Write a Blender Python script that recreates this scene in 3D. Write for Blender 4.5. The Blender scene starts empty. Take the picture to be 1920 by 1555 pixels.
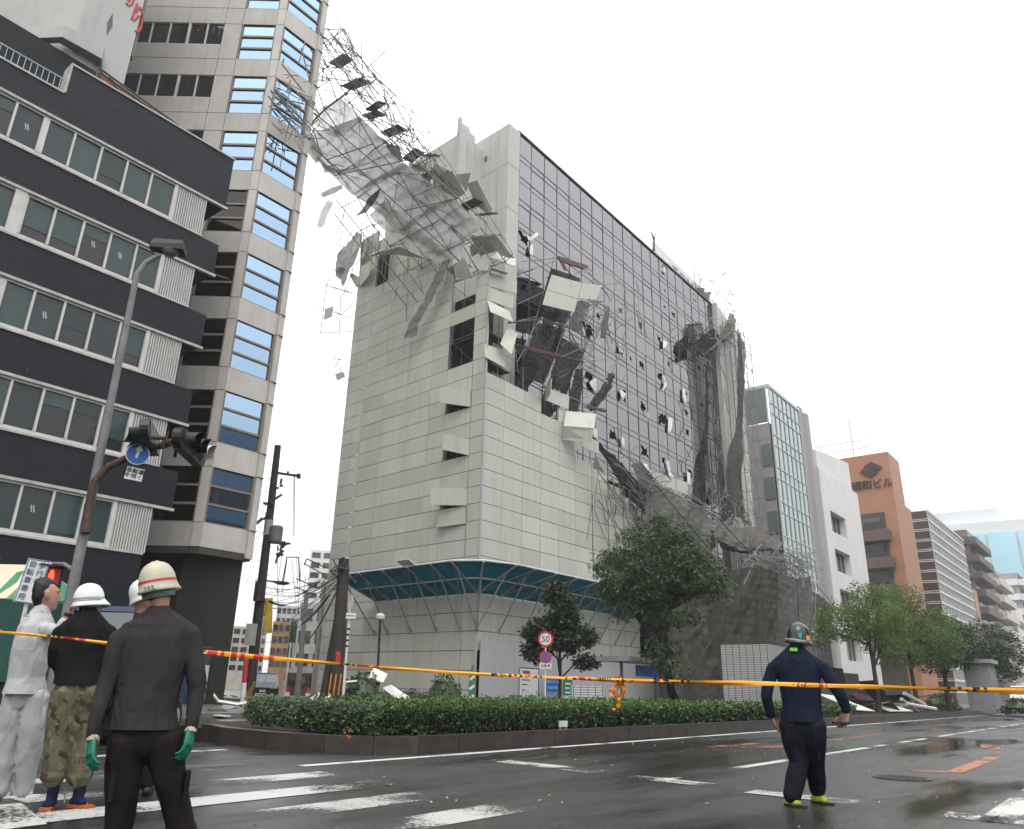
import bpy, bmesh, math, random
from math import sin, cos, pi, radians, hypot, atan, atan2, sqrt, exp
from mathutils import Vector as V, Matrix, noise
random.seed(7)
SC = bpy.context.scene
COL = SC.collection
# ---------------------------------------------------------------- camera
F, PW, PH, HC = 1420.0, 1920, 1555, 1.0
YAW, PITCH, ROLL = radians(38.95), atan(511.5/1420), 0.024
HD = V((cos(YAW), sin(YAW), 0)); R0 = V((sin(YAW), -cos(YAW), 0))
FW = HD*cos(PITCH)+V((0, 0, sin(PITCH))); U0 = R0.cross(FW)
RT = R0*cos(ROLL)+U0*sin(ROLL); UP = U0*cos(ROLL)-R0*sin(ROLL)
EYE = V((0, 0, HC))
cam = bpy.data.cameras.new('camera'); cam.lens = 36*F/PW; cam.sensor_width = 36; cam.clip_start = .05; cam.clip_end = 3000
co = bpy.data.objects.new('camera', cam); COL.objects.link(co)
co.matrix_world = Matrix(((RT.x, UP.x, -FW.x, 0), (RT.y, UP.y, -FW.y, 0), (RT.z, UP.z, -FW.z, HC), (0, 0, 0, 1)))
SC.camera = co
# ---------------------------------------------------------------- world: overcast sky
w = bpy.data.worlds.new('World'); SC.world = w; w.use_nodes = True
nt = w.node_tree; bg = nt.nodes['Background']
sky = nt.nodes.new('ShaderNodeTexSky'); sky.sky_type = 'NISHITA'; sky.sun_disc = False
SUN_EL, SUN_AZ = radians(58), radians(228)          # direction towards the sun, azimuth from +X
sky.sun_elevation = SUN_EL; sky.sun_rotation = pi/2-SUN_AZ; sky.air_density = 2; sky.dust_density = 6
mx = nt.nodes.new('ShaderNodeMix'); mx.data_type = 'RGBA'; mx.inputs[0].default_value = .86
nt.links.new(sky.outputs[0], mx.inputs[6]); mx.inputs[7].default_value = (9.8, 9.95, 10.1, 1)   # cloud cover
tcw = nt.nodes.new('ShaderNodeTexCoord'); spw = nt.nodes.new('ShaderNodeSeparateXYZ'); nt.links.new(tcw.outputs['Generated'], spw.inputs[0])
mrw = nt.nodes.new('ShaderNodeMapRange'); mrw.inputs[1].default_value = 0; mrw.inputs[2].default_value = 1; mrw.inputs[3].default_value = .74; mrw.inputs[4].default_value = 1.62   # an overcast sky is brighter overhead
nt.links.new(spw.outputs['Z'], mrw.inputs[0]); vmw = nt.nodes.new('ShaderNodeVectorMath'); vmw.operation = 'SCALE'; nt.links.new(mx.outputs[2], vmw.inputs[0]); nt.links.new(mrw.outputs[0], vmw.inputs['Scale'])
nt.links.new(vmw.outputs[0], bg.inputs[0]); bg.inputs[1].default_value = .12
sl = bpy.data.lights.new('sun', 'SUN'); sl.energy = .9; sl.angle = radians(35); sl.color = (1, .97, .93)
so = bpy.data.objects.new('sun', sl); COL.objects.link(so)
sd = V((cos(SUN_EL)*cos(SUN_AZ), cos(SUN_EL)*sin(SUN_AZ), sin(SUN_EL)))
so.rotation_euler = (-sd).to_track_quat('-Z', 'Y').to_euler(); so.location = (0, 0, 60)
SC.view_settings.view_transform = 'Standard'; SC.view_settings.look = 'None'; SC.view_settings.gamma = 1
SC.view_settings.exposure = .5
SC.render.engine = 'CYCLES'; SC.cycles.use_denoising = True; SC.cycles.max_bounces = 6; SC.cycles.transparent_max_bounces = 12
SC.cycles.diffuse_bounces = 3; SC.cycles.glossy_bounces = 3; SC.cycles.caustics_reflective = False; SC.cycles.caustics_refractive = False
# ---------------------------------------------------------------- surveying helpers: where a sight line meets a real plane
def ray(x, y): return FW*F+RT*(x-PW/2)-UP*(y-PH/2)
def on_plane(x, y, n, c):
    d = ray(x, y); return EYE+d*((c-n.dot(EYE))/n.dot(d))
def on_ground(x, y, z=0): return on_plane(x, y, V((0, 0, 1)), z)
def on_y(x, y, Y): return on_plane(x, y, V((0, 1, 0)), Y)
def on_x(x, y, X): return on_plane(x, y, V((1, 0, 0)), X)
def at_dist(x, y, R):
    d = ray(x, y); return EYE+d*(R/hypot(d.x, d.y))
# ---------------------------------------------------------------- mesh helpers
class MB:
    def __init__(s): s.v = []; s.f = []; s.m = []
    def add(s, vs, fs, mi=0):
        b = len(s.v); s.v += [tuple(p) for p in vs]; s.f += [tuple(i+b for i in q) for q in fs]; s.m += [mi]*len(fs); return s
    def poly(s, vs, mi=0): return s.add(vs, [tuple(range(len(vs)))], mi)
    def obox(s, c, a, b, d, mi=0):           # centre and three half-axis vectors
        c, a, b, d = V(c), V(a), V(b), V(d)
        vs = [c+a*i+b*j+d*k for k in (-1, 1) for j in (-1, 1) for i in (-1, 1)]
        fs = [(0, 2, 3, 1), (4, 5, 7, 6), (0, 1, 5, 4), (2, 6, 7, 3), (0, 4, 6, 2), (1, 3, 7, 5)]
        if a.cross(b).dot(d) < 0: fs = [q[::-1] for q in fs]
        return s.add(vs, fs, mi)
    def box(s, x0, x1, y0, y1, z0, z1, mi=0):
        return s.obox(((x0+x1)/2, (y0+y1)/2, (z0+z1)/2), ((x1-x0)/2, 0, 0), (0, (y1-y0)/2, 0), (0, 0, (z1-z0)/2), mi)
    def tube(s, p, q, r, r2=None, n=6, mi=0, cap=True):
        p, q = V(p), V(q); r2 = r if r2 is None else r2; d = (q-p)
        if d.length < 1e-6: return s
        d.normalize(); a = d.orthogonal().normalized(); b = d.cross(a)
        vs = [p+(a*cos(2*pi*i/n)+b*sin(2*pi*i/n))*r for i in range(n)]+[q+(a*cos(2*pi*i/n)+b*sin(2*pi*i/n))*r2 for i in range(n)]
        fs = [(i, (i+1) % n, n+(i+1) % n, n+i) for i in range(n)]
        if cap: fs += [tuple(range(n))[::-1], tuple(range(n, 2*n))]
        return s.add(vs, fs, mi)
    def path(s, pts, r, n=6, mi=0, r2=None):
        k = len(pts)-1; r2 = r if r2 is None else r2
        for i in range(k): s.tube(pts[i], pts[i+1], r+(r2-r)*i/k, r+(r2-r)*(i+1)/k, n, mi)
        return s
    def prism(s, pts, ext, mi=0):             # planar polygon extruded by a vector
        pts = [V(p) for p in pts]; e = V(ext); n = len(pts)
        nn = sum(((pts[i]-pts[0]).cross(pts[(i+1) % n]-pts[0]) for i in range(1, n-1)), V())
        if nn.dot(e) < 0: pts = pts[::-1]
        vs = pts+[p+e for p in pts]
        fs = [tuple(range(n))[::-1], tuple(range(n, 2*n))]+[(i, (i+1) % n, n+(i+1) % n, n+i) for i in range(n)]
        return s.add(vs, fs, mi)
    def rings(s, R, mi=0, cap=True):
        n = len(R[0]); vs = [p for r in R for p in r]; k = len(R)
        fs = [(j*n+i, j*n+(i+1) % n, (j+1)*n+(i+1) % n, (j+1)*n+i) for j in range(k-1) for i in range(n)]
        if cap: fs += [tuple(range(n))[::-1], tuple((k-1)*n+i for i in range(n))]
        return s.add(vs, fs, mi)
    def lathe(s, c, prof, n=24, mi=0, ax=None, sx=1, sy=1):
        c = V(c); ax = V((0, 0, 1)) if ax is None else V(ax).normalized(); a = ax.orthogonal().normalized(); b = ax.cross(a)
        if ax.z > .99: a, b = V((1, 0, 0)), V((0, 1, 0))
        return s.rings([[c+ax*z+a*(r*sx*cos(2*pi*i/n))+b*(r*sy*sin(2*pi*i/n)) for i in range(n)] for r, z in prof], mi)
    def grid(s, P, mi=0):
        k, n = len(P), len(P[0])
        return s.add([p for r in P for p in r], [(j*n+i, j*n+i+1, (j+1)*n+i+1, (j+1)*n+i) for j in range(k-1) for i in range(n-1)], mi)
    def mesh(s, name, mats, off=(0, 0, 0), smooth=False):
        me = bpy.data.meshes.new(name); o = V(off)
        me.from_pydata([tuple(V(p)-o) for p in s.v], [], s.f)
        for m in (mats if isinstance(mats, (list, tuple)) else [mats]): me.materials.append(m)
        if max(s.m, default=0): me.polygons.foreach_set('material_index', s.m)
        if smooth: me.polygons.foreach_set('use_smooth', [True]*len(s.f))
        me.update(); return me
    def build(s, name, mats, root=None, parent=None, loc=None, smooth=False):
        off = V(root['_loc']) if root is not None else V(loc or (0, 0, 0))
        o = bpy.data.objects.new(name, s.mesh(name, mats, off, smooth)); COL.objects.link(o)
        if root is not None: o.parent = parent or root
        else: o.location = off
        return o
def tag(o, label=None, cat=None, group=None, kind=None):
    if label: o['label'] = label
    if cat: o['category'] = cat
    if group: o['group'] = group
    if kind: o['kind'] = kind
    return o
ROOTS = []
def thing(name, label, cat, loc=(0, 0, 0), group=None, rot=0, local=False):
    o = bpy.data.objects.new(name, None); COL.objects.link(o); o.location = loc; o.rotation_euler = (0, 0, rot)
    o.empty_display_size = .3; o['_loc'] = (0, 0, 0) if local else tuple(loc); ROOTS.append(o)
    return tag(o, label, cat, group)
def struct(o): o['kind'] = 'structure'; return o
def text(name, s, size, pos, xdir, updir, mat, root, parent=None, ext=.004, align='CENTER', sx=1):
    c = bpy.data.curves.new(name, 'FONT'); c.body = s; c.size = size; c.align_x = align; c.align_y = 'CENTER'; c.extrude = ext
    c.resolution_u = 3; tmp = bpy.data.objects.new(name, c); COL.objects.link(tmp)
    bpy.context.view_layer.update(); me = bpy.data.meshes.new_from_object(tmp.evaluated_get(bpy.context.evaluated_depsgraph_get()))
    bpy.data.objects.remove(tmp); bpy.data.curves.remove(c); me.name = name; me.materials.clear(); me.materials.append(mat)
    o = bpy.data.objects.new(name, me); COL.objects.link(o)
    x = V(xdir).normalized(); z = x.cross(V(updir)).normalized(); y = z.cross(x); p = V(pos)-V(root['_loc'])
    o.parent = parent or root
    o.matrix_local = Matrix(((x.x*sx, y.x, z.x, p.x), (x.y*sx, y.y, z.y, p.y), (x.z*sx, y.z, z.z, p.z), (0, 0, 0, 1)))
    return o
def fbm(p, o=3): return noise.fractal(V(p), 1.0, 2.0, o)
# ---------------------------------------------------------------- materials
MATS = {}
def base(name):
    m = bpy.data.materials.new(name); m.use_nodes = True; t = m.node_tree
    return m, t, t.nodes['Principled BSDF'], t.nodes.new, t.links.new
def mixc(t, fac, a, b):
    n = t.nodes.new('ShaderNodeMix'); n.data_type = 'RGBA'
    for i, v in ((0, fac), (6, a), (7, b)):
        if hasattr(v, 'is_linked'): t.links.new(v, n.inputs[i])
        else: n.inputs[i].default_value = v if i == 0 else (*v[:3], 1)
    return n.outputs[2]
def ntex(t, scale, detail=4, vec=None, rough=.55):
    n = t.nodes.new('ShaderNodeTexNoise'); n.inputs['Scale'].default_value = scale; n.inputs['Detail'].default_value = detail; n.inputs['Roughness'].default_value = rough
    if vec is not None: t.links.new(vec, n.inputs['Vector'])
    return n.outputs['Fac']
def ramp(t, fac, a, b, lo=0, hi=1):
    n = t.nodes.new('ShaderNodeMapRange'); n.clamp = True; t.links.new(fac, n.inputs[0])
    for i, v in ((1, a), (2, b), (3, lo), (4, hi)): n.inputs[i].default_value = v
    return n.outputs[0]
def coords(t, kind='Object', sc=(1, 1, 1)):
    c = t.nodes.new('ShaderNodeTexCoord'); m = t.nodes.new('ShaderNodeMapping'); m.inputs['Scale'].default_value = sc
    t.links.new(c.outputs[kind], m.inputs[0]); return m.outputs[0]
def bump(t, bs, h, st=.2, d=.02):
    b = t.nodes.new('ShaderNodeBump'); b.inputs['Strength'].default_value = st; b.inputs['Distance'].default_value = d
    t.links.new(h, b.inputs['Height']); t.links.new(b.outputs[0], bs.inputs['Normal'])
def mul(c, k): return tuple(min(1, x*k) for x in c)
def M(name, col, rough=.6, var=.18, scale=1.5, bmp=0, metal=0, streak=0, isl=0, spec=.32, bscale=30, world=False):
    if name in MATS: return MATS[name]
    m, t, bs, new, lk = base(name); MATS[name] = m
    vec = coords(t); f = ntex(t, scale, 5, vec)
    c = mixc(t, ramp(t, f, .3, .7), mul(col, 1-var), mul(col, 1+var))
    if streak:       # rain streaks running down
        f2 = ntex(t, 1, 4, coords(t, 'Object', (3.5, 3.5, .18)))
        c = mixc(t, ramp(t, f2, .5, .75, 0, streak), c, mul(col, .45))
    if isl:
        g = new('ShaderNodeNewGeometry'); c = mixc(t, ramp(t, g.outputs['Random Per Island'], 0, 1, 0, isl), c, mul(col, .6))
    lk(c, bs.inputs['Base Color']); bs.inputs['Roughness'].default_value = rough; bs.inputs['Metallic'].default_value = metal
    bs.inputs['Specular IOR Level'].default_value = spec
    if bmp: bump(t, bs, ntex(t, bscale, 4, vec), bmp)
    return m
def brickmat(name, u, col, col2, mortar, bw, bh, ms=.01, rough=.5, off=.5, spots=0, streak=0):
    m, t, bs, new, lk = base(name); MATS[name] = m
    c = new('ShaderNodeTexCoord'); d = new('ShaderNodeVectorMath'); d.operation = 'DOT_PRODUCT'; d.inputs[1].default_value = u
    lk(c.outputs['Object'], d.inputs[0]); s = new('ShaderNodeSeparateXYZ'); lk(c.outputs['Object'], s.inputs[0])
    k = new('ShaderNodeCombineXYZ'); lk(d.outputs['Value'], k.inputs[0]); lk(s.outputs['Z'], k.inputs[1])
    b = new('ShaderNodeTexBrick'); lk(k.outputs[0], b.inputs['Vector']); b.offset = off
    for i, v in (('Scale', 1), ('Mortar Size', ms), ('Brick Width', bw), ('Row Height', bh), ('Mortar Smooth', .1), ('Bias', 0)): b.inputs[i].default_value = v
    for i, v in (('Color1', col), ('Color2', col2), ('Mortar', mortar)): b.inputs[i].default_value = (*v, 1)
    o = b.outputs[0]
    f = ntex(t, .8, 5, c.outputs['Object']); o = mixc(t, ramp(t, f, .35, .7, 0, .35), o, mul(col, .55))
    if spots:
        f3 = ntex(t, 9, 2, c.outputs['Object']); o = mixc(t, ramp(t, f3, .735, .76, 0, spots), o, (.35, .36, .37))
    if streak:
        f2 = ntex(t, 1, 4, coords(t, 'Object', (2.5, 2.5, .15))); o = mixc(t, ramp(t, f2, .5, .75, 0, streak), o, mul(col, .4))
    lk(o, bs.inputs['Base Color']); bs.inputs['Roughness'].default_value = rough; bs.inputs['Specular IOR Level'].default_value = .18
    bump(t, bs, b.outputs['Fac'], -.15, .01)
    return m
def glass(name, tint, dark=(.01, .012, .013), fac=.5, rough=.03, wob=.012, isl=0):
    m, t, bs, new, lk = base(name); MATS[name] = m
    bs.inputs['Base Color'].default_value = (*dark, 1); bs.inputs['Roughness'].default_value = rough
    g = new('ShaderNodeBsdfGlossy'); g.inputs['Color'].default_value = (*tint, 1); g.inputs['Roughness'].default_value = rough
    if isl: gi = new('ShaderNodeNewGeometry'); lk(mixc(t, gi.outputs['Random Per Island'], mul(tint, 1-isl), mul(tint, 1+isl*.6)), g.inputs['Color'])
    mxs = new('ShaderNodeMixShader'); mxs.inputs[0].default_value = fac
    lk(bs.outputs[0], mxs.inputs[1]); lk(g.outputs[0], mxs.inputs[2]); lk(mxs.outputs[0], t.nodes['Material Output'].inputs[0])
    b = new('ShaderNodeBump'); b.inputs['Strength'].default_value = .12; b.inputs['Distance'].default_value = wob
    lk(ntex(t, .35, 2, coords(t)), b.inputs['Height']); lk(b.outputs[0], g.inputs['Normal'])
    return m
def net(name, col, alpha=.88, scale=1.2, tl=.35):
    m, t, bs, new, lk = base(name); MATS[name] = m
    f = ntex(t, 1, 6, coords(t, 'Object', (scale*1.6, scale*1.6, scale*.45)), .65); f2 = ntex(t, 14, 3, coords(t))
    c = mixc(t, ramp(t, f, .3, .72), mul(col, .78), mul(col, 1.18)); c = mixc(t, ramp(t, f2, .55, .75, 0, .25), c, mul(col, .5))
    wv = new('ShaderNodeTexWave'); wv.wave_type = 'BANDS'; wv.bands_direction = 'Z'; wv.inputs['Scale'].default_value = .55; wv.inputs['Distortion'].default_value = 5; wv.inputs['Detail'].default_value = 3; wv.inputs['Detail Scale'].default_value = 1.5
    lk(coords(t), wv.inputs[0]); c = mixc(t, ramp(t, wv.outputs['Fac'], .55, .95, 0, .45), c, mul(col, .45))  # shading of slack folds painted in as darker horizontal bands
    lk(c, bs.inputs['Base Color']); bs.inputs['Roughness'].default_value = .9; bs.inputs['Specular IOR Level'].default_value = .15
    tr = new('ShaderNodeBsdfTransparent'); ms = new('ShaderNodeMixShader'); tb = new('ShaderNodeBsdfTranslucent'); mt = new('ShaderNodeMixShader')
    lk(c, tb.inputs[0]); mt.inputs[0].default_value = tl; lk(bs.outputs[0], mt.inputs[1]); lk(tb.outputs[0], mt.inputs[2])
    lk(ramp(t, f2, .3, .7, alpha-.08, min(1, alpha+.06)), ms.inputs[0]); lk(tr.outputs[0], ms.inputs[1]); lk(mt.outputs[0], ms.inputs[2])
    lk(ms.outputs[0], t.nodes['Material Output'].inputs[0])
    bump(t, bs, ntex(t, 1, 4, coords(t, 'Object', (9, 9, 2))), .35, .03)
    return m
def leafmat(name, dark, light, tr=.25):
    m, t, bs, new, lk = base(name); MATS[name] = m
    g = new('ShaderNodeNewGeometry'); r = g.outputs['Random Per Island']
    f = ntex(t, .9, 3, coords(t))
    c = mixc(t, r, dark, light); c = mixc(t, ramp(t, f, .35, .7, 0, .55), c, mul(dark, .7))
    lk(c, bs.inputs['Base Color']); bs.inputs['Roughness'].default_value = .42
    tl = new('ShaderNodeBsdfTranslucent'); lk(c, tl.inputs[0]); ms = new('ShaderNodeMixShader'); ms.inputs[0].default_value = tr
    lk(bs.outputs[0], ms.inputs[1]); lk(tl.outputs[0], ms.inputs[2]); lk(ms.outputs[0], t.nodes['Material Output'].inputs[0])
    return m
def paint(name, col, wear=.5, scale=7):
    m, t, bs, new, lk = base(name); MATS[name] = m
    vec = coords(t); a = ntex(t, scale*4, 6, vec, .75); b = ntex(t, .7, 3, vec)
    mth = new('ShaderNodeMath'); mth.operation = 'ADD'; lk(ramp(t, a, 0, 1, -.55, .55), mth.inputs[0]); lk(ramp(t, b, .3, .7, -.35, .35), mth.inputs[1])
    al = ramp(t, mth.outputs[0], (wear-.5)*.7-.06, (wear-.5)*.7+.06)
    bs.inputs['Base Color'].default_value = (*col, 1); bs.inputs['Roughness'].default_value = .38
    tr = new('ShaderNodeBsdfTransparent'); ms = new('ShaderNodeMixShader'); lk(al, ms.inputs[0]); lk(tr.outputs[0], ms.inputs[1]); lk(bs.outputs[0], ms.inputs[2])
    lk(ms.outputs[0], t.nodes['Material Output'].inputs[0])
    return m
def emit(name, col, st):
    m, t, bs, new, lk = base(name); MATS[name] = m
    bs.inputs['Base Color'].default_value = (*col, 1); bs.inputs['Emission Color'].default_value = (*col, 1); bs.inputs['Emission Strength'].default_value = st
    return m
# ================================================================ GROUND
def asphalt():
    m, t, bs, new, lk = base('wet_asphalt')
    vec = coords(t); pud = ntex(t, 1, 5, coords(t, 'Object', (.10, .42, .3)), .6); fine = ntex(t, 60, 3, vec); mid = ntex(t, 2.2, 6, vec, .7)
    wet = ramp(t, pud, .42, .60)
    c = mixc(t, ramp(t, mid, .3, .7), (.026, .026, .0255), (.05, .0495, .048))
    c = mixc(t, ramp(t, fine, .52, .72, 0, .75), c, (.10, .099, .096))
    c = mixc(t, wet, c, (.016, .016, .016)); lk(c, bs.inputs['Base Color'])
    vo = new('ShaderNodeTexVoronoi'); vo.feature = 'DISTANCE_TO_EDGE'; vo.inputs['Scale'].default_value = .32; lk(mixc(t, .12, coords(t), new('ShaderNodeTexNoise').outputs['Color']), vo.inputs['Vector'])
    c = mixc(t, ramp(t, vo.outputs['Distance'], .0, .006, .7, 0), c, (.008, .008, .008)); lk(c, bs.inputs['Base Color'])
    lk(ramp(t, wet, 0, 1, .42, .12), bs.inputs['Roughness'])
    lk(ramp(t, wet, 0, 1, .22, .5), bs.inputs['Specular IOR Level'])
    b = new('ShaderNodeBump'); b.inputs['Distance'].default_value = .006
    lk(ramp(t, wet, 0, .9, .9, .06), b.inputs['Strength']); lk(fine, b.inputs['Height']); lk(b.outputs[0], bs.inputs['Normal'])
    MATS['wet_asphalt'] = m; return m
asphalt()
P = [[(-80+i*20, -60+j*20, 0) for i in range(28)] for j in range(20)]
struct(MB().box(-600, 1200, -600, 900, -1.2, -.004).build('ground', M('far_ground', (.06, .06, .06), .6)))
struct(MB().grid(P).build('road', MATS['wet_asphalt']))
pave = brickmat('paving', (1, 0, 0), (.13, .125, .12), (.1, .098, .095), (.05, .05, .05), .3, .3, .006, .4, 0)
def slab(name, pts, z1, m, z0=-.02): return struct(MB().prism([(x, y, z0) for x, y in pts], (0, 0, z1-z0)).build(name, m))
slab('sidewalk', [(24.2, 17.2), (25, 16.4), (330, 16.4), (330, 70), (24.2, 70)], .13, M('sidewalk_slab', (.13, .125, .12), .35, .25, 3, .1))
slab('sidewalk', [(-60, 20.8), (13.6, 20.8), (15.4, 22.4), (17.2, 27), (17.2, 70), (-60, 70)], .13, M('sidewalk_slab', ()))
# planted island with precast kerb stones
KY = 8.95
kerbm = M('kerb_stone', (.045, .036, .033), .35, .35, 4, .25, isl=.35)
kb = MB(); x = 9.0
kpts = [(8.1, 13.6), (7.75, 12.4), (7.7, 11.0), (7.95, 9.9), (8.35, 9.25), (9.0, KY)]
for i in range(len(kpts)-1):
    a, b = V((*kpts[i], 0)), V((*kpts[i+1], 0)); d = (b-a); n = V((d.y, -d.x, 0)).normalized()
    e = d.normalized()*.006
    kb.prism([a+e, b-e, b-e-n*.2+V((0, 0, 0)), a+e-n*.2], (0, 0, .26))
while x < 74:
    kb.box(x+.006, x+.894, KY, KY+.2, 0, .26); x += .9
struct(kb.build('kerb', kerbm))
slab('planting_bed', [(7.95, 13.4), (7.9, 11.2), (8.3, 9.6), (9, KY+.12), (74, KY+.12), (74, 15.2), (8.2, 15.2)], .2, M('soil', (.028, .02, .014), .8, .5, 6, .5))
# ---------------------------------------------------------------- painted markings
white = paint('road_paint_white', (.50, .50, .47), .5); worn = paint('road_paint_worn', (.42, .42, .40), .68)
orange = paint('road_paint_orange', (.34, .105, .03), .55); maroon = M('maroon_surface', (.085, .028, .026), .3, .3, 3, .2)
def mark(name, quads, m, z=.005):
    b = MB()
    for q in quads: b.poly([(x, y, z) for x, y in q])
    return struct(b.build(name, m))
def strip(pts, w):
    out = []
    for (x0, y0), (x1, y1) in zip(pts, pts[1:]):
        d = V((x1-x0, y1-y0)).normalized()*w/2; n = (-d.y, d.x)
        out.append([(x0-n[0], y0-n[1]), (x1-n[0], y1-n[1]), (x1+n[0], y1+n[1]), (x0+n[0], y0+n[1])])
    return out
mark('edge_line', [[(6.6, 8.55), (74, 8.55), (74, 8.72), (6.6, 8.72)]], paint('edge_paint', (.62, .62, .6), .3))
mark('lane_line', [[(8.9, 4.72), (60, 4.72), (60, 4.88), (8.9, 4.88)]], white)
mark('stop_line', [[(9.0, 7.45), (9.4, 7.5), (9.3, 5.75), (8.85, 5.75)], [(8.75, 5.2), (9.1, 5.2), (9.05, 4.15), (8.7, 4.15)], [(8.5, 3.6), (8.85, 3.6), (8.85, 2.5), (8.5, 2.5)], [(9.3, 8.5), (9.7, 8.5), (9.7, 8.1), (9.3, 8.1)]], white, .009)
cw = []
for i, (y, xe, x0) in enumerate([(7.75, 6.4, 3.0), (6.7, 6.35, 2.6), (4.65, 6.1, 2.4)]):
    cw.append([(x0, y-.24), (xe-.1, y-.24), (xe, y+.24), (x0, y+.24)])
mark('crosswalk_marking', cw[1:2], paint('road_paint_scuffed', (.46, .46, .44), .56)); mark('crosswalk_marking', cw[:1]+cw[2:], paint('road_paint_half', (.46, .46, .44), .64))
mark('crosswalk_marking', [[(2.6, 5.45), (6.2, 5.45), (6.3, 5.95), (2.6, 5.95)], [(2.2, 3.4), (6.0, 3.4), (6.0, 3.9), (2.2, 3.9)], [(2.9, 8.75), (5.6, 8.75), (5.7, 9.2), (2.9, 9.2)]], worn)
mark('crosswalk_marking', [[(2.25, 6.3), (2.7, 6.35), (2.95, 7.5), (2.5, 7.5)]], white, .011)
mark('side_road_marking', [[(5, 14.3), (9.4, 14.3), (9.4, 14.5), (5, 14.5)], [(5, 11.2), (7.2, 11.2), (7.2, 11.4), (5, 11.4)], [(5, 12.0), (7.0, 12.0), (7.0, 12.15), (5, 12.15)]], white)
mark('side_road_marking', [[(8.3, 15.6), (9.6, 16.4), (9.4, 16.8), (8.1, 16.1)]], paint('road_paint_blue', (.05, .2, .33), .5))
mark('arrow_marking', strip([(18.0, 6.7), (14.3, 6.95), (14.1, 6.6), (17.2, 5.9)], .22)+strip([(18.5, 6.6), (20.3, 6.1)], .3)+strip([(20.3, 6.1), (26, 6.3)], .09), orange)
mark('arrow_marking', strip([(16.9, 3.3), (13.3, 3.35), (12.9, 2.95), (13.3, 2.45), (17.3, 2.5)], .22)+strip([(18.7, 2.7), (22.3, 3.3)], .34)+strip([(17.5, 3.25), (30, 2.2)], .07), orange)
mark('bike_lane_surface', [[(8.75, .6), (14, .6), (14, 1.15), (8.75, 1.15)]], maroon)
mark('bike_lane_line', [[(8.3, 1.15), (16, 1.15), (16, 1.42), (8.3, 1.42)], [(8.3, .2), (8.7, .2), (8.7, 1.7), (8.3, 1.7)]], white, .009)
b = MB(); mc = V((11.7, 2.78, 0))
b.lathe(mc, [(.36, .003), (.36, .012), (.30, .012), (.295, .006), (0.01, .006)], 36)
for i in range(-6, 7):
    hw = sqrt(max(0, .29**2-(i*.045)**2)); b.box(mc.x+i*.045-.012, mc.x+i*.045+.012, mc.y-hw, mc.y+hw, .006, .013)
tag(b.build('manhole_cover', M('cast_iron', (.03, .028, .026), .35, .3, 8, .2, .3), loc=(mc.x, mc.y, 0)), 'round cast iron manhole cover set in the wet road', 'manhole cover')
# asphalt repair seams and litter on the road
mark('road_seam', strip([(6.2, 9.3), (2.4, 9.6)], .35), M('brown_seam', (.075, .062, .05), .4, .3, 4, .2), .004)
lt = MB()
for i in range(190):
    x, y = random.uniform(3, 30), random.uniform(1, 8.4); r = random.uniform(.005, .013)*(1+x/20); a = random.random()*6
    lt.obox((x, y, .008), (r*cos(a), r*sin(a), .002), (-r*.5*sin(a), r*.5*cos(a), 0), (0, 0, .003), random.choice((0, 0, 0, 1, 2)))
o = lt.build('road_debris', [M('pale_chip', (.4, .4, .38), .6), M('leaf_bit', (.09, .13, .03), .6), M('brown_bit', (.12, .08, .05), .6)])
tag(o, 'scattered chips and torn leaves on the wet road', 'debris', kind='stuff')
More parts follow.
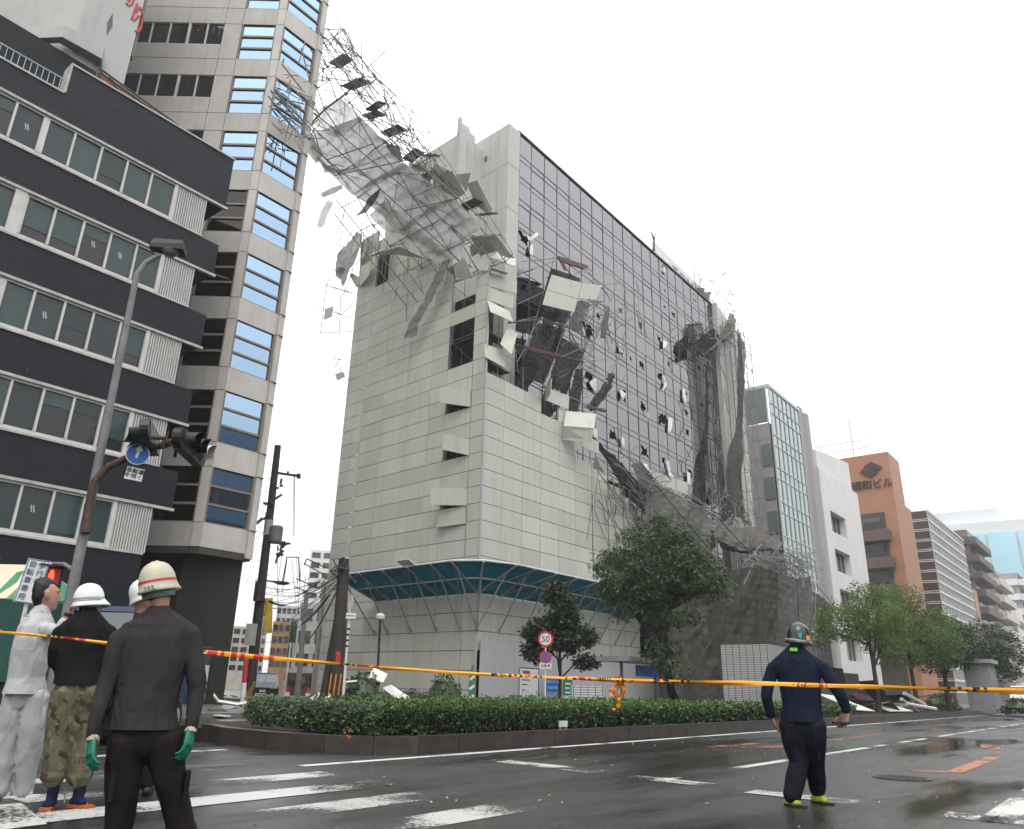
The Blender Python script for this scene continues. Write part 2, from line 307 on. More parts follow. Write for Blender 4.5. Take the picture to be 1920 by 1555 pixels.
# ---------------------------------------------------------------- foliage helpers
def leaf_cards(mb, c, R, n, L, W, droop=.3, flat=.6):
    for _ in range(n):
        u = V((random.gauss(0, 1), random.gauss(0, 1), random.gauss(0, 1))).normalized()*random.random()**.45
        p = V(c)+V((u.x*R, u.y*R, u.z*R*flat))
        d = V((random.gauss(0, 1), random.gauss(0, 1), random.gauss(-droop, .6))).normalized(); s = d.orthogonal()
        s.rotate(Matrix.Rotation(random.random()*6.3, 3, d)); s.normalize(); l = L*random.uniform(.6, 1.25); h = W*random.uniform(.7, 1.2)/2
        mb.add([p, p+d*l*.5+s*h, p+d*l, p+d*l*.5-s*h], [(0, 1, 2, 3)])
def tree(name, label, base_, height, crown, trunk_r, nclump, per, L, W, lm, bm, group=None, lean=(0, 0), fork=.45, droop=.3, cl=.55, seed=1, pits=.25):
    """crown: list of (dx, dy, z, rx, ry, rz) lobes in metres from the base"""
    random.seed(seed); bx = V(base_)
    t = thing(name, label, 'tree', bx, group)
    tb = MB(); fz = height*fork; top = V((lean[0], lean[1], fz))
    pts = [bx+V((top.x*k+.05*sin(k*7+seed), top.y*k+.04*cos(k*5+seed), fz*k)) for k in (0, .12, .35, .65, 1)]
    rr = [trunk_r*1.35, trunk_r, trunk_r*.9, trunk_r*.8, trunk_r*.7]
    for i in range(4): tb.tube(pts[i], pts[i+1], rr[i], rr[i+1], 9)
    cb = MB(); wsum = [c[3]*c[4]*c[5] for c in crown]
    for i, c in enumerate(crown):
        cc = bx+V(c[:3]); st = pts[3] if i % 2 else pts[4]
        mid = st.lerp(cc, .5)+V((random.uniform(-.2, .2), random.uniform(-.2, .2), .15))
        tb.path([st, mid, cc+V((0, 0, c[5]*.3))], trunk_r*.5, 6, 0, trunk_r*.12)
        for k in range(4):
            a = random.random()*6.3; e = cc+V((cos(a)*c[3]*.75, sin(a)*c[4]*.75, random.uniform(-.3, .6)*c[5])); tb.path([mid, mid.lerp(e, .55)+V((0, 0, .1)), e], trunk_r*.22, 5, 0, trunk_r*.05)
    for _ in range(nclump):
        c = random.choices(crown, wsum)[0]; u = V((random.gauss(0, 1), random.gauss(0, 1), random.gauss(0, 1))).normalized()
        r = random.uniform(.55, 1.05)**.7; q = V((u.x*c[3]*r, u.y*c[4]*r, u.z*c[5]*r))
        p = bx+V(c[:3])+q
        if fbm(p*1.1+V((seed*9, 0, 0))) < -pits: continue
        leaf_cards(cb, p, cl*random.uniform(.6, 1.2), per, L, W, droop)
    cb.build('crown', lm, t); tb.build('trunk', bm, t)
    random.seed(seed+99); return t
bark = M('bark', (.035, .028, .022), .8, .3, 6, .5)
# ---------------------------------------------------------------- clipped hedge on the island
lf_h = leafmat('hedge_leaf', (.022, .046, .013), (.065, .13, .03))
hb = MB(); core = MB()
def hx(y): return 8.9 if y > 9.6 else 8.9
HZ, HY0, HY1 = .73, 9.45, 11.9
X = 8.75
while X < 34:
    stp = .25; zt = HZ+.04*fbm((X*.6, 0, 3))-.012*max(0, X-14)*.4
    gapw = X > 26
    dens = int(stp*(2100 if X < 14 else 1200 if X < 20 else 420)); s = 1 if X < 14 else 1.35 if X < 20 else 1.9
    for _ in range(dens):
        k = random.random()
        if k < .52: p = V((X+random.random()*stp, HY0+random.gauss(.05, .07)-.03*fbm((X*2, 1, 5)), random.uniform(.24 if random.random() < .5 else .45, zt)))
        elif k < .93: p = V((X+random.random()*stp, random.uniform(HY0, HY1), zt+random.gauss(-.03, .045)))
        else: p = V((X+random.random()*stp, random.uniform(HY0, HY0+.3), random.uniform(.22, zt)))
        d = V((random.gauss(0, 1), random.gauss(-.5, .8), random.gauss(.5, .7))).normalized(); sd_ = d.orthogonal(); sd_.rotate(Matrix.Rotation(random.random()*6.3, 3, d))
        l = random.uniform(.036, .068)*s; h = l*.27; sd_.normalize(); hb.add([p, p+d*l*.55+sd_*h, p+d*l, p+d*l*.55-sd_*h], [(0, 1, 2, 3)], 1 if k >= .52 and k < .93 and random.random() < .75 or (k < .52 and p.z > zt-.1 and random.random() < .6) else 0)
    X += stp
for _ in range(7000):      # rounded left end
    y = random.uniform(HY0, 13.2); z = random.uniform(.24, HZ); p = V((8.72+.12*(y > 11.5)+random.gauss(0, .06)-.1*sin((z-.24)/.56*pi), y, z))
    d = V((random.gauss(-.5, .8), random.gauss(0, 1), random.gauss(.5, .7))).normalized(); sd_ = d.orthogonal(); l = random.uniform(.045, .085); hb.add([p, p+d*l*.55+sd_.normalized()*l*.27, p+d*l, p+d*l*.55-sd_.normalized()*l*.27], [(0, 1, 2, 3)])
hr = thing('hedge', 'long clipped green hedge on the kerbed island by the road', 'hedge', (8.8, 9.5, .2))
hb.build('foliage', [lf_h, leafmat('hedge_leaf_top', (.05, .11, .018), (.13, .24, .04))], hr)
core.box(8.8, 33.6, HY0+.17, HY1-.1, .3, HZ-.12)
for i in range(260):
    x = random.uniform(8.85, 26); core.tube((x, HY0+random.uniform(.02, .3), .2), (x+random.uniform(-.1, .1), HY0+random.uniform(.02, .3), .62), .008, .004, 4)
core.build('twigs', M('hedge_twig', (.018, .014, .01), .8), hr)
# ================================================================ DARK TILED OFFICE (left)
dark_tile = brickmat('dark_tile', (1, 0, 0), (.018, .0205, .028), (.011, .0125, .018), (.006, .006, .009), .24, .075, .012, .5, .5, .55)
dark_tile_s = brickmat('dark_tile_side', (0, 1, 0), (.018, .0205, .028), (.011, .0125, .018), (.006, .006, .009), .24, .075, .012, .5, .5, .4)
alu = M('aluminium_frame', (.5, .49, .47), .4, .12, 2, metal=0)
trimw = M('pale_trim', (.4, .385, .36), .5, .2, 3, streak=.4)
conc = M('concrete_pale', (.42, .415, .40), .8, .1, .6, .15, streak=.35)
black = M('dark_void', (.008, .008, .009), .8)
def blindglass():
    m, t, bs, new, lk = base('teal_blind_glass'); MATS['teal_blind_glass'] = m
    c = new('ShaderNodeTexCoord'); w_ = new('ShaderNodeTexWave'); w_.wave_type = 'BANDS'; w_.bands_direction = 'Z'; w_.inputs['Scale'].default_value = 6; w_.inputs['Distortion'].default_value = .6
    lk(c.outputs['Object'], w_.inputs[0]); f = ntex(t, .5, 3, c.outputs['Object']); g = new('ShaderNodeNewGeometry')
    a = mixc(t, w_.outputs['Fac'], (.028, .05, .05), (.045, .075, .073)); a = mixc(t, ramp(t, f, .35, .65), a, (.03, .06, .06))
    a = mixc(t, ramp(t, g.outputs['Random Per Island'], .45, .9, 0, .75), a, (.012, .018, .019))
    lk(a, bs.inputs['Base Color']); bs.inputs['Roughness'].default_value = .05; bs.inputs['Specular IOR Level'].default_value = .4
    return m
blindglass()
corr = M('corrugated_sheet', (.44, .43, .42), .5, .08, 2, streak=.3)
DY = 26.0
t = thing('office_building', 'dark tiled office block with long strips of teal windows and white corrugated end panels', 'building', (0, DY, 0))
DT = [21.65, 17.5, 14.35, 11.2, 8.05, 4.95]; DB = [19.3, 16.16, 13.01, 9.87, 6.70, 0.0]
LX = -26
wb = MB()
for i, (zt, zb) in enumerate(zip(DT, DB)):
    re = 13.1 if i < 5 else 12.35
    if i == 0:      # parapet with a lowered railing bay
        wb.prism([(4.2, DY, zb), (re, DY, zb), (re, DY, zt), (6.57, DY, zt), (6.57, DY, 20.35), (4.2, DY, 20.35)], (0, .5, 0)); wb.box(LX, 4.2, DY, DY+.5, zb, zt)
    else: wb.box(LX, re, DY, DY+(.5 if i < 5 else 6), zb, zt)
    wb.box(12.35, re, DY+.5, DY+3.2, zb, zt, 1)
wb.build('wall', [dark_tile, dark_tile_s], t)
cb = MB(); cb.box(LX, 12.3, DY+.55, DY+16, 0, 19.25); cb.build('core_wall', M('dark_core', (.03, .03, .032), .8), t)
tr = MB()
for i, (zt, zb) in enumerate(zip(DT, DB)):
    re = 13.1 if i < 5 else 12.3
    if i == 0:
        for x0, x1, z in ((6.55, re+.03, zt), (4.2, 6.55, 20.35), (LX, 4.2, zt)): tr.box(x0, x1, DY-.05, DY+.55, z, z+.07)
        tr.box(6.53, 6.61, DY-.04, DY+.52, 20.42, zt)
    else: tr.box(LX, 12.35, DY-.05, DY+.1, zt, zt+.07)
    if i < 5: tr.box(LX, re+.05, DY-.07, DY+.06, zb-.1, zb-.004)
tr.build('band_trim', trimw, t)
for i in range(5):          # one window strip per floor
    zb, zt = DT[i+1]+.07, DB[i]-.1
    fr = MB(); gl = MB(); s0 = [-.02, .0, .03, .05, .1][i]
    xs = [11.0+s0-.935*k for k in range(0, 33)]
    fr.box(LX, xs[0]+.05, DY+.02, DY+.12, zb, zb+.13); fr.box(LX, xs[0]+.05, DY+.02, DY+.12, zt-.08, zt)
    for k, x in enumerate(xs):
        wd = .1 if (k % 5 == 0 and k) else .035
        fr.box(x-wd, x+wd, DY, DY+.14, zb+.13, zt-.08)
        if k:
            zl_, zh_ = zb+.1, zt-.1; cut_ = zl_+(zh_-zl_)*random.choice((0, 0, 0, .12, .3, .45, .7)); yq = DY+.1+random.uniform(-.012, .012); ry = random.uniform(-.006, .006)
            gl.obox(((xs[k-1]+x)/2, yq, (cut_+zh_)/2), (.44, ry, 0), (0, .006, 0), (0, random.uniform(-.004, .004), (zh_-cut_)/2))
            if cut_ > zl_: gl.obox(((xs[k-1]+x)/2, yq+.02, (zl_+cut_)/2), (.44, ry, 0), (0, .006, 0), (0, 0, (cut_-zl_)/2-.001), 1)
            if random.random() < .12:
                for d_ in (0, .07): gl.obox(((xs[k-1]+x)/2+random.uniform(-.2, .2)*0+d_-.05, yq-.008, zl_+(zh_-zl_)*.55), (.014, 0, .02), (0, .001, 0), (-.03, 0, .11), 2)  # ceiling lamp glints painted on as slanted pale strips
    if i == 1: fr.box(6.0, 6.35, DY-.03, DY+.14, zb, zt)
    f = fr.build('window', alu, t); gl.build('pane', [MATS['teal_blind_glass'], M('dark_pane', (.012, .014, .015), .05, .2, 1, spec=.5), M('lamp_glint', (.4, .42, .42), .4)], t, f)
    sh = MB()
    n = 14; x0, x1 = xs[0]+.08, 12.35+s0
    prof = []
    for k in range(n):
        a = x0+(x1-x0)*k/n; b_ = x0+(x1-x0)*(k+1)/n
        prof += [(a, DY+.07), (a+.008, DY+.0), (b_-.03, DY+.0), (b_-.02, DY+.07)]
    sh.grid([[(x, y, zb) for x, y in prof], [(x, y, zt) for x, y in prof]])
    sh.build('corrugated_panel', corr, t)
    sl_ = MB(); sl_.box(xs[0]-.02, xs[0]+.08, DY-.02, DY+.12, zb, zt); sl_.build('jamb', alu, t)
# ceiling lamps in the glass are painted glint strips on the panes; railing
rb = MB(); rl = M('rail_blue', (.35, .45, .52), .5, .1)
for z in (21.0,): rb.tube((4.2, DY+.1, z), (6.5, DY+.1, z), .025, n=6)
rb.tube((4.2, DY+.1, 20.5), (6.5, DY+.1, 20.5), .018)
for k in range(12): rb.tube((4.3+k*.19, DY+.1, 20.4), (4.3+k*.19, DY+.1, 21.0), .012)
rb.build('railing', rl, t)
# rooftop penthouse
pm = M('penthouse_render', (.40, .40, .39), .75, .08, .5, .05, streak=.25)
PY = 29.0
pts = [(7.2, PY), (9.3, PY), (9.3, 36), (-2, 36), (-2, PY+5.4)]
L0 = V((7.2, PY, 0))-R0*7.5
pts = [(7.2, PY), (9.3, PY), (9.3, 38), (L0.x, 38), (L0.x, L0.y)]
pb = MB(); pb.prism([(x, y, 23.6) for x, y in pts], (0, 0, 12)); pw = pb.build('penthouse', pm, t)
eb = MB(); o_ = .5
e0 = V((6.65, PY-.45, 0)); e1 = V((8.15, PY-.45, 0)); L1 = e0-R0*8
for zz, z2, k in ((24.15, 25.2, 0),):
    eb.prism([(L1.x, L1.y, 23.95), (e0.x, e0.y, 24.65), (e0.x, e0.y, 25.25), (L1.x, L1.y, 24.55)], (.12, .35, 0))
    eb.prism([(e0.x+.004, e0.y, 24.65), (e1.x, e1.y, 24.75), (e1.x, e1.y, 25.35), (e0.x+.004, e0.y, 25.25)], (0, .44, 0))
    eb.prism([(e1.x+.004, e1.y, 24.75), (8.45, PY-.1, 24.2), (8.45, PY-.1, 24.6), (e1.x+.004, e1.y, 25.35)], (.02, .3, 0))
eb.build('eave', pm, t, pw)
db = MB(); db.prism([(8.0, PY-.35, 25.9), (8.14, PY-.35, 26.5), (8.28, PY-.35, 26.9), (8.14, PY-.35, 27.6)], (0, .33, 0)); 
db = MB(); dc = on_y(206, 46, PY-.01); db.prism([(dc.x-.11, PY-.012, dc.z), (dc.x, PY-.012, dc.z-.62), (dc.x+.11, PY-.012, dc.z), (dc.x, PY-.012, dc.z+.62)], (0, .3, 0)); db.build('lozenge_window', M('vent_grey', (.1, .1, .1), .6), t, pw)
vb = MB(); vb.box(3.0, 9.0, PY-.1, 31, 20.5, 24.3); vb.build('eave_shade_box', black, t)  # black box stands in for the shaded recess under the eave
sb = MB()           # advertising frame on the penthouse flank with red neon strokes
for k in range(16): sb.box(9.36+.09*(k % 2), 9.42+.09*(k % 2), PY+.1+k*.16, PY+.24+k*.16, 26.2, 36)
s_ = sb.build('sign_frame', M('sign_back', (.16, .155, .15), .6, .2, 3, streak=.4), t)
red = M('neon_red', (.35, .02, .02), .4)
nb = MB()
def stroke(pts): nb.path([on_y(x, y, PY+.02) for x, y in pts], .06, 6)
stroke([(236, 6), (240, 12), (247, 8), (252, -4)]); stroke([(246, 38), (252, 22), (257, 8)]); stroke([(254, 24), (262, 14), (268, 32), (264, 52), (258, 62), (252, 58)]); stroke([(244, -4), (240, 4)]); stroke([(250, 40), (260, 30)])
nb.build('neon_lettering', red, t, s_)
db2 = MB()
for (x, y), (x2, y2) in (((184, 140), (200, 152)),):
    pass
# timber and orange sheet lean-to on the roof
ob = MB(); q = [on_y(x, y, DY+1.2) for x, y in [(188, 148), (186, 132), (330, 232), (332, 246)]]
ob.prism([q[0], q[3], q[2], q[1]], (0, .05, 0)); ob.build('orange_sheet', M('orange_sheet', (.42, .2, .08), .6, .35, 4, .4), t)
fb = MB()
for a, c in (((186, 128), (335, 236)), ((188, 136), (340, 246)), ((205, 142), (224, 172)), ((224, 172), (228, 160)), ((250, 178), (254, 192)), ((280, 196), (286, 212)), ((184, 128), (180, 150))):
    fb.tube(on_y(*a, DY+1.1), on_y(*c, DY+1.1), .045, n=5)
fb.build('roof_framing', M('old_steel', (.07, .06, .05), .6), t)
# street level
gb = MB(); gb.box(LX, 12.2, DY-.04, DY+.1, 0, .5); gb.build('plinth', M('plinth', (.05, .05, .05), .5), t)
for x in (-1, 3.2, 7.2): gb = MB(); gb.box(x, x+2.6, DY-.02, DY+.1, .3, 3.1); gb.build('shop_front', M('shutter_dark', (.03, .028, .027), .5, .2, 2), t)
# ================================================================ TALL BEIGE CORNER TOWER
T0 = V((15.44, 28.0, 0)); NF = V((HD.x, HD.y, 0))
def FU(u, d=0, z=0): return T0+R0*u+NF*d+V((0, 0, z))
tile_f = brickmat('beige_tile_front', tuple(R0), (.52, .50, .47), (.47, .45, .42), (.30, .285, .27), .115, .055, .007, .55, 0, 0, .3)
stone = M('beige_panel', (.48, .455, .425), .55, .08, 1.2, .04, streak=.25)
blue = glass('blue_mirror_glass', (.33, .47, .62), (.01, .015, .022), .78, isl=.2)
greyg = glass('grey_window_glass', (.10, .10, .11), (.045, .042, .045), .5)
dimg = glass('dim_window_glass', (.055, .05, .045), (.012, .011, .01), .6)
bronze = M('bronze_frame', (.20, .16, .13), .5, .1)
t = thing('office_tower', 'tall beige tiled tower with blue mirrored bay windows and an undercut base', 'building', T0)
TOPZ = 46
WZ = [(6.85+3.325*i, 9.13+3.325*i) for i in range(12)]
wb = MB()
# front face: piers, spandrels and infill, all real openings
def fbox(mb, u0, u1, z0, z1, d0=0., d1=.4, mi=0): mb.obox(FU((u0+u1)/2, (d0+d1)/2, (z0+z1)/2), R0*((u1-u0)/2), NF*((d1-d0)/2), V((0, 0, (z1-z0)/2)), mi)
fbox(wb, -.36, -.0, 5.9, TOPZ, -.03, .4, 1); fbox(wb, -2.95, -2.1, 5.9, TOPZ); fbox(wb, -14, -7.6, 5.9, TOPZ)
zz = 5.9
for z0, z1 in WZ: fbox(wb, -2.1, -.36, zz, z0); zz = z1
fbox(wb, -2.1, -.36, zz, TOPZ)
zz = 5.9
for z0, z1 in WZ: fbox(wb, -7.6, -2.95, zz, z0+.9); zz = z1+.02
fbox(wb, -7.6, -2.95, zz, TOPZ)
# side bay parallel to the street
FX1 = 17.45
TY = 28.0
zz = 5.9
for z0, z1 in WZ: wb.box(T0.x+.03, FX1, TY-.001, TY+.35, zz, z0, 1); zz = z1
wb.box(T0.x+.03, FX1, TY, TY+.35, zz, TOPZ, 1)
wb.prism([(FX1, TY-.12, 5.7), (FX1+.34, TY-.05, 5.7), (FX1+.34, TY+.45, 5.7), (FX1, TY+.45, 5.7)], (0, 0, TOPZ-5.7), 1)
wb.box(FX1-.3, FX1+.3, TY+.36, TY+13, 5.72, TOPZ, 1)
wall = wb.build('wall', [tile_f, stone], t)
jb = MB()           # panel joints
for z0, z1 in WZ:
    for z in (z0-.0, z1+.0):
        fbox(jb, -.37, .0, z-.012, z+.012, -.036, .0); fbox(jb, -14, -2.12, z-.01, z+.01, -.006, .01)
        jb.box(FX1-.01, FX1+.345, TY-.128, TY+.0, z-.012, z+.012)
for u in (-3.0, -2.1, -.37): fbox(jb, u-.01, u+.01, 5.9, TOPZ, -.006, .01)
jb.build('joints', M('joint_dark', (.07, .062, .055), .8), t, wall)
for i, (z0, z1) in enumerate(WZ):
    h = (z1-z0)
    fr = MB(); gl = MB()            # three-light window, front face
    for k in range(4): z = z0+h*k/3; fbox(fr, -2.1, -.36, z-(.05 if k in (1, 2) else .0), z+(.05 if k < 3 else 0)+.001, .02, .16)
    for u in (-2.07, -.40): fbox(fr, u-.035, u+.035, z0, z1, .015, .15)
    for k in range(3): fbox(gl, -2.03, -.44, z0+h*k/3+.05, z0+h*(k+1)/3-.05, .09, .11)
    f = fr.build('window', bronze, t); gl.build('pane', blue if i > 4 else dimg, t, f)  # lower floors: dark reflections put into the tint of a dimmer glass
    fr = MB(); gl = MB()            # three-light window, bay
    for k in range(4): z = z0+h*k/3; fr.box(T0.x+.03, FX1, TY+.02, TY+.16, z-(.045 if k in (1, 2) else 0), z+(.045 if k < 3 else 0)+.001)
    for x in (T0.x+.07, FX1-.04): fr.box(x-.035, x+.035, TY+.015, TY+.15, z0, z1)
    for k in range(3): gl.box(T0.x+.1, FX1-.07, TY+.09, TY+.11, z0+h*k/3+.045, z0+h*(k+1)/3-.045)
    f = fr.build('bay_window', bronze, t); gl.build('pane', blue, t, f)
    if z1 < 20: continue
    fr = MB(); gl = MB(); us = [-7.6, -6.63, -5.72, -4.74, -3.83, -2.95]
    for z in (z0+.9, z1-.03): fbox(fr, -7.6, -2.95, z, z+.05, .02, .14)
    for k, u in enumerate(us): fbox(fr, u-(.06 if k == 3 else .03), u+(.06 if k == 3 else .03), z0+.9, z1, .0, .13)
    for k in range(5): fbox(gl, us[k]+.03, us[k+1]-.03, z0+.94, z1-.03, .07, .09)
    f = fr.build('strip_window', alu, t); gl.build('pane', greyg, t, f)
    if i > 3:
        mk = MB(); c = FU(-4.3, .065, z1-.36); mk.add([c-R0*.07, c+R0*.07, c+V((0, 0, -.12))], [(0, 1, 2)]); mk.build('rescue_mark', red, t, f)
# soffit and recessed ground floor
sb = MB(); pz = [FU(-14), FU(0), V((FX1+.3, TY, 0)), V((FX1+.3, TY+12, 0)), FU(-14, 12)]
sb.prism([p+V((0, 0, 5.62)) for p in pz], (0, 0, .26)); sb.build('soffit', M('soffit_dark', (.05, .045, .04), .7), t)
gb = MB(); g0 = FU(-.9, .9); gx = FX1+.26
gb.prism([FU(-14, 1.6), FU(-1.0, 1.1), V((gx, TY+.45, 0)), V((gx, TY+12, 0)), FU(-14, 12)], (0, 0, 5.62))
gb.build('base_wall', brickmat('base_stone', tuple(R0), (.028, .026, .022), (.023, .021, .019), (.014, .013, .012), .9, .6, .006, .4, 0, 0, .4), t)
sh = MB()
for k in range(24): sh.box(15.6, 16.9, TY+.42-.06*(k % 2)*.3, TY+.5+.3, .2+k*.085, .27+k*.085)
sh.build('roller_shutter', M('shutter_grey', (.07, .066, .06), .6, .15, 2), t)
db = MB(); db.obox(on_y(382, 1278, 26.4), (.12, 0, 0), (0, .02, 0), (0, 0, .55)); db.build('notice_plate', M('plate_white', (.4, .4, .38), .5), t)
# ================================================================ DAMAGED GLASS-FRONTED BUILDING
def catmull(P, u):
    n = len(P)-1
    if n == 0: return P[0]
    x = min(max(u*n, 0), n-1e-6); i = int(x); t = x-i
    p1, p2 = P[i], P[i+1]; p0 = P[i-1] if i else p1*2-p2; p3 = P[i+2] if i+2 <= n else p2*2-p1
    return .5*((2*p1)+(p2-p0)*t+(2*p0-5*p1+4*p2-p3)*t*t+(3*p1-p0-3*p2+p3)*t*t*t)
def sheet(mb, rows, nu, nv, amp=.1, freq=1.2, seed=0, mi=0, edge=0):
    """a crumpled cloth through rows of control points, with folds and a ragged rim"""
    G = []
    rows = [[V(p) for p in r] for r in rows]
    for j in range(nv+1):
        v = j/nv
        G.append([catmull([catmull(r, i/nu) for r in rows], v) for i in range(nu+1)])
    wu = sum((G[nv//2][i+1]-G[nv//2][i]).length for i in range(nu)); wv = sum((G[j+1][nu//2]-G[j][nu//2]).length for j in range(nv))
    out = []
    for j in range(nv+1):
        row = []
        for i in range(nu+1):
            p = G[j][i]; a = G[j][min(i+1, nu)]-G[j][max(i-1, 0)]; b = G[min(j+1, nv)][i]-G[max(j-1, 0)][i]; n = a.cross(b)
            n = n.normalized() if n.length > 1e-9 else V((0, 0, 1))
            u, v = wu*i/nu, wv*j/nv; sx_, cx_ = .57, .82
            rd = lambda x, y, z: (1-abs(noise.noise(V((x, y, z))))*2)**1
            h = .55*rd(u*freq*1.5+.3*noise.noise(V((u, v*.4, seed))), v*freq*.22, seed)+.55*rd((u*cx_+v*sx_)*freq*1.3, (v*cx_-u*sx_)*freq*.2, seed+7)+.3*rd(u*freq*4, v*freq*1.1, seed+3)+.25*noise.noise(V((u*5, v*5, seed)))
            h += .5
            d = V()
            if edge and (i in (0, nu) or j in (0, nv)): d = (a.normalized() if a.length else a)*edge*noise.noise(p*3.3+V((seed, 5, 0)))+(b.normalized() if b.length else b)*edge*noise.noise(p*3.7+V((seed, 9, 2)))
            row.append(p+n*(h-.7)*amp+d)
        out.append(row)
    mb.grid(out, mi); return mb
conc2 = M('facade_concrete', (.47, .46, .44), .75, .06, .6, .05, streak=.22)
cglass = glass('bronze_mirror_glass', (.265, .258, .262), (.014, .012, .013), .85, .02, .004)
mull = M('mullion_dark', (.075, .07, .073), .45, .1)
GY, GX0, GX1, GZ = 24.65, 30.42, 58.95, 34.15
t = thing('damaged_building', 'tall block with a dark mirror glass front full of broken panes', 'building', (29.3, 24.5, 0))
DL = V((cos(radians(86.5)), sin(radians(86.5)), 0)); NL = V((DL.y, -DL.x, 0))
mb = MB(); A0 = V((29.31, 24.45, 0)); A1 = A0+DL*2.3; RX = A1.x-2.1
mb.prism([A0, V((GX0-.03, 24.45, 0)), V((GX0-.03, 26.2, 0)), V((GX1+4.3, 26.2, 0)), V((GX1+4.3, 42, 0)), V((40, 42, 0)), A1+DL*9.5, A1], (0, 0, 34.0))
mb.prism([A1-V((2.1, 0, 0)), A1-V((.004, 0, 0)), A1+DL*6-V((.004, 0, 0)), A1+DL*6-V((2.1, 0, 0))], (0, 0, 33.1))
mb.prism([A1-V((2.1, -.02, 0)), A1-V((.7, -.02, 0)), A1+DL*.3-V((.7, 0, 0)), A1+DL*.3-V((2.1, 0, 0))], (0, 0, 33.75))
for p in mb.v[:]: pass
wall = mb.build('wall', conc2, t)
jb = MB()
for z in (31.05, 27.9, 24.7, 21.5, 18.3, 15): jb.box(A0.x-.004, GX0-.03, 24.44, 24.46, z-.012, z+.012); jb.obox(A0+DL*1.15+V((-.003, 0, z)), NL*.004, DL*1.15, V((0, 0, .012)))
for z in (31.05,): pass
for x in (RX+.7, RX+1.4): jb.box(x-.01, x+.01, A1.y-.008, A1.y+.01, 12, 33.0)
for k in (.9, 1.6): jb.obox(A0+DL*k+V((-.003, 0, 25)), NL*.004, DL*.01, V((0, 0, 9)))
jb.build('joints', M('joint_grey', (.22, .215, .21), .8), t, wall)
vb = MB(); vb.obox(A0+DL*1.95+V((-.02, 0, 32.3)), NL*.02, DL*.09, V((0, 0, .18))); vb.build('vent_grille', M('vent_grey', ()), t, wall)
pb = MB(); pc = A1-V((2.1, -.05, 0)); pb.prism([pc+V((-.02, 0, 33.1)), pc+V((.25, 0, 33.1)), pc+V((1.2, 0, 33.1)), pc+V((1.6, 0, 33.25)), pc+V((1.0, 0, 33.7)), pc+V((.85, 0, 34.1)), pc+V((.2, 0, 34.0)), pc+V((.1, 0, 34.5)), pc+V((-.02, 0, 34.3))], (0, .2, 0)); pb.build('broken_parapet', conc2, t, wall)
# curtain wall
COLX = [GX0+1.4265*k for k in range(21)]
zs = [GZ, 32.6]; z = 32.6
while z > 3: zs += [z-.40, z-1.64]; z -= 1.64
ROWZ = list(zip(zs[1:], zs[:-1]))
HOLES = [(989, 455, .8), (992, 545, .6), (1106, 622, 1.15), (1157, 580, .45), (1198, 608, .6), (1242, 641, .55), (1244, 506, .8), (1243, 527, .25), (1259, 594, .5), (1246, 568, .3), (1300, 556, .75), (1266, 666, .85), (1277, 669, .6), (1201, 689, .65), (1257, 697, .35), (1162, 664, .6), (1241, 717, .8), (1312, 695, .6), (1168, 748, .9), (1211, 775, .75), (1242, 792, 1.25), (1288, 745, .55), (1291, 783, .6), (1287, 818, .55), (1321, 840, .75), (1213, 857, .85), (1297, 903, .7), (1332, 925, .6), (1185, 665, .3), (1114, 724, .8), (1316, 742, .5), (1125, 600, .4), (1145, 830, .7), (1250, 880, .5)]
hc = {}
for x, y, s_ in HOLES:
    p = on_y(x, y, GY); i = int((p.x-GX0)/1.4265)
    for j, (a, b_) in enumerate(ROWZ):
        if a <= p.z <= b_:
            if b_-a < .6 and j+1 < len(ROWZ): j += 1
            hc[(i, j)] = s_
gl = MB(); mu = MB(); slat_list = []
random.seed(11)
for i, x0 in enumerate(COLX[:-1]):
    x1 = x0+1.4265
    if i == 19: x1 = GX1
    for j, (za, zb) in enumerate(ROWZ):
        if za < 2.8: continue
        q = [V((x0+.03, GY, za+.02)), V((x1-.03, GY, za+.02)), V((x1-.03, GY, zb-.02)), V((x0+.03, GY, zb-.02))]
        tl = random.gauss(0, .006); tz = random.gauss(0, .005); mi = 0
        q = [p+V((0, (tl if k in (1, 2) else 0)+(tz if k > 1 else 0), 0)) for k, p in enumerate(q)]
        s_ = hc.get((i, j))
        if not s_: gl.poly(q, mi); continue
        c = (q[0]+q[2])/2+V((random.uniform(-.2, .2), 0, random.uniform(-.1, .1))); wx, wz = (x1-x0)/2-.03, (zb-za)/2-.02
        n = 16; O = []; I = []
        corners = sorted([atan2(p.z-c.z, p.x-c.x) for p in q]); angs = sorted(set([-pi+2*pi*k/n for k in range(n)]+corners))
        for a in angs:
            dx, dz = cos(a), sin(a); ts = []
            for lim, d, cc in ((q[1].x, dx, c.x), (q[0].x, dx, c.x), (q[2].z, dz, c.z), (q[0].z, dz, c.z)):
                if abs(d) > 1e-6:
                    tt = (lim-cc)/d
                    if tt > 0: ts.append(tt)
            r = min(ts); O.append(c+V((dx*r, 0, dz*r))); I.append(c+V((dx*r, 0, dz*r))*min(.97, max(.12, s_*.62*random.uniform(.55, 1.45)))+c*0 if False else c+V((dx, 0, dz))*r*min(.98, max(.15, s_*.66*random.uniform(.5, 1.5))))
        m = len(O); gl.add(O+I, [(k, (k+1) % m, m+(k+1) % m, m+k) for k in range(m)])
        slat = MB(); slat_list.append(slat)
        for k in range(5): slat.box(x0+.02, x1-.02, GY+.3+.05*k % .1, GY+.36, za+.12+k*(zb-za)/5, za+.21+k*(zb-za)/5)
for x in COLX[:-1]+[GX1]: mu.box(x-.022, x+.022, GY-.025, GY+.05, 2.8, GZ)
for za, zb in ROWZ:
    if zb > 3: mu.box(GX0, GX1, GY-.02, GY+.03, zb-.018, zb+.018)
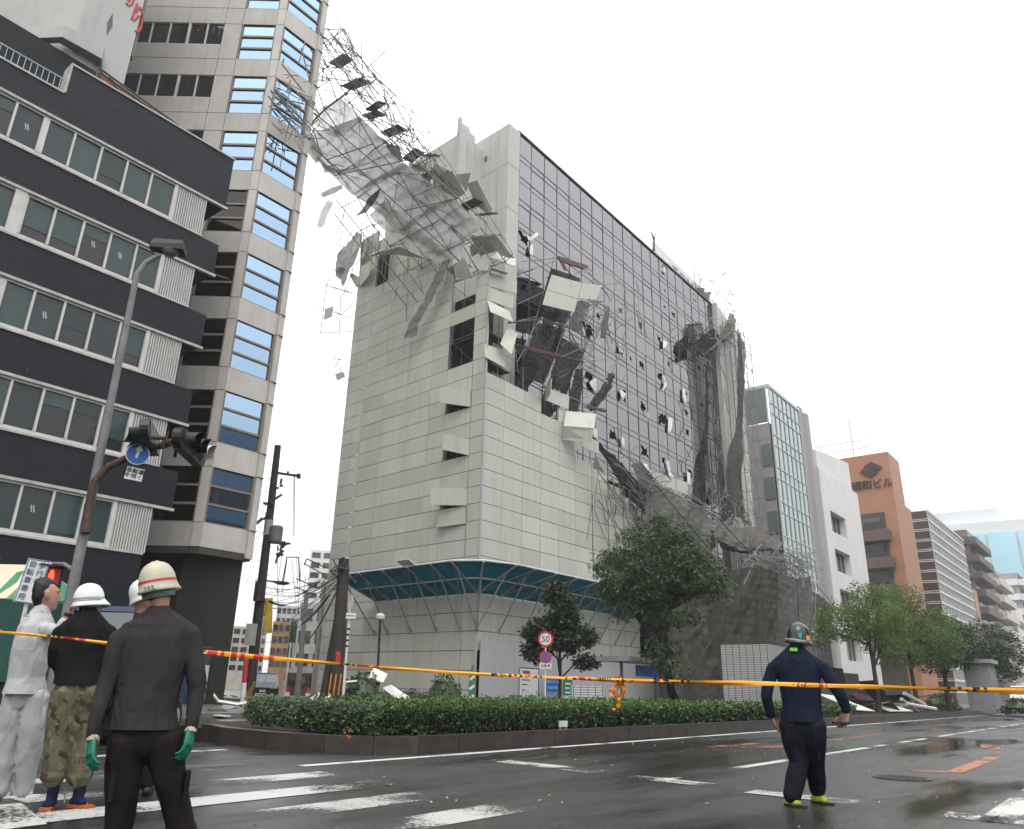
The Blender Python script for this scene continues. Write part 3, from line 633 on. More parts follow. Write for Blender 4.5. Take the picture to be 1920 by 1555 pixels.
mu.box(GX0-.05, GX0+.06, GY-.16, GY+.2, 2.8, GZ+.05); mu.box(GX0, GX1, GY-.1, GY+.3, GZ, GZ+.12)
cw_ = mu.build('curtain_wall', mull, t)
gl.build('glazing', cglass, t, cw_)
for q in slat_list: q.build('blind', M('rust_slat', (.16, .06, .045), .7, .3, 4), t, cw_)
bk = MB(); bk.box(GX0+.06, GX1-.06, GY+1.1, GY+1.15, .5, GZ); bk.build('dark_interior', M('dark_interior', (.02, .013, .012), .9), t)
# blinds and curtains blown out through the broken panes
cur = M('curtain_white', (.72, .71, .70), .7, .06, 2)
def curtain(pts):
    b = MB(); P3 = [on_y(x, y, GY-.12-.05*(k % 2)) for k, (x, y) in enumerate(pts)]
    b.prism(P3, (0, -.025, 0)); b.build('blown_curtain', cur, t)
for c in ([(988, 438), (993, 445), (1006, 436), (1010, 440), (995, 452), (990, 450)], [(994, 462), (999, 458), (999, 480), (993, 476)], [(1243, 638), (1252, 642), (1249, 652), (1243, 654)], [(1241, 702), (1246, 706), (1250, 722), (1243, 733), (1246, 716)], [(1163, 730), (1174, 740), (1167, 752), (1164, 744)], [(1253, 783), (1261, 785), (1260, 800), (1257, 812), (1252, 808)], [(1280, 728), (1284, 731), (1287, 756), (1282, 753)], [(1104, 717), (1117, 708), (1119, 738), (1110, 728)], [(1205, 868), (1214, 872), (1217, 882), (1208, 878)], [(1249, 862), (1254, 865), (1257, 885), (1263, 896), (1254, 892)], [(1288, 884), (1294, 888), (1294, 912), (1289, 906)], [(1322, 901), (1331, 904), (1345, 922), (1336, 926), (1327, 912), (1327, 925), (1324, 922)], [(1161, 645), (1166, 648), (1167, 662), (1161, 660)], [(1164, 818), (1170, 822), (1171, 840), (1166, 834)], [(986, 625), (990, 628), (991, 652), (986, 648)], [(1112, 800), (1119, 806), (1121, 823), (1113, 820)], [(1212, 772), (1216, 776), (1215, 786)]): curtain(c)
# blade wall and netted flank at the far end
fb = MB(); fb.box(GX1+.06, GX1+.46, GY-.45, GY+1.5, 2, 34.3); fb.build('blade_wall', conc2, t)
fl = MB(); fl.prism([(GX1+.5, 24.3, 0), (64.3, 24.3, 0), (64.3, 24.3, 33.2), (GX1+.5, 24.3, 34.1)], (0, 1.88, 0)); fl.build('flank_wall', conc2, t)
# rooftop signboard with blue letters and wrecked roof frames
sb = MB(); p0, p1 = on_y(1230, 461, 25.3), on_y(1331, 548, 25.3)
sb.prism([V((p0.x-.3, 25.3, 34.0)), V((p1.x, 25.3, 34.0)), V((p1.x, 25.3, 35.9)), V((p0.x-.3, 25.3, 36.3))], (0, .25, 0)); s_ = sb.build('roof_signboard', M('sign_white', (.62, .62, .61), .5, .05), t)
sc_ = (p1.x-p0.x)
text('sign_lettering', 'TOMOS', 1.5, (p0.x+sc_*.58, 25.27, 35.0), (1, 0, 0), (0, 0, 1), M('letter_blue', (.13, .15, .36), .5), t, s_, sx=1.25)
rb = MB(); c = on_y(1226, 470, GY+.2)
rb.path([c, c+V((.1, 0, 1.0)), c+V((-.25, 0, 1.6))], .1, 6, 0, .06); rb.tube(c+V((.1, 0, 1.0)), c+V((.4, 0, 1.8)), .07, .05); rb.build('bent_roof_post', M('rust_steel', (.12, .07, .055), .8, .4, 5), t)
# ================================================================ PANELLED SCAFFOLD AROUND THE CORNER
SY = 23.05; SC0 = V((26.35, SY, 0))
panel_m = M('panel_cream', (.51, .51, .445), .5, .07, .5, .03, streak=.34, isl=.46)
tubem = M('galvanised_tube', (.17, .165, .16), .5, .25, 5)
rust = M('rust_tube', (.10, .05, .045), .7, .3, 5)
darknet = net('dark_net', (.035, .032, .03), .93)
greynet = net('grey_net', (.33, .315, .30), .93, 1.2, .5)
tarp = net('pale_tarp', (.62, .605, .59), .94, .8, .6)
plank_m = M('steel_plank', (.07, .062, .058), .6, .3, 4, .2)
def PL(s, z, off=0): return SC0+DL*s+V((0, 0, z))-NL*off     # left face, off = outwards
def on_left(x, y, off=0): return on_plane(x, y, NL, NL.dot(SC0)-off)
CL_ = [.06, .97, 2.84, 4.13, 6.05, 8.16, 9.97, 11.75]
CR_ = [26.42, 27.86, 29.47, 31.02, 32.65, 34.3, 35.97, 37.6, 39.25, 40.9]
PHh = .835
topL = [26, 26, 27, 29, 31, 33, 34]
bnd = [on_y(x, y, SY) for x, y in [(912, 668), (948, 695), (983, 714), (1020, 752), (1066, 770), (1072, 808), (1095, 850), (1115, 868), (1138, 890), (1165, 908), (1190, 960), (1200, 1010)]]
def btop(X):
    for a, b in zip(bnd, bnd[1:]):
        if a.x <= X <= b.x: return a.z+(b.z-a.z)*(X-a.x)/max(1e-6, b.x-a.x)
    return bnd[0].z if X < bnd[0].x else 9
sk = thing('panelled_scaffold', 'scaffold clad in cream panels around the corner, torn open near its top', 'scaffold', SC0)
plist = []          # (distance, corner points, outward)
holesL = {(1, 24), (1, 25), (1, 20), (1, 21), (1, 22), (1, 17), (1, 14), (1, 11), (5, 30), (5, 31), (5, 29)}
for i in range(7):
    a, b = CL_[i]+.012, CL_[i+1]-.012
    for k in range(0, topL[i]):
        if (i, k) in holesL: continue
        z0, z1 = k*PHh+.014, (k+1)*PHh-.014
        j = [random.uniform(0, .012) for _ in range(4)]
        plist.append(([PL(a, z0, j[0]), PL(b, z0, j[1]), PL(b, z1, j[2]), PL(a, z1, j[3])], NL*.03))
for i in range(9):
    a, b = CR_[i]+.012, CR_[i+1]-.012
    n = int((btop((a+b)/2))/PHh+.15)
    for k in range(0 if i > 11 else 3, n):
        if (i, k) in {(3, n-1)}: continue
        z0, z1 = k*PHh+.014, (k+1)*PHh-.014; bulge = .25*max(0, (i-5)/4)*(1 if k > 8 else .3)
        y = [SY-.01-random.uniform(0, .012)-bulge*random.uniform(.7, 1) for _ in range(4)]
        plist.append(([V((a, y[0], z0)), V((b, y[1], z0)), V((b, y[2], z1)), V((a, y[3], z1))], V((0, .03, 0))))
plist.sort(key=lambda q: (q[0][0]-EYE).length)
rest = MB()
for n, (pts, e) in enumerate(plist):
    if n < 72: b = MB(); b.prism(pts, e); b.build('panel', panel_m, sk)
    else: rest.prism(pts, e)
o = rest.build('panel_cladding', panel_m, sk); o['kind'] = 'stuff'
def loose(kind, pts, name='panel'):
    """a torn-off panel: pixel corners, each with its distance in front of the face"""
    P3 = [on_left(x, y, d) if kind == 'L' else on_y(x, y, SY-d) for x, y, d in pts]
    n = (P3[1]-P3[0]).cross(P3[-1]-P3[0]).normalized()*.035
    b = MB(); b.prism(P3, n); b.build(name, panel_m, sk)
for q in ([(825, 726, .7), (882, 734, .06), (882, 763, .06), (824, 755, .7)], [(831, 813, .6), (880, 824, .06), (879, 854, .06), (829, 843, .6)], [(807, 915, .75), (876, 916, .06), (875, 948, .06), (807, 947, .75)], [(820, 959, .3), (873, 949, .05), (873, 982, .05), (819, 989, .3)],
          [(687, 450, .8), (686, 472, .7), (675, 496, .06), (676, 455, .06)], [(692, 494, .7), (692, 516, .7), (674, 539, .06), (674, 499, .06)], [(704, 476, .35), (703, 500, .35), (692, 508, .6), (690, 494, .6)], [(676, 437, .9), (675, 460, .8), (659, 480, .4), (660, 462, .4)], [(679, 523, .1), (668, 540, .1), (655, 516, .2), (660, 512, .2)],
          [(885, 487, .1), (917, 484, .05), (915, 508, .05), (899, 507, .25)], [(850, 500, .5), (870, 482, .9), (886, 520, .5), (855, 522, .3)]): loose('L', q)
for q in ([(921, 483, .2), (934, 471, -.5), (968, 486, -.4), (966, 500, .2)], [(916, 511, .05), (969, 527, .12), (969, 551, .12), (916, 536, .05)], [(915, 538, .04), (964, 556, .3), (962, 580, .3), (914, 562, .04)], [(914, 563, .04), (955, 584, .4), (962, 604, .6), (920, 585, .5)], [(953, 609, .3), (970, 627, .5), (959, 665, .7), (938, 645, .4)], [(909, 645, .03), (947, 658, .03), (947, 690, .16), (909, 669, .16)],
          [(917, 506, .1), (922, 502, .5), (952, 512, .5), (950, 516, .1)]): loose('R', q)
for q in ([(1061, 771, .1), (1118, 776, 1.3), (1114, 803, 1.5), (1057, 799, .35)], [(1057, 800, .35), (1114, 804, 1.5), (1109, 830, 1.3), (1054, 825, .1)], [(1092, 828, .05), (1110, 822, .2), (1123, 829, .3), (1122, 852, .3), (1092, 838, .05)], [(1034, 709, .9), (1032, 738, .9), (1021, 753, .05), (1022, 727, .05)], [(1033, 730, .1), (1068, 743, .15), (1066, 768, .15), (1022, 750, .05)], [(1117, 855, .5), (1137, 868, .2), (1136, 890, .1), (1112, 880, .05)]): loose('R', q)
# corner post, end return, frames behind the skin
cp = MB(); cp.obox(SC0+V((-.02, -.02, 10.9)), (.045, 0, 0), (0, .045, 0), (0, 0, 10.9)); cp.obox(SC0+V((.03, -.03, 10.9)), (.02, 0, 0), (0, .02, 0), (0, 0, 10.9))
cp.build('corner_post', M('post_grey', (.36, .36, .38), .4, .1), sk)
ep = MB()
for k in range(33): ep.obox(PL(11.8, k*PHh+PHh/2, -.5), NL*.5, DL*.012, V((0, 0, PHh/2-.01)))
ep.build('end_return', M('end_sheet', (.62, .62, .59), .5, .06, isl=.1), sk)
fr = MB()
for off in (-.1, -.95):
    for s in [.1]+CL_[1:-1]+[11.7]:
        i = max(0, min(6, [k for k in range(7) if CL_[k] <= s+.01][-1] if s > .06 else 0)); fr.tube(PL(s, 0, off), PL(s, min(topL[i], 26+s*.55)*PHh+.3, off), .025, n=5)
    for k in range(0, 26, 2): fr.tube(PL(.1, k*PHh, off), PL(11.7, k*PHh, off), .022, n=5)
    for X in CR_:
        fr.tube((X, SY-off-.02, 0), (X, SY-off-.02, max(btop(X)+.8, 6)), .025, n=5)
    for k in range(2, 21, 2):
        xe = [x for x in CR_ if btop(x) > k*PHh]; fr.tube((26.5, SY-off-.02, k*PHh), (xe[-1] if xe else 27.8, SY-off-.02, k*PHh), .022, n=5)
for s in (1.0, 2.8):
    for k in range(18, 26, 2):
        fr.tube(PL(s, k*PHh, -.1), PL(s, k*PHh, -.95), .02, n=5); fr.tube(PL(1.0, k*PHh, -.1), PL(2.8, (k+2)*PHh, -.1), .016, n=5)
fr.build('tube_frame', tubem, sk)
ib = MB(); ib.grid([[PL(11.6, z, -1.15), PL(1.3, z, -1.15)] for z in (.2, 12, 21.5)]); ib.grid([[PL(11.6, z, -1.15), PL(4.2, z, -1.15)] for z in (21.5, 27.6)]); ib.grid([[V((27.3, SY+1.15, z)), V((33.5, SY+1.15, z))] for z in (.2, 8, 16.5)]); ib.grid([[V((27.3, SY+.95, z)), V((27.9, SY+.95, z))] for z in (16.5, 20.6)])
ib.build('inner_net', M('inner_net_dark', (.018, .016, .015), .9), sk)
wp = MB()
for k in range(18, 26, 2): wp.obox(PL(6, k*PHh-.1, -.55), DL*5.7, NL*.3, V((0, 0, .025)))
for k in (20, 22): wp.box(26.6, 28.5, SY+.2, SY+.8, k*PHh-.14, k*PHh-.1)
wp.build('walkway', plank_m, sk)
# slanting protection canopy
blue_m = net('canopy_blue', (.014, .19, .27), 1.0, .8, .45)
steel = M('canopy_steel', (.24, .235, .235), .45, .2, 3)
ZI, ZO, OFF = 5.03, 6.12, 2.0
inner, outer = [], []
for s in (8.0, 6.2, 4.4, 2.6, 1.0): inner.append(PL(s-.35*0, ZI, .04)); outer.append(PL(s+.25*max(0, s-7), ZO, OFF))
outer[0] = PL(8.15, ZO, OFF); inner[0] = PL(7.2, ZI, .04)
cpts_i = inner+[SC0+V((-.05, -.05, ZI))]*3
cpts_o = outer+[PL(-.35, ZO, OFF), SC0+V((-1.25, -1.35, ZO+.02)), V((SC0.x+.2, SY-OFF, ZO))]
for x in (27.9, 29.6, 31.3, 33.0, 34.7, 36.4, 38.1, 39.8, 41.5): cpts_i.append(V((x, SY-.06, ZI))); cpts_o.append(V((x, SY-OFF, ZO)))
can = MB()
for k in range(len(cpts_i)-1):
    a, b, c, d = cpts_i[k], cpts_i[k+1], cpts_o[k+1], cpts_o[k]
    if (a-b).length < .01: can.prism([a, c, d], (0, 0, -.03))
    else: can.prism([a, b, c, d], (0, 0, -.03))
cn = can.build('canopy', blue_m, sk)
for k in range(len(cpts_i)):
    b = MB(); a, o_ = cpts_i[k]+V((0, 0, -.06)), cpts_o[k]+V((0, 0, -.06)); foot = V((cpts_i[k].x, cpts_i[k].y, 3.42))
    if k in (5, 6, 7): foot = SC0+V((-.08, -.08, 3.42))
    b.tube(a, o_+(o_-a)*.03, .05, n=6); b.tube(foot, a.lerp(o_, .78), .04, n=6); b.tube(foot+V((0, 0, -.1)), foot+V((0, 0, .12)), .07, n=6)
    if k+1 < len(cpts_i) and (cpts_i[k]-cpts_i[k+1]).length > .1: b.tube(a, cpts_o[k+1]+V((0, 0, -.06)), .022, n=5)
    b.build('strut', steel, sk, cn)
eb = MB(); eb.path([p+V((0, 0, .03)) for p in cpts_o], .045, 6); eb.path([p+(q-p)*.5+V((0, 0, -.06)) for p, q in zip(cpts_i, cpts_o)], .03, 6)
eb.build('edge_tube', M('edge_white', (.6, .6, .6), .4), sk, cn)
loose('L', [(743, 1052, 2.3), (766, 1049, 2.6), (779, 1060, 2.4), (755, 1062, 2.1)])
# ================================================================ COLLAPSED TOP SECTION leaning on the tower
random.seed(21)
B0, T1 = V((26.4, 22.8, 22.0)), V((17.75, 27.75, 34.0)); LEN = (T1-B0).length; AX = (T1-B0)/LEN; NX = -AX.cross(DL); NX.normalize()
def PS(s, t_, w_, j=.0):
    bow = .5*sin(pi*s/LEN)
    p = B0+AX*s+DL*t_+NX*(w_-bow*.3)
    if j: p += V((random.gauss(0, j), random.gauss(0, j), random.gauss(0, j)))
    return p
def on_slab(x, y, w_=0): return on_plane(x, y, NX, NX.dot(B0)+w_)
ck = thing('collapsed_scaffold', 'mangled scaffold section folded over against the beige tower with torn grey sheets', 'scaffold', B0)
fr = MB(); rs_l = []; rs_d = {}
def rsx(k):
    if k not in (2, 5, 7): return fr
    rs_l.append(MB()); return rs_l[-1]
TT = [0, 1.8, 3.6, 5.4]; nodes = {}
for w_ in (0, 1.0):
    for k in range(10):
        for i, tt in enumerate(TT):
            sq = 1-.25*max(0, k-6)/3
            nodes[(w_, k, i)] = PS(k*LEN/9, tt*sq+random.gauss(0, .06), w_+.02*k, .07)
for w_ in (0, 1.0):
    for k in range(10):
        for i in range(4):
            p = nodes[(w_, k, i)]
            if k < 9: fr.tube(p, nodes[(w_, k+1, i)], .03, n=5)
            if i < 3 and random.random() < .85: rsx(k).tube(p, nodes[(w_, k, i+1)], .05 if k == 7 and w_ == 0 else .026, n=5)
            if i < 3 and k < 9 and random.random() < .6: fr.tube(p, nodes[(w_, k+1, i+1)], .016, n=4); 
            if i < 3 and k < 9 and random.random() < .5: fr.tube(nodes[(w_, k+1, i)], nodes[(w_, k, i+1)], .016, n=4)
            if w_ == 0: fr.tube(p, nodes[(1.0, k, i)], .024, n=5)
            if random.random() < .5: fr.tube(p-AX*.08, p+AX*.08, .055, n=5)
# third, thinner frame peeled off behind
edge = [(600, 55, 1.1), (660, 105, 1.5), (705, 148, 2), (742, 178, 2.3), (775, 210, 2.4), (805, 248, 2.4), (830, 290, 2.2), (862, 335, 2), (905, 385, 1.6), (940, 440, 1.3), (962, 478, 1)]
E3 = [on_slab(x, y, w_) for x, y, w_ in edge]; fr.path(E3, .022, 5)
for k, p in enumerate(E3):
    q = nodes[(1.0, max(0, 9-int(k*.9)), 0)]; fr.tube(p, q, .018, n=4)
    if k: fr.tube(E3[k-1], q, .014, n=4)
    fr.tube(p+DL*1.6+V((0, 0, .1)), p, .018, n=4)
E4 = [p.lerp(nodes[(1.0, max(0, 9-int(k*.9)), 0)], .5) for k, p in enumerate(E3)]; fr.path(E4, .02, 5)
for _ in range(190):      # bent and broken tubes inside the wreck
    s = random.uniform(3, LEN); tt = random.uniform(-.3, 1.1 if random.random() < .75 else 5.5); p = PS(s, tt, random.uniform(-.2, 1.3)); d = AX*random.gauss(.9, .7)+DL*random.gauss(0, .5)+NX*random.gauss(0, .35)
    m = p+d*random.uniform(.4, .8)+V((random.gauss(0, .12), random.gauss(0, .12), random.gauss(0, .12))); fr.path([p, m, m+d*random.uniform(.2, .8)+V((0, 0, random.uniform(-.3, .1)))], random.choice((.018, .024, .028)), 4)
for a, b in (((510, 170), (545, 180)), ((503, 180), (620, 300)), ((512, 165), (640, 290)), ((520, 180), (572, 240)), ((508, 175), (560, 222)), ((545, 150), (600, 228)), ((555, 160), (575, 235)), ((530, 185), (556, 240)), ((540, 205), (588, 215)), ((575, 110), (600, 60)), ((585, 70), (605, 130)), ((592, 60), (580, 170)), ((560, 88), (578, 130)), ((600, 60), (620, 110)), ((572, 150), (590, 90)), ((500, 205), (570, 215)), ((470, 145), (640, 175)), ((485, 160), (600, 165))):
    fr.tube(on_slab(*a, random.uniform(-.3, .3)), on_slab(*b, random.uniform(-.3, .3)), random.choice((.018, .026)), n=4)
for _ in range(26):      # loose ends hanging below
    s, tt = random.uniform(.3, 6), random.uniform(4.5, 6.6); p = PS(s, tt, -.1); fr.tube(p, p+V((random.gauss(0, .1), random.gauss(0, .15), -random.uniform(.6, 2.2))), .018, n=4)
for k in (0, 1, 2, 3, 4): fr.tube(PS(k*1.7, 5.4, 0), PS(k*1.7+random.uniform(-.2, .2), 6.9, -.1), .024, n=5)
fr.tube(PS(-1.0, 6.0, -.2), PS(7.5, 6.6, -.1), .03, n=5); fr.tube(PS(-1.5, 6.9, -.2), PS(6.8, 7.4, -.1), .03, n=5)
for _ in range(46):      # crumpled ends pressed against the tower's bay
    x, y = random.uniform(505, 575), random.uniform(140, 262); a = random.gauss(.8, .7); L = random.uniform(14, 60); Y0 = random.uniform(27.0, 27.8); fr.tube(on_y(x, y, Y0), on_y(x+cos(a)*L, y+sin(a)*L, Y0+random.uniform(-.4, .2)), random.choice((.016, .022, .028)), n=4)
for a, c in (((508, 172), (562, 228)), ((514, 168), (575, 235)), ((503, 180), (548, 240)), ((520, 178), (590, 250)), ((565, 90), (580, 150)), ((572, 80), (560, 120)), ((528, 120), (566, 168)), ((545, 150), (538, 172)), ((520, 205), (560, 250)), ((505, 200), (530, 190)), ((555, 175), (600, 215))): fr.tube(on_y(*a, 27.2), on_y(*c, 27.3), .034, n=5)
fr.build('tube_frame', tubem, ck); [q.build('ledger', rust, ck) for q in rs_l]
# walkway planks between the two layers
for x, y, L, wd, ro in ((640, 115, .9, .5, .2), (668, 158, 1.1, .55, .4), (705, 200, .8, .4, .1), (700, 216, .9, .4, .5), (738, 246, 1.0, .45, .3), (775, 292, .8, .45, -.2), (805, 292, .8, .32, .8), (805, 330, 1.0, .45, .2), (880, 385, 1.1, .5, .1), (912, 402, .8, .4, .6), (617, 362, .8, .3, .3)):
    c = on_slab(x, y, random.uniform(.5, 1.2)); d = (DL*cos(ro)+AX*sin(ro)*.5).normalized(); e = (NX*cos(ro)-AX*.5+V((random.gauss(0, .15), 0, random.gauss(0, .15)))); e = (e-d*e.dot(d)).normalized(); n = d.cross(e)
    L *= .68; wd *= .75; b = MB(); b.obox(c, d*L, e*wd, n*.03)
    for k in range(-3, 4): b.obox(c-n*.035+d*(L*k/3.2), d*.02, e*wd, n*.012)
    b.build('plank', plank_m if y != 115 else M('plank_pale', (.3, .28, .25), .6, .2), ck)
def sheetpx(name, rows, m, root, fn, nu=14, nv=14, amp=.12, freq=1.1, seed=1, edge=.05, grow=1.0):
    cx = sum(p[0] for r in rows for p in r)/sum(len(r) for r in rows); cy = sum(p[1] for r in rows for p in r)/sum(len(r) for r in rows)
    rows = [[(cx+(p[0]-cx)*grow, cy+(p[1]-cy)*grow, *p[2:]) for p in r] for r in rows]
    b = MB(); sheet(b, [[fn(*p) for p in r] for r in rows], nu, nv, amp, freq, seed, 0, edge); return b.build(name, m, root, smooth=True)
sl_ = lambda x, y, w_=-.08: on_slab(x, y, w_)
sheetpx('torn_sheet', [[(571, 222), (605, 200), (638, 182)], [(598, 240), (630, 222), (655, 200)], [(630, 258), (655, 240), (676, 222)]], net('light_tarp', (.7, .7, .69), .8, .9, .6), ck, lambda x, y: sl_(x, y, .1), seed=3)
for k, rows in enumerate(([[(578, 262), (602, 250), (622, 243)], [(590, 290), (615, 281), (641, 274)], [(617, 322), (638, 318), (660, 312)]],
                          [[(626, 242), (650, 234), (672, 226)], [(645, 272), (672, 262), (698, 250)], [(664, 310), (690, 300), (724, 286)]],
                          [[(598, 296), (606, 306), (616, 325)], [(625, 330), (640, 330), (660, 318)], [(656, 362), (676, 352), (700, 340)]],
                          [[(664, 316), (695, 304), (726, 290)], [(680, 328), (708, 318), (740, 302)], [(704, 338), (730, 328), (757, 314)]])): sheetpx('torn_sheet', rows, tarp, ck, lambda x, y: sl_(x, y, -.08-.03*k), 14, 14, .13, 1.3, 5+k, grow=1.16)
sheetpx('torn_sheet', [[(554, 250), (562, 240), (575, 228)], [(565, 272), (575, 262), (580, 248)], [(590, 312), (596, 300), (604, 290)]], tarp, ck, lambda x, y: sl_(x, y, -.3), 8, 10, .2, 1.4, 8)
for k, rows in enumerate(([[(668, 366), (690, 350), (712, 336)], [(710, 396), (735, 378), (758, 362)], [(752, 430), (775, 412), (798, 396)]],
                          [[(716, 334), (738, 322), (760, 311)], [(762, 360), (785, 344), (808, 348)], [(802, 393), (828, 378), (850, 374)]],
                          [[(755, 433), (780, 415), (800, 399)], [(800, 462), (815, 445), (838, 425)], [(842, 487), (856, 470), (866, 452)]],
                          [[(804, 396), (830, 382), (852, 377)], [(840, 424), (858, 412), (876, 404)], [(868, 452), (884, 436), (897, 425)]])): sheetpx('torn_sheet', rows, tarp, ck, lambda x, y: sl_(x, y, -.08-.03*k), 14, 14, .12, 1.1, 11+k, grow=1.13)
ob = MB()
for a, c in (((570, 196), (900, 470)), ((598, 250), (860, 488)), ((640, 180), (915, 420)), ((585, 275), (730, 400)), ((612, 300), (700, 270)), ((625, 330), (765, 300)), ((760, 395), (860, 372)), ((840, 430), (866, 420)), ((846, 420), (856, 440)), ((580, 240), (596, 225)), ((575, 262), (600, 232))): ob.tube(on_slab(*a, -.22), on_slab(*c, -.2), .03, n=5)
ob.build('outer_tube', tubem, ck)
sheetpx('torn_sheet', [[(688, 406), (702, 392), (716, 378)], [(735, 445), (750, 432), (765, 418)], [(795, 475), (806, 470), (818, 460)], [(812, 500), (826, 494), (845, 487)]], net('ripped_tarp', (.62, .6, .58), .85, 2.5, .6), ck, lambda x, y: sl_(x, y, -.25), 10, 20, .2, 1.6, 12)
sheetpx('torn_sheet', [[(688, 372), (700, 362), (712, 352)], [(680, 388), (692, 378), (706, 372)], [(664, 408), (672, 404), (684, 400)]], darknet, ck, lambda x, y: sl_(x, y, -.3), 6, 8, .1, 1.5, 14)
sheetpx('torn_sheet', [[(600, 362), (618, 354), (640, 346)], [(603, 372), (620, 366), (642, 354)]], tarp, ck, lambda x, y: sl_(x, y, -.4), 8, 4, .08, 1.5, 15)
sheetpx('hanging_strip', [[(826, 490), (834, 486), (842, 484)], [(802, 540), (808, 542), (818, 538)], [(784, 575), (791, 577), (800, 574)], [(762, 612), (770, 612), (783, 606)], [(753, 634), (765, 633), (778, 627)]], greynet, ck, lambda x, y: on_left(x, y, .9), 6, 24, .16, 2.2, 16, .04)
sheetpx('hanging_strip', [[(612, 375), (618, 378), (624, 380)], [(600, 398), (606, 402), (614, 402)], [(592, 422), (597, 428), (604, 425)]], net('pale_plastic', (.6, .6, .6), .8), ck, lambda x, y: sl_(x, y, -.5), 5, 10, .12, 2, 17)
for q in ([(700, 250), (722, 262), (735, 275), (712, 268)], [(722, 268), (748, 275), (756, 305), (730, 296)], [(765, 305), (800, 312), (792, 320), (770, 325)], [(812, 306), (842, 318), (838, 336), (815, 332)], [(820, 332), (848, 320), (872, 362), (850, 378), (822, 350)], [(852, 328), (882, 324), (874, 360)], [(876, 344), (895, 338), (922, 390), (918, 405), (890, 382)], [(880, 440), (915, 445), (935, 470), (900, 480)], [(905, 445), (930, 440), (965, 485), (940, 480)], [(838, 505), (866, 486), (885, 500), (852, 523)], [(880, 462), (900, 452), (906, 470), (884, 482)], [(690, 480), (706, 470), (750, 462), (800, 486), (745, 478)]):
    P3 = [on_slab(x, y, 1.15+random.uniform(-.15, .25)) for x, y in q]; b = MB(); b.prism(P3, NX*.04); b.build('panel', panel_m, ck)
# small frame still hanging off the left end, a wrapped bundle and two stray panels
hf = thing('hanging_frame', 'thin tube frame dangling off the left edge of the panelled scaffold', 'scaffold', PL(11.9, 20))
fn = lambda x, y, d=.2: on_left(x, y, d)
fb = MB()
for a, b in (((612, 535), (601, 625)), ((640, 535), (636, 623)), ((592, 625), (660, 622)), ((603, 530), (662, 552)), ((608, 536), (662, 549)), ((591, 575), (658, 596)), ((640, 590), (660, 572)), ((618, 520), (612, 535)), ((622, 581), (640, 590)), ((635, 480), (662, 430)), ((630, 470), (650, 508)), ((586, 554), (590, 556)), ((643, 555), (662, 505)), ((637, 700), (640, 685)), ((640, 675), (625, 672)), ((638, 672), (628, 690)), ((631, 440), (645, 400)), ((690, 470), (655, 510)), ((660, 400), (640, 350)), ((635, 470), (648, 385))): fb.tube(fn(*a), fn(*b), .025, n=5)
fb.build('tube_frame', tubem, hf)
sheetpx('net_bundle', [[(660, 436), (668, 434), (675, 438)], [(640, 462), (655, 468), (668, 470)], [(624, 495), (640, 500), (655, 500)], [(628, 518), (634, 524), (640, 538)]], greynet, hf, lambda x, y: fn(x, y, .6), 8, 14, .25, 1.8, 22)
for q in ([(609, 580), (624, 574), (622, 594), (607, 600)], [(628, 702), (643, 697), (647, 706), (632, 714)], [(627, 506), (640, 500), (648, 506), (636, 520)]):
    b = MB(); b.prism([fn(x, y, .3) for x, y in q], NL*.03); b.build('panel', panel_m, hf)
# ================================================================ WRECKED SCAFFOLD BEFORE THE GLASS FRONT
random.seed(31)
fy = lambda x, y, d=.6: on_y(x, y, SY+.7-d)
wk = thing('wrecked_scaffold', 'buckled scaffold bay with cream panels and dark nets hanging before the glass front', 'scaffold', on_y(1020, 700, SY))
def z4(x, y): return (950+x/4.572, 460+y/4.572)
fb = MB(); rb = MB()
L4 = [((385, 190), (105, 1100)), ((410, 95), (385, 190)), ((640, 280), (330, 1190)), ((700, 190), (640, 280)), ((500, 640), (300, 1180)), ((130, 140), (430, 110)), ((95, 245), (430, 130)), ((95, 505), (330, 395)), ((95, 650), (270, 610)), ((430, 105), (560, 260)), ((560, 260), (700, 190)), ((270, 640), (430, 900)), ((510, 690), (200, 900)), ((280, 640), (150, 860)), ((520, 700), (660, 950)), ((460, 960), (740, 840)), ((560, 670), (790, 740)), ((520, 690), (740, 840)), ((740, 840), (960, 270)), ((770, 800), (975, 265)), ((680, 1000), (870, 530)), ((700, 1000), (760, 820)), ((600, 640), (850, 560)), ((650, 1060), (860, 1180)), ((650, 1060), (740, 840)), ((860, 1180), (960, 960)), ((960, 980), (1040, 620)), ((985, 980), (1050, 680)), ((930, 720), (1110, 610)), ((850, 520), (760, 505)), ((840, 340), (960, 320)), ((790, 330), (900, 480)), ((690, 990), (860, 980)), ((1020, 385), (1030, 560)), ((1130, 380), (1130, 560)), ((1020, 390), (1135, 385)), ((1025, 520), (1130, 510)), ((1130, 560), (1210, 800)), ((1115, 560), (1160, 770)), ((1030, 560), (1020, 640)), ((1130, 385), (1110, 310)), ((560, 780), (620, 900)), ((470, 760), (640, 860)), ((540, 600), (660, 760)), ((250, 680), (260, 780)), ((640, 160), (740, 230)), ((700, 230), (790, 340)), ((70, 850), (100, 1100)), ((75, 900), (180, 1010)), ((90, 1000), (160, 880)), ((540, 1300), (690, 1370)), ((640, 1390), (850, 1420)), ((690, 1390), (960, 950)), ((720, 1400), (930, 1090)), ((830, 720), (1000, 900)), ((600, 300), (780, 520))]
for a, b in L4:
    d = random.uniform(.2, 1.1); fb.tube(fy(*z4(*a), d), fy(*z4(*b), d+random.uniform(-.3, .3)), random.choice((.02, .026, .03)), n=5)
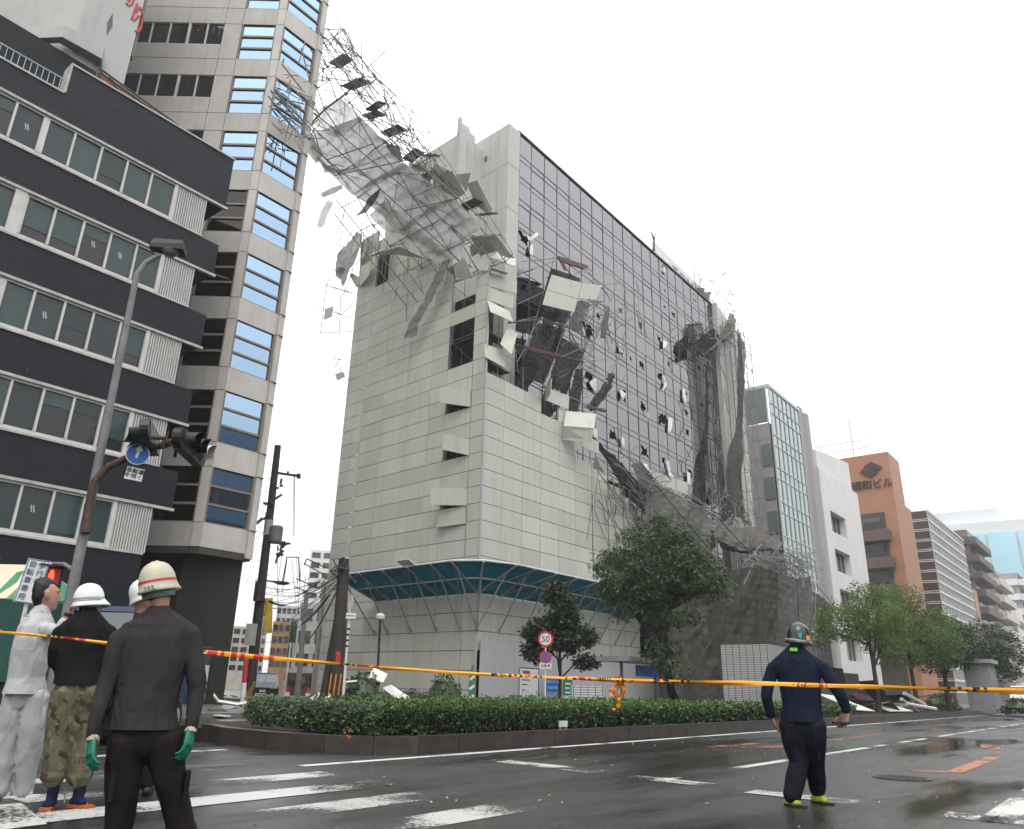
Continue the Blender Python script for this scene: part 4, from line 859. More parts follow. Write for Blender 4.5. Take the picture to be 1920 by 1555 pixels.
for a, b in (((60, 850), (660, 1000)), ((15, 665), (260, 640)), ((270, 630), (520, 705)), ((190, 895), (440, 960)), ((690, 1380), (850, 1425)), ((435, 105), (470, 110))):
    rb = MB(); rb.tube(fy(*z4(*a), .9), fy(*z4(*b), .9), .055, n=6); rb.build('ledger', rust, wk)
for _ in range(60):
    x, y = random.uniform(380, 1000), random.uniform(450, 1350); a = random.gauss(-.9, .8); l = random.uniform(60, 260)
    if x < 380+(y-450)*.0: continue
    fb.tube(fy(*z4(x, y), random.uniform(.1, 1.2)), fy(*z4(x+cos(a)*l, y-sin(-a)*l*.8), random.uniform(.1, 1.2)), .014, n=4)
fb.build('tube_frame', tubem, wk)
f4 = lambda x, y, d=.45: fy(*z4(x, y), d)
sheetpx('torn_net', [[(392, 190), (520, 235), (640, 280)], [(330, 400), (470, 440), (600, 460)], [(270, 600), (390, 640), (520, 680)]], darknet, wk, f4, 10, 12, .1, 1.3, 31)
sheetpx('torn_net', [[(265, 660), (390, 690), (505, 720)], [(190, 870), (320, 910), (430, 950)], [(105, 1100), (220, 1150), (330, 1190)]], darknet, wk, f4, 10, 12, .1, 1.3, 32)
sheetpx('torn_net', [[(470, 780), (540, 810), (600, 850), (665, 910)], [(430, 960), (500, 990), (580, 1010), (650, 980)], [(400, 1120), (470, 1160), (520, 1160), (590, 1080)], [(380, 1215), (440, 1235), (500, 1240), (545, 1200)]], darknet, wk, lambda x, y: f4(x, y, .8), 14, 14, .2, 1.6, 33)
sheetpx('torn_net', [[(600, 480), (680, 470), (760, 505)], [(580, 600), (640, 610), (700, 560)], [(560, 700), (600, 740), (640, 760)]], greynet, wk, f4, 8, 10, .25, 2, 34)
sheetpx('torn_net', [[(610, 1050), (640, 1060), (665, 1050)], [(540, 1300), (590, 1320), (640, 1300)], [(520, 1400), (570, 1420), (630, 1420)]], darknet, wk, lambda x, y: f4(x, y, .2), 6, 10, .15, 1.6, 35)
sheetpx('torn_net', [[(890, 1100), (925, 1090), (940, 1110)], [(830, 1210), (870, 1220), (890, 1240)], [(750, 1320), (790, 1340), (800, 1360)], [(700, 1380), (720, 1400), (740, 1420)]], darknet, wk, lambda x, y: f4(x, y, .9), 6, 14, .2, 2, 36)
for q in ([(385, 255), (640, 325), (605, 458), (342, 385)], [(340, 388), (604, 462), (575, 577), (305, 510)], [(645, 325), (810, 345), (765, 470), (612, 457)]):
    b = MB(); b.prism([fy(*z4(x, y), 1.25) for x, y in q], (0, -.04, 0)); b.build('panel', panel_m, wk)
for q, m in (([(440, 100), (700, 185), (650, 210), (450, 140)], rust), ([(450, 130), (475, 140), (515, 220), (490, 210)], rust), ([(850, 525), (880, 540), (845, 800), (800, 795)], plank_m), ([(700, 1380), (850, 1415), (840, 1435), (700, 1400)], rust), ([(640, 1040), (860, 1170), (850, 1185), (640, 1055)], M('plank_pale', ()))):
    b = MB(); b.prism([f4(x, y, .9) for x, y in q], (0, -.06, .04)); b.build('plank', m, wk)
# ================================================================ NETTED SCAFFOLD HEAP (right)
nh = thing('netted_scaffold', 'slumped scaffold draped in grey brown netting at the far end of the glass front', 'scaffold', on_y(1400, 1300, 20.5))
gn = net('heap_net', (.066, .061, .053), .95, .7, .15); gn2 = net('heap_net_pale', (.14, .133, .12), .94, .7, .2)  # second net is a paler copy, the lighter-lit face put into its colour
Y = on_y
sheetpx('draped_net', [[(1285, 1100, 20.8), (1345, 1080, 20.7), (1388, 1066, 20.5), (1430, 1061, 20), (1465, 1073, 19.3)], [(1280, 1150, 20.7), (1345, 1140, 20.6), (1388, 1125, 20.3), (1430, 1122, 19.9), (1465, 1120, 19.3)], [(1276, 1225, 20.6), (1345, 1215, 20.4), (1388, 1200, 20.2), (1430, 1200, 19.9), (1464, 1200, 19.3)], [(1290, 1325, 20.5), (1345, 1325, 20.3), (1388, 1325, 20.1), (1430, 1325, 19.9), (1464, 1325, 19.3)]], gn, nh, Y, 50, 44, .42, .8, 41)
sheetpx('draped_net', [[(1465, 1073, 19.3), (1500, 1085, 20.8), (1525, 1080, 22.5)], [(1465, 1120, 19.3), (1500, 1130, 20.8), (1527, 1120, 22.5)], [(1465, 1220, 19.3), (1500, 1230, 20.8), (1530, 1220, 22.5)], [(1465, 1325, 19.3), (1500, 1325, 20.8), (1532, 1325, 22.5)]], gn2, nh, Y, 26, 40, .34, .9, 42)
sheetpx('draped_net', [[(1528, 1110, 22.4), (1548, 1122, 22), (1565, 1136, 21.6)], [(1530, 1200, 22.4), (1545, 1200, 22), (1560, 1190, 21.6)], [(1532, 1325, 22.4), (1550, 1325, 22), (1575, 1325, 21.6)]], gn, nh, Y, 8, 16, .25, .8, 43)
sheetpx('draped_net', [[(1222, 900, 22), (1260, 918, 22), (1300, 938, 22), (1345, 968, 22)], [(1215, 960, 21.5), (1262, 955, 21.3), (1300, 975, 21.3), (1340, 1000, 21.3)], [(1215, 1010, 21.2), (1262, 1010, 21), (1300, 1020, 21), (1345, 1040, 21)], [(1220, 1075, 21), (1265, 1080, 20.8), (1305, 1085, 20.8), (1350, 1090, 20.8)]], gn2, nh, Y, 34, 28, .42, 1, 44)
sheetpx('draped_net', [[(1343, 966, 22.3), (1385, 982, 22.6), (1420, 982, 22.8), (1440, 995, 22.6)], [(1345, 985, 21.4), (1385, 1010, 21.2), (1420, 1005, 21.5), (1462, 1015, 21.6)], [(1352, 1010, 21), (1385, 1030, 20.8), (1425, 1030, 20.9), (1470, 1030, 21)], [(1360, 1035, 21.2), (1395, 1042, 21.1), (1430, 1036, 21.1), (1480, 1040, 21.2)]], gn2, nh, Y, 34, 30, .45, 1, 45)
sheetpx('draped_net', [[(1290, 1090, 20.8), (1310, 1110, 20.6), (1330, 1130, 20.4)], [(1262, 1160, 20.4), (1290, 1180, 20), (1330, 1190, 19.8)], [(1262, 1240, 20), (1295, 1250, 19.6), (1345, 1240, 19.6)], [(1285, 1328, 19.4), (1310, 1328, 19), (1352, 1328, 19.2)]], gn, nh, Y, 24, 30, .35, 1, 46)
sheetpx('draped_net', [[(1100, 780, 22.9), (1125, 800, 22.7), (1150, 830, 22.6)], [(1145, 850, 22.7), (1170, 865, 22.4), (1200, 880, 22.3)], [(1190, 920, 22.5), (1215, 915, 22.3), (1240, 915, 22.2)], [(1215, 945, 22.3), (1235, 935, 22), (1262, 925, 22)]], darknet, nh, lambda x, y, Y_: on_y(x, y+22, Y_), 10, 22, .35, 1.3, 47)
sheetpx('draped_net', [[(1190, 870, 22.3), (1205, 868, 22.2), (1215, 885, 22.2)], [(1200, 895, 22.2), (1215, 890, 22), (1235, 900, 22)], [(1205, 915, 22.2), (1222, 918, 22), (1240, 925, 22)]], gn2, nh, Y, 8, 10, .3, 1.5, 48)
fb = MB(); rb = MB(); random.seed(41)
def scribble(n, box_, Ys, l=(20, 90), ang=0, r=(.018, .03), sp=.9, mb=None):
    for _ in range(n):
        x, y = random.uniform(box_[0], box_[2]), random.uniform(box_[1], box_[3]); a = random.gauss(ang, sp); L = random.uniform(*l); Y0 = random.uniform(*Ys)
        p, q = on_y(x, y, Y0), on_y(x+cos(a)*L, y+sin(a)*L, Y0+random.uniform(-.4, .4)); m = p.lerp(q, .5)+V((0, 0, random.uniform(-.12, .12)))
        (mb or fb).path([p, m, q], random.uniform(*r), 4)
scribble(60, (1375, 1040, 1470, 1062), (20.3, 21.5), (15, 60), .2, (.03, .05)); scribble(40, (1460, 1035, 1510, 1075), (20.5, 22), (15, 45), .6, (.03, .05))
scribble(40, (1180, 880, 1300, 960), (21.6, 22.6), (20, 70), .7); scribble(46, (1110, 850, 1215, 960), (22.2, 23), (30, 100), .95, (.016, .028), .4)
scribble(14, (1120, 860, 1230, 950), (22, 22.8), (20, 60), .7, (.03, .045), .4); scribble(20, (1335, 935, 1395, 978), (22.6, 23.8), (10, 40), -.9, (.03, .045))
for a, b in (((1385, 1040), (1475, 1048)), ((1470, 1040), (1520, 1065)), ((1480, 1038), (1524, 1062)), ((1340, 968), (1345, 1050)), ((1408, 985), (1410, 1040)), ((1465, 1073), (1464, 1325)), ((1528, 1095), (1532, 1325)), ((1385, 1066), (1380, 1325)), ((1388, 1064), (1465, 1073)), ((1465, 1074), (1527, 1082)), ((1530, 1096), (1568, 1140)), ((1225, 905), (1345, 968)), ((1160, 845), (1230, 900)), ((1150, 870), (1240, 915)), ((1165, 848), (1165, 800)), ((1168, 858), (1195, 836)), ((1160, 838), (1150, 800)), ((1215, 890), (1240, 880)), ((1228, 905), (1255, 902)), ((1245, 890), (1222, 900)), ((1242, 882), (1258, 900))):
    fb.tube(on_y(*a, 21 if a[0] < 1460 else 20.5), on_y(*b, 21 if b[0] < 1460 else 20.5), .04, n=5)
for k in range(8):
    fb.tube(on_y(1295+k*24, 1085, 21.2), on_y(1297+k*24, 1325, 21.2), .045, n=5); 
for k in range(7): fb.tube(on_y(1290, 1105+k*36, 21.2), on_y(1464, 1095+k*37, 21.0), .04, n=5)
for k in range(7): fb.tube(on_y(1295+k*24, 1100, 21.3), on_y(1319+k*24, 1200, 21.3), .03, n=4); fb.tube(on_y(1319+k*24, 1200, 21.3), on_y(1295+k*24, 1320, 21.3), .03, n=4)
# scaffold up the flank beside the blade wall
for X in (59.9, 61.2, 62.5, 63.9):
    for Yq in (23.2, 24.1): fb.tube((X, Yq, 0), (X, Yq, 33.2-(X-60)*.3), .038, n=5)
for k in range(19):
    fb.tube((59.8, 23.2, 1.7*k), (64, 23.2, 1.7*k), .034, n=4)
    for j, X in enumerate((59.9, 61.2, 62.5)): fb.tube((X, 23.2, 1.7*(k+(j+k) % 2)), (X+1.3, 23.2, 1.7*(k+1-(j+k) % 2)), .02, n=4)
    for X in (61.2, 63.9): fb.tube((X, 23.2, 1.7*k), (X, 24.1, 1.7*k), .025, n=4)
scribble(40, (1308, 596, 1342, 665), (23.0, 24.0), (8, 34), .4, (.02, .04)); scribble(30, (1348, 600, 1385, 640), (22.8, 23.6), (10, 40), .9, (.02, .035)); scribble(16, (1342, 640, 1362, 960), (22.8, 23.3), (10, 50), 1.4, (.02, .035), .3); scribble(26, (1340, 900, 1392, 972), (22.8, 23.6), (10, 50), 1.2, (.03, .045), .5); scribble(24, (1312, 505, 1378, 585), (24.6, 25.4), (10, 40), .9, (.025, .04), .8)
for k in range(6):
    X = 57+k*1.25; zb = 34.2; h = (3.2, 2.6, 1.2, 1.4, 1.2, 1.4)[k]
    fb.tube((X, 25.2, zb-.5), (X, 25.2, zb+h), .04, n=4); fb.tube((X+.9, 25.2, zb-.5), (X+.9, 25.2, zb+h-.3), .04, n=4); fb.tube((X, 25.2, zb+h), (X+.9, 25.2, zb+h-.3), .022, n=4); fb.tube((X, 25.2, zb+h*.5), (X+1.2, 25.2, zb+h*.4), .022, n=4)
fb.build('tube_frame', tubem, nh)
rp = MB()
for pts in ([(1345, 1080, 20.5), (1345, 1140, 20.4), (1346, 1215, 20.2), (1348, 1325, 20.1)], [(1388, 1064, 20.3), (1389, 1125, 20.1), (1391, 1200, 20), (1393, 1325, 19.9)], [(1427, 1060, 19.9), (1428, 1122, 19.7), (1430, 1200, 19.7), (1431, 1325, 19.7)], [(1285, 1102, 20.6), (1345, 1084, 20.5), (1388, 1070, 20.3), (1430, 1065, 19.8), (1465, 1077, 19.1)], [(1282, 1152, 20.5), (1345, 1143, 20.4), (1388, 1128, 20.1), (1430, 1125, 19.7), (1465, 1123, 19.1)], [(1225, 903, 21.9), (1275, 965, 21), (1330, 1030, 20.8)], [(1345, 970, 21.8), (1400, 1030, 20.7), (1470, 1032, 20.8)], [(1408, 983, 22), (1410, 1040, 20.7)], [(1300, 1000, 21), (1345, 1010, 20.8)], [(1495, 1084, 20.4), (1498, 1200, 20.4), (1500, 1325, 20.4)], [(1330, 1130, 20), (1290, 1180, 19.7), (1262, 1240, 19.7)], [(1340, 1190, 19.5), (1300, 1260, 19.3), (1285, 1325, 19.2)]): rp.path([on_y(x, y, Yq-.1) for x, y, Yq in pts], .035, 4)
rp.build('rope', M('rope_dark', (.03, .028, .025), .8), nh)
for (X, Yq, Z, L, wd, tl) in ((58.2, 25, 34.8, .8, .6, .9), (58.8, 25, 34.2, .6, .3, .4), (60.4, 25, 33.9, .7, .5, -.4), (61.6, 25, 33.0, 1.2, .3, -.6), (57.4, 25, 34.9, .5, .4, 1.2)):
    b = MB(); b.obox((X, Yq, Z), (L*cos(tl), 0, L*sin(tl)), (0, wd, .1), (-.03*sin(tl), 0, .03*cos(tl))); b.build('plank', plank_m, nh)
fk = lambda x, y, Yq: on_y(x, y, Yq)
sheetpx('draped_net', [[(1289, 618, 24.3), (1301, 606, 24.2), (1315, 603, 24.2)], [(1297, 660, 24.3), (1313, 655, 24.2), (1329, 650, 24.1)], [(1307, 760, 24.3), (1323, 760, 24.2), (1341, 760, 24.1)], [(1317, 870, 24.3), (1333, 870, 24.2), (1349, 870, 24.1)], [(1331, 945, 24.3), (1342, 945, 24.2), (1355, 945, 24.1)]], net('thin_net', (.05, .047, .045), .6, .8), nh, fk, 8, 30, .18, 1, 51)
sheetpx('draped_net', [[(1384, 622, 23.1), (1391, 630, 22.9), (1398, 640, 22.9)], [(1384, 700, 23.1), (1391, 705, 22.9), (1398, 710, 22.9)], [(1381, 800, 23.1), (1389, 800, 22.9), (1396, 800, 22.9)], [(1366, 860, 23.1), (1380, 870, 22.9), (1394, 870, 22.9)], [(1364, 970, 23.1), (1377, 970, 22.9), (1392, 970, 22.9)]], net('flank_net', (.075, .07, .066), .9, .8), nh, fk, 8, 30, .22, .9, 52)
sheetpx('draped_net', [[(1372, 585, 24.2), (1378, 590, 24.2), (1384, 600, 24.2)], [(1362, 610, 23.9), (1372, 615, 23.8), (1380, 625, 23.8)], [(1350, 630, 23.8), (1360, 640, 23.6), (1368, 640, 23.6)], [(1344, 622, 23.9), (1350, 632, 23.7), (1354, 640, 23.7)]], gn2, nh, fk, 8, 10, .25, 1.5, 53)
sheetpx('draped_net', [[(1305, 625, 23.4), (1318, 612, 23.2), (1338, 600, 23.2)], [(1312, 655, 23.4), (1326, 650, 23), (1340, 645, 23.2)]], darknet, nh, lambda x, y, Yq: on_y(x+6, y+14, Yq), 8, 8, .3, 1.6, 54)
for k in range(18):
    for c in range(2):
        b0 = on_y(1391+c*9.5-(17-k)*.35, 850+k*6.6, 24.0); 
    a = [on_y(1387+(k)*.55, 850+k*7, 24), on_y(1403+k*.62, 852+k*7.1, 24), on_y(1403.6+k*.62, 858.6+k*7.1, 24), on_y(1387.6+k*.55, 856.6+k*7, 24)]
    b = MB(); b.prism(a, (0, .03, 0)); b.build('panel', panel_m, nh)
b = MB(); b.prism([on_y(x, y, 22.8) for x, y in ((1213, 880), (1289, 905), (1290, 928), (1245, 912), (1222, 900))], (0, .04, 0)); b.build('panel', panel_m, nh)
# hoarding along the ground floor of the scaffold
hw = thing('hoarding', 'plain pale grey hoarding wall below the blue canopy', 'wall', (27, 22.9, 0))
b = MB()
for k in range(7): b.box(26.5+k*2.4, 28.88+k*2.4, 22.86, 22.92, .1, 2.95-.12*k*.5)
b.build('board', M('hoarding_grey', (.40, .40, .42), .6, .04, 1, streak=.12), hw)
# ================================================================ STREET WALL OF BUILDINGS ON THE RIGHT
FYR = 24.65
def bld(name, label, X): return thing(name, label, 'building', (X, FYR, 0))
# grey stone and green glass tower
t = bld('glass_tower', 'slim grey stone tower with a pale green glazed front beside the netted scaffold', 72)
gs = M('grey_stone', (.27, .26, .255), .5, .06, .5, .03, streak=.15); b = MB(); b.box(71.95, 84.5, FYR+.3, 52, 0, 26.6); b.box(80.95, 82.2, FYR-.02, FYR+.29, 0, 31.1)
b.lathe((82.9, FYR+1.1, 0), [(1.45, 0), (1.45, 30.6)], 20); w_ = b.build('wall', gs, t)
b = MB()
for k in range(14): b.box(71.93, 71.96, FYR+.3, 52, 2.0*k+.98, 2.0*k+1.02)
b.build('joints', M('joint_grey', ()), t, w_)
gg = glass('green_glass', (.50, .57, .56), (.05, .07, .065), .6, .05, .003); sgm = M('steel_frame', (.42, .44, .45), .4, .1); b = MB(); b.box(72.0, 80.9, FYR+.06, FYR+.1, .5, 30.4); b.box(71.94, 71.97, FYR+.35, 27.2, 26.7, 30.4); b.box(71.94, 71.97, 28.4, 38, 26.7, 30.4); gl = b.build('glazing', gg, t)
b = MB()
for x in [72+1.27*k for k in range(8)]: b.box(x-.05, x+.05, FYR-.02, FYR+.12, .5, 30.6)
for k in range(9):
    for z in (3.4*k+.5, 3.4*k+1.6): b.box(72, 80.9, FYR-.01, FYR+.11, z-.06, z+.06)
for y in (25, 27.3, 28.3, 31, 34): b.box(71.9, 71.99, y-.06, y+.06, 26.6, 30.5)
b.box(71.9, 81, FYR-.04, FYR+.3, 30.4, 30.75); b.box(71.9, 72.0, FYR+.3, 40, 30.4, 30.75)
b.build('glazing_frame', sgm, t, gl)
b = MB(); b.box(74, 78, 30, 40, 26.6, 34.5); b.build('plant_room', M('plant_room', (.5, .5, .5), .6), t)
for k in range(6): b = MB(); b.box(71.85, 71.94, FYR+.35, FYR+1.3, 3.4*k+5.2, 3.4*k+7.4); b.build('side_window', gg, t)
b = MB()
for k in range(3): b.tube((72.5+.7*k, 30, 31), (72.5+.7*k, 30, 38-k), .09, n=6)
b.build('antenna', M('antenna_grey', (.4, .4, .4), .5), t)
b = MB(); b.box(84.52, 85.6, FYR+.6, 40, 0, 29); b.build('dark_gap_stair', M('stair_dark', (.03, .028, .027), .7), t)
# white block with deep square windows
t = bld('white_block', 'white rendered office block with four deep square window openings', 87)
wr = M('white_render', (.62, .61, .60), .7, .05, .5, .03, streak=.15); b = MB()
WZ2 = [(9.3, 12), (13.9, 16.4), (18.3, 20.7), (4.5, 7.2)]
zl = sorted(WZ2); zz = 0
for z0, z1 in zl: b.box(88.2, 93.9, FYR, FYR+1.2, zz, z0); zz = z1
b.box(88.2, 93.9, FYR, FYR+1.2, zz, 25.2); b.box(85.7, 88.2, FYR, FYR+1.2, 0, 25.2); b.box(93.9, 101, FYR, FYR+1.2, 0, 25.2)
b.box(85.7, 101, FYR+1.2, 38, 0, 25.2); b.prism([(87.4, FYR+.6, 25.2), (101, FYR+.6, 25.2), (101, FYR+.6, 29.4), (87.4, FYR+.6, 27.8)], (0, 10, 0))
b.build('wall', wr, t)
for z0, z1 in WZ2:
    f = MB(); g = MB(); g.box(88.2, 93.9, FYR+.75, FYR+.8, z0, z1)
    for k in range(5): f.box(88.2+k*1.42-.05, 88.2+k*1.42+.05, FYR+.68, FYR+.82, z0, z1)
    f.box(88.2, 93.9, FYR+.68, FYR+.82, z0, z0+.1); w_ = f.build('window', alu, t); g.build('pane', greyg, t, w_)
b = MB(); b.prism([(89.0, FYR+.59, 23.6), (90.6, FYR+.59, 23.6), (90.5, FYR+.59, 24.6)], (0, .3, 0)); b.build('broken_opening', black, t)
for k in range(2):
    b = MB(); b.box(86.5+1.7*k, 88+1.7*k, FYR+3, FYR+4, 27.0, 29.6); c = b.build('air_conditioner', M('ac_white', (.6, .6, .58), .5), t)
    b = MB()
    for z in (28.9, 27.8): b.lathe((87.25+1.7*k, FYR+3, z), [(.1, 0), (.42, 0), (.42, -.04), (.1, -.04)], 16, ax=(0, 1, 0))
    b.build('fan', M('fan_dark', (.03, .03, .03), .6), t, c)
b = MB(); b.tube((89, 30, 27), (89, 30, 38), .05, .02); b.tube((93, 30, 27), (93, 30, 36), .05, .02); b.build('aerial', M('antenna_grey', ()), t)
# orange tiled tower with a diamond emblem
t = bld('orange_tower', 'orange tiled tower with a dark diamond emblem and brown balconies', 122)
ot = M('orange_tile', (.33, .145, .075), .55, .08, .4, .04, streak=.12); b = MB(); b.box(122, 128.8, FYR, 46, 0, 36.2); b.box(128.8, 135, FYR+.5, 40, 0, 29.6); b.build('wall', ot, t)
OX = 121.95
em = M('emblem_dark', (.03, .014, .012), .5)
b = MB(); c = on_x(1633, 880, OX); dy = [on_x(1612, 887, OX), on_x(1633, 866, OX), on_x(1654, 876, OX), on_x(1632, 897, OX)]; ci = sum(dy, V())/4
inner_ = [ci+(p-ci)*.72 for p in dy]
for k in range(4): b.prism([dy[k], dy[(k+1) % 4], inner_[(k+1) % 4], inner_[k]], (-.25, 0, 0))
b.lathe(ci+V((-.05, 0, 0)), [(.1, 0), (1.0, 0), (1.0, .25), (.1, .25)], 20, ax=(-1, 0, 0)); b.build('emblem', em, t)
text('sign_lettering', '昭和ビル', 1.55, on_x(1635, 906, OX)+V((-.1, 0, -.3)), (0, -1, 0), (0, 0, 1), em, t, ext=.12, sx=.95)
bm_ = M('balcony_brown', (.10, .065, .055), .6, .12, 1); ra = M('recess_dark', (.05, .045, .042), .8)
p_ = on_x(1606, 1000, OX); q_ = on_x(1668, 1000, OX)
b = MB(); b.box(OX-.06, OX-.01, q_.y+.3, p_.y+8, 0, 27.0); b.build('balcony_recess', ra, t)
for k, z in enumerate((22.9, 18.9, 14.9, 10.9, 6.9)):
    b = MB(); b.box(OX-1.6, OX-.07, q_.y-.2, p_.y+8, z-.3, z+1.3); w_ = b.build('balcony', bm_, t)
    g = MB(); g.box(OX-.12, OX-.07, q_.y+1, p_.y+8, z+1.31, z+3.4); g.build('window', greyg, t)
    r = MB(); r.tube((OX-1.5, q_.y, z+1.8), (OX-1.5, p_.y+8, z+1.8), .06)
    for j in range(8): r.tube((OX-1.5, q_.y+j*1.5, z+1.3), (OX-1.5, q_.y+j*1.5, z+1.8), .05)
    r.build('railing', M('rail_dark', (.06, .05, .05), .5), t, w_)
b = MB(); b.tube((124, 30, 36), (124, 30, 43), .08); 
for z in (38, 39.3): b.tube((124, 28, z), (124, 36, z), .06)
b.tube((124, 35, 36), (124, 35, 39.5), .06); b.build('aerial', M('antenna_grey', ()), t)
# office with brown flank and white ribbed front
t = bld('ribbed_office', 'office block with dark brown flank and white ribbed glass front', 146)
b = MB(); b.box(146, 180, FYR+.2, 44, 0, 31.6); b.build('wall', M('brown_panel', (.055, .03, .024), .35, .15, .4), t)
g = MB(); g.box(146.1, 179.9, FYR+.12, FYR+.19, 2, 31.2); w_ = g.build('glazing', glass('silver_glass', (.42, .43, .45), (.1, .1, .1), .6, .1, .002), t)
r = MB(); wh = M('rib_white', (.6, .6, .6), .5)
for k in range(18): z = 1.8+k*1.75; r.box(145.9, 180, FYR-.02, FYR+.11, z, z+.34); r.box(145.86, 145.99, FYR+.2, 44, z, z+.12); r.box(145.86, 145.99, FYR+.2, 44, z+.3, z+.4)
for k in range(24): r.box(146+k*1.45, 146.16+k*1.45, FYR+.02, FYR+.115, 2, 31.2)
r.build('rib', wh, t, w_)
def balcony_block(name, label, X0, X1, z1, wall_m, bal_m, fh, z0=3, yoff=0):
    t = thing(name, label, 'building', (X0, FYR+yoff, 0)); b = MB(); b.box(X0, X1, FYR+yoff, FYR+yoff+22, 0, z1); b.build('wall', wall_m, t)
    z = z0
    while z < z1-1.5:
        b = MB(); b.box(X0-.3, X1-.3, FYR+yoff-1.6, FYR+yoff-.02, z, z+fh*.42); b.box(X0-1.4, X0-.02, FYR+yoff+.02, FYR+yoff+5, z, z+fh*.42); w_ = b.build('balcony', bal_m, t)
        g = MB(); g.box(X0+.5, X1-.5, FYR+yoff-.06, FYR+yoff-.02, z+fh*.44, z+fh*.9); g.build('window', greyg, t); z += fh
    return t
balcony_block('brown_apartments', 'brown apartment block with long dark balconies beyond the ribbed office', 186, 206, 35, M('brown_wall', (.17, .12, .10), .7, .1), M('balcony_dark', (.10, .07, .062), .6), 3.6)
b = MB(); t = bld('beige_strip_building', 'narrow tan building with a tall blank flank wedged in the row', 181); b.box(181, 185.4, FYR, 44, 0, 22); b.build('wall', M('tan_wall', (.42, .28, .18), .7), t)
balcony_block('beige_apartments', 'beige apartment block with rounded pale balconies past the brown one', 214, 236, 31, M('beige_wall', (.35, .30, .26), .7), M('balcony_beige', (.52, .48, .43), .6), 3.9)
t = bld('pale_block', 'pale plain block with a curved roof at the end of the street', 246); b = MB(); b.box(246, 262, FYR, 48, 0, 24); b.build('wall', wr, t); b = MB()
for k in range(5): b.box(248, 260, FYR-.05, FYR-.01, 3+4*k, 5.2+4*k)
b.build('window', greyg, t)
balcony_block('white_apartments', 'grey and white apartments with bright balconies at the far right', 268, 300, 36, M('grey_wall', (.26, .27, .29), .7), M('balcony_white', (.6, .6, .6), .6), 4.2)
t = bld('red_brick_block', 'low red brick block with arched corner behind the far trees', 238); b = MB(); b.box(237.2, 245, FYR+.2, 40, 0, 20.5); b.build('wall', M('red_brick', (.30, .10, .06), .7, .15), t); b = MB()
for k in range(4): b.box(238, 244.6, FYR+.12, FYR+.19, 2.5+4.5*k, 5+4.5*k)
b.build('window', dimg, t)
t = thing('blue_glass_tower', 'broad hazy tower of pale blue glass rising far behind the street', 'building', (360, 60, 0))
b = MB(); c0 = at_dist(1772, 1000, 330); c1 = at_dist(1990, 1000, 330); c0.z = c1.z = 0; dv = (c1-c0).normalized(); bk_ = V((dv.y*-1, dv.x, 0))*40
def hz(y, x=1860): return at_dist(x, y, 330).z
b.prism([c0+V((0, 0, 0)), c1, c1+bk_, c0+bk_], (0, 0, hz(978))); b.prism([c0-dv*4+bk_*.1, c0+dv*18+bk_*.1, c0+dv*18+bk_*.6, c0-dv*4+bk_*.6], (0, 0, hz(950))); b.build('wall', M('pale_concrete', (.62, .64, .66), .7, .03), t)
g = MB(); n_ = V((dv.y, -dv.x, 0))*.6
for k in range(6): a, e = c0+dv*(4+k*9.5)+n_, c0+dv*(12.6+k*9.5)+n_; g.prism([a+V((0, 0, hz(1085))), e+V((0, 0, hz(1085))), e+V((0, 0, hz(1000))), a+V((0, 0, hz(1000)))], -n_*.5)
g.build('glazing', M('sky_blue_glass', (.36, .62, .72), .3, .12, .06), t)
# ================================================================ TREES
lf_a = leafmat('leaf_dark_glossy', (.026, .046, .016), (.105, .165, .06)); lf_b = leafmat('leaf_deep', (.012, .024, .010), (.04, .07, .026)); lf_c = leafmat('leaf_light', (.07, .13, .025), (.20, .29, .06), .4); lf_d = leafmat('leaf_far', (.022, .048, .02), (.07, .12, .042))
g = at_dist(1245, 1310, 29); tree('street_tree', 'tall round crowned street tree with narrow glossy leaves before the grey netting', (g.x, g.y, .2), 7.6,
     [(-.1, 0, 5.3, 1.75, 1.7, 1.5), (-.95, .95, 4.8, 1.15, 1.1, 1.0), (1.05, -.9, 4.9, 1.25, 1.1, 1.0), (.1, 0, 6.4, .95, .95, .8), (1.5, -1.3, 4.3, .75, .7, .7), (-1.0, .9, 3.8, .7, .7, .6), (.3, -.2, 3.7, 1.2, 1.1, .7), (.05, 0, 2.2, .55, .5, .9), (.35, -.3, 1.3, .5, .5, .8)], .15, 1250, 32, .19, .05, lf_a, bark, lean=(.0, .0), fork=.45, droop=.7, cl=.42, seed=3, pits=.17)
g = at_dist(1050, 1310, 33); tree('street_tree', 'small dark leaved street tree behind the speed limit sign', (g.x, g.y, .1), 4.9,
     [(0, 0, 3.9, .7, .7, .75), (-.5, .55, 3.1, .75, .7, .5), (.55, -.5, 2.9, .8, .7, .5), (-.1, .1, 4.7, .42, .42, .55), (-.75, .75, 2.3, .55, .5, .35), (.75, -.7, 2.0, .6, .6, .3), (0, 0, 2.7, .75, .75, .5)], .085, 700, 24, .18, .09, lf_b, bark, fork=.4, droop=.2, cl=.32, seed=5, pits=.18)
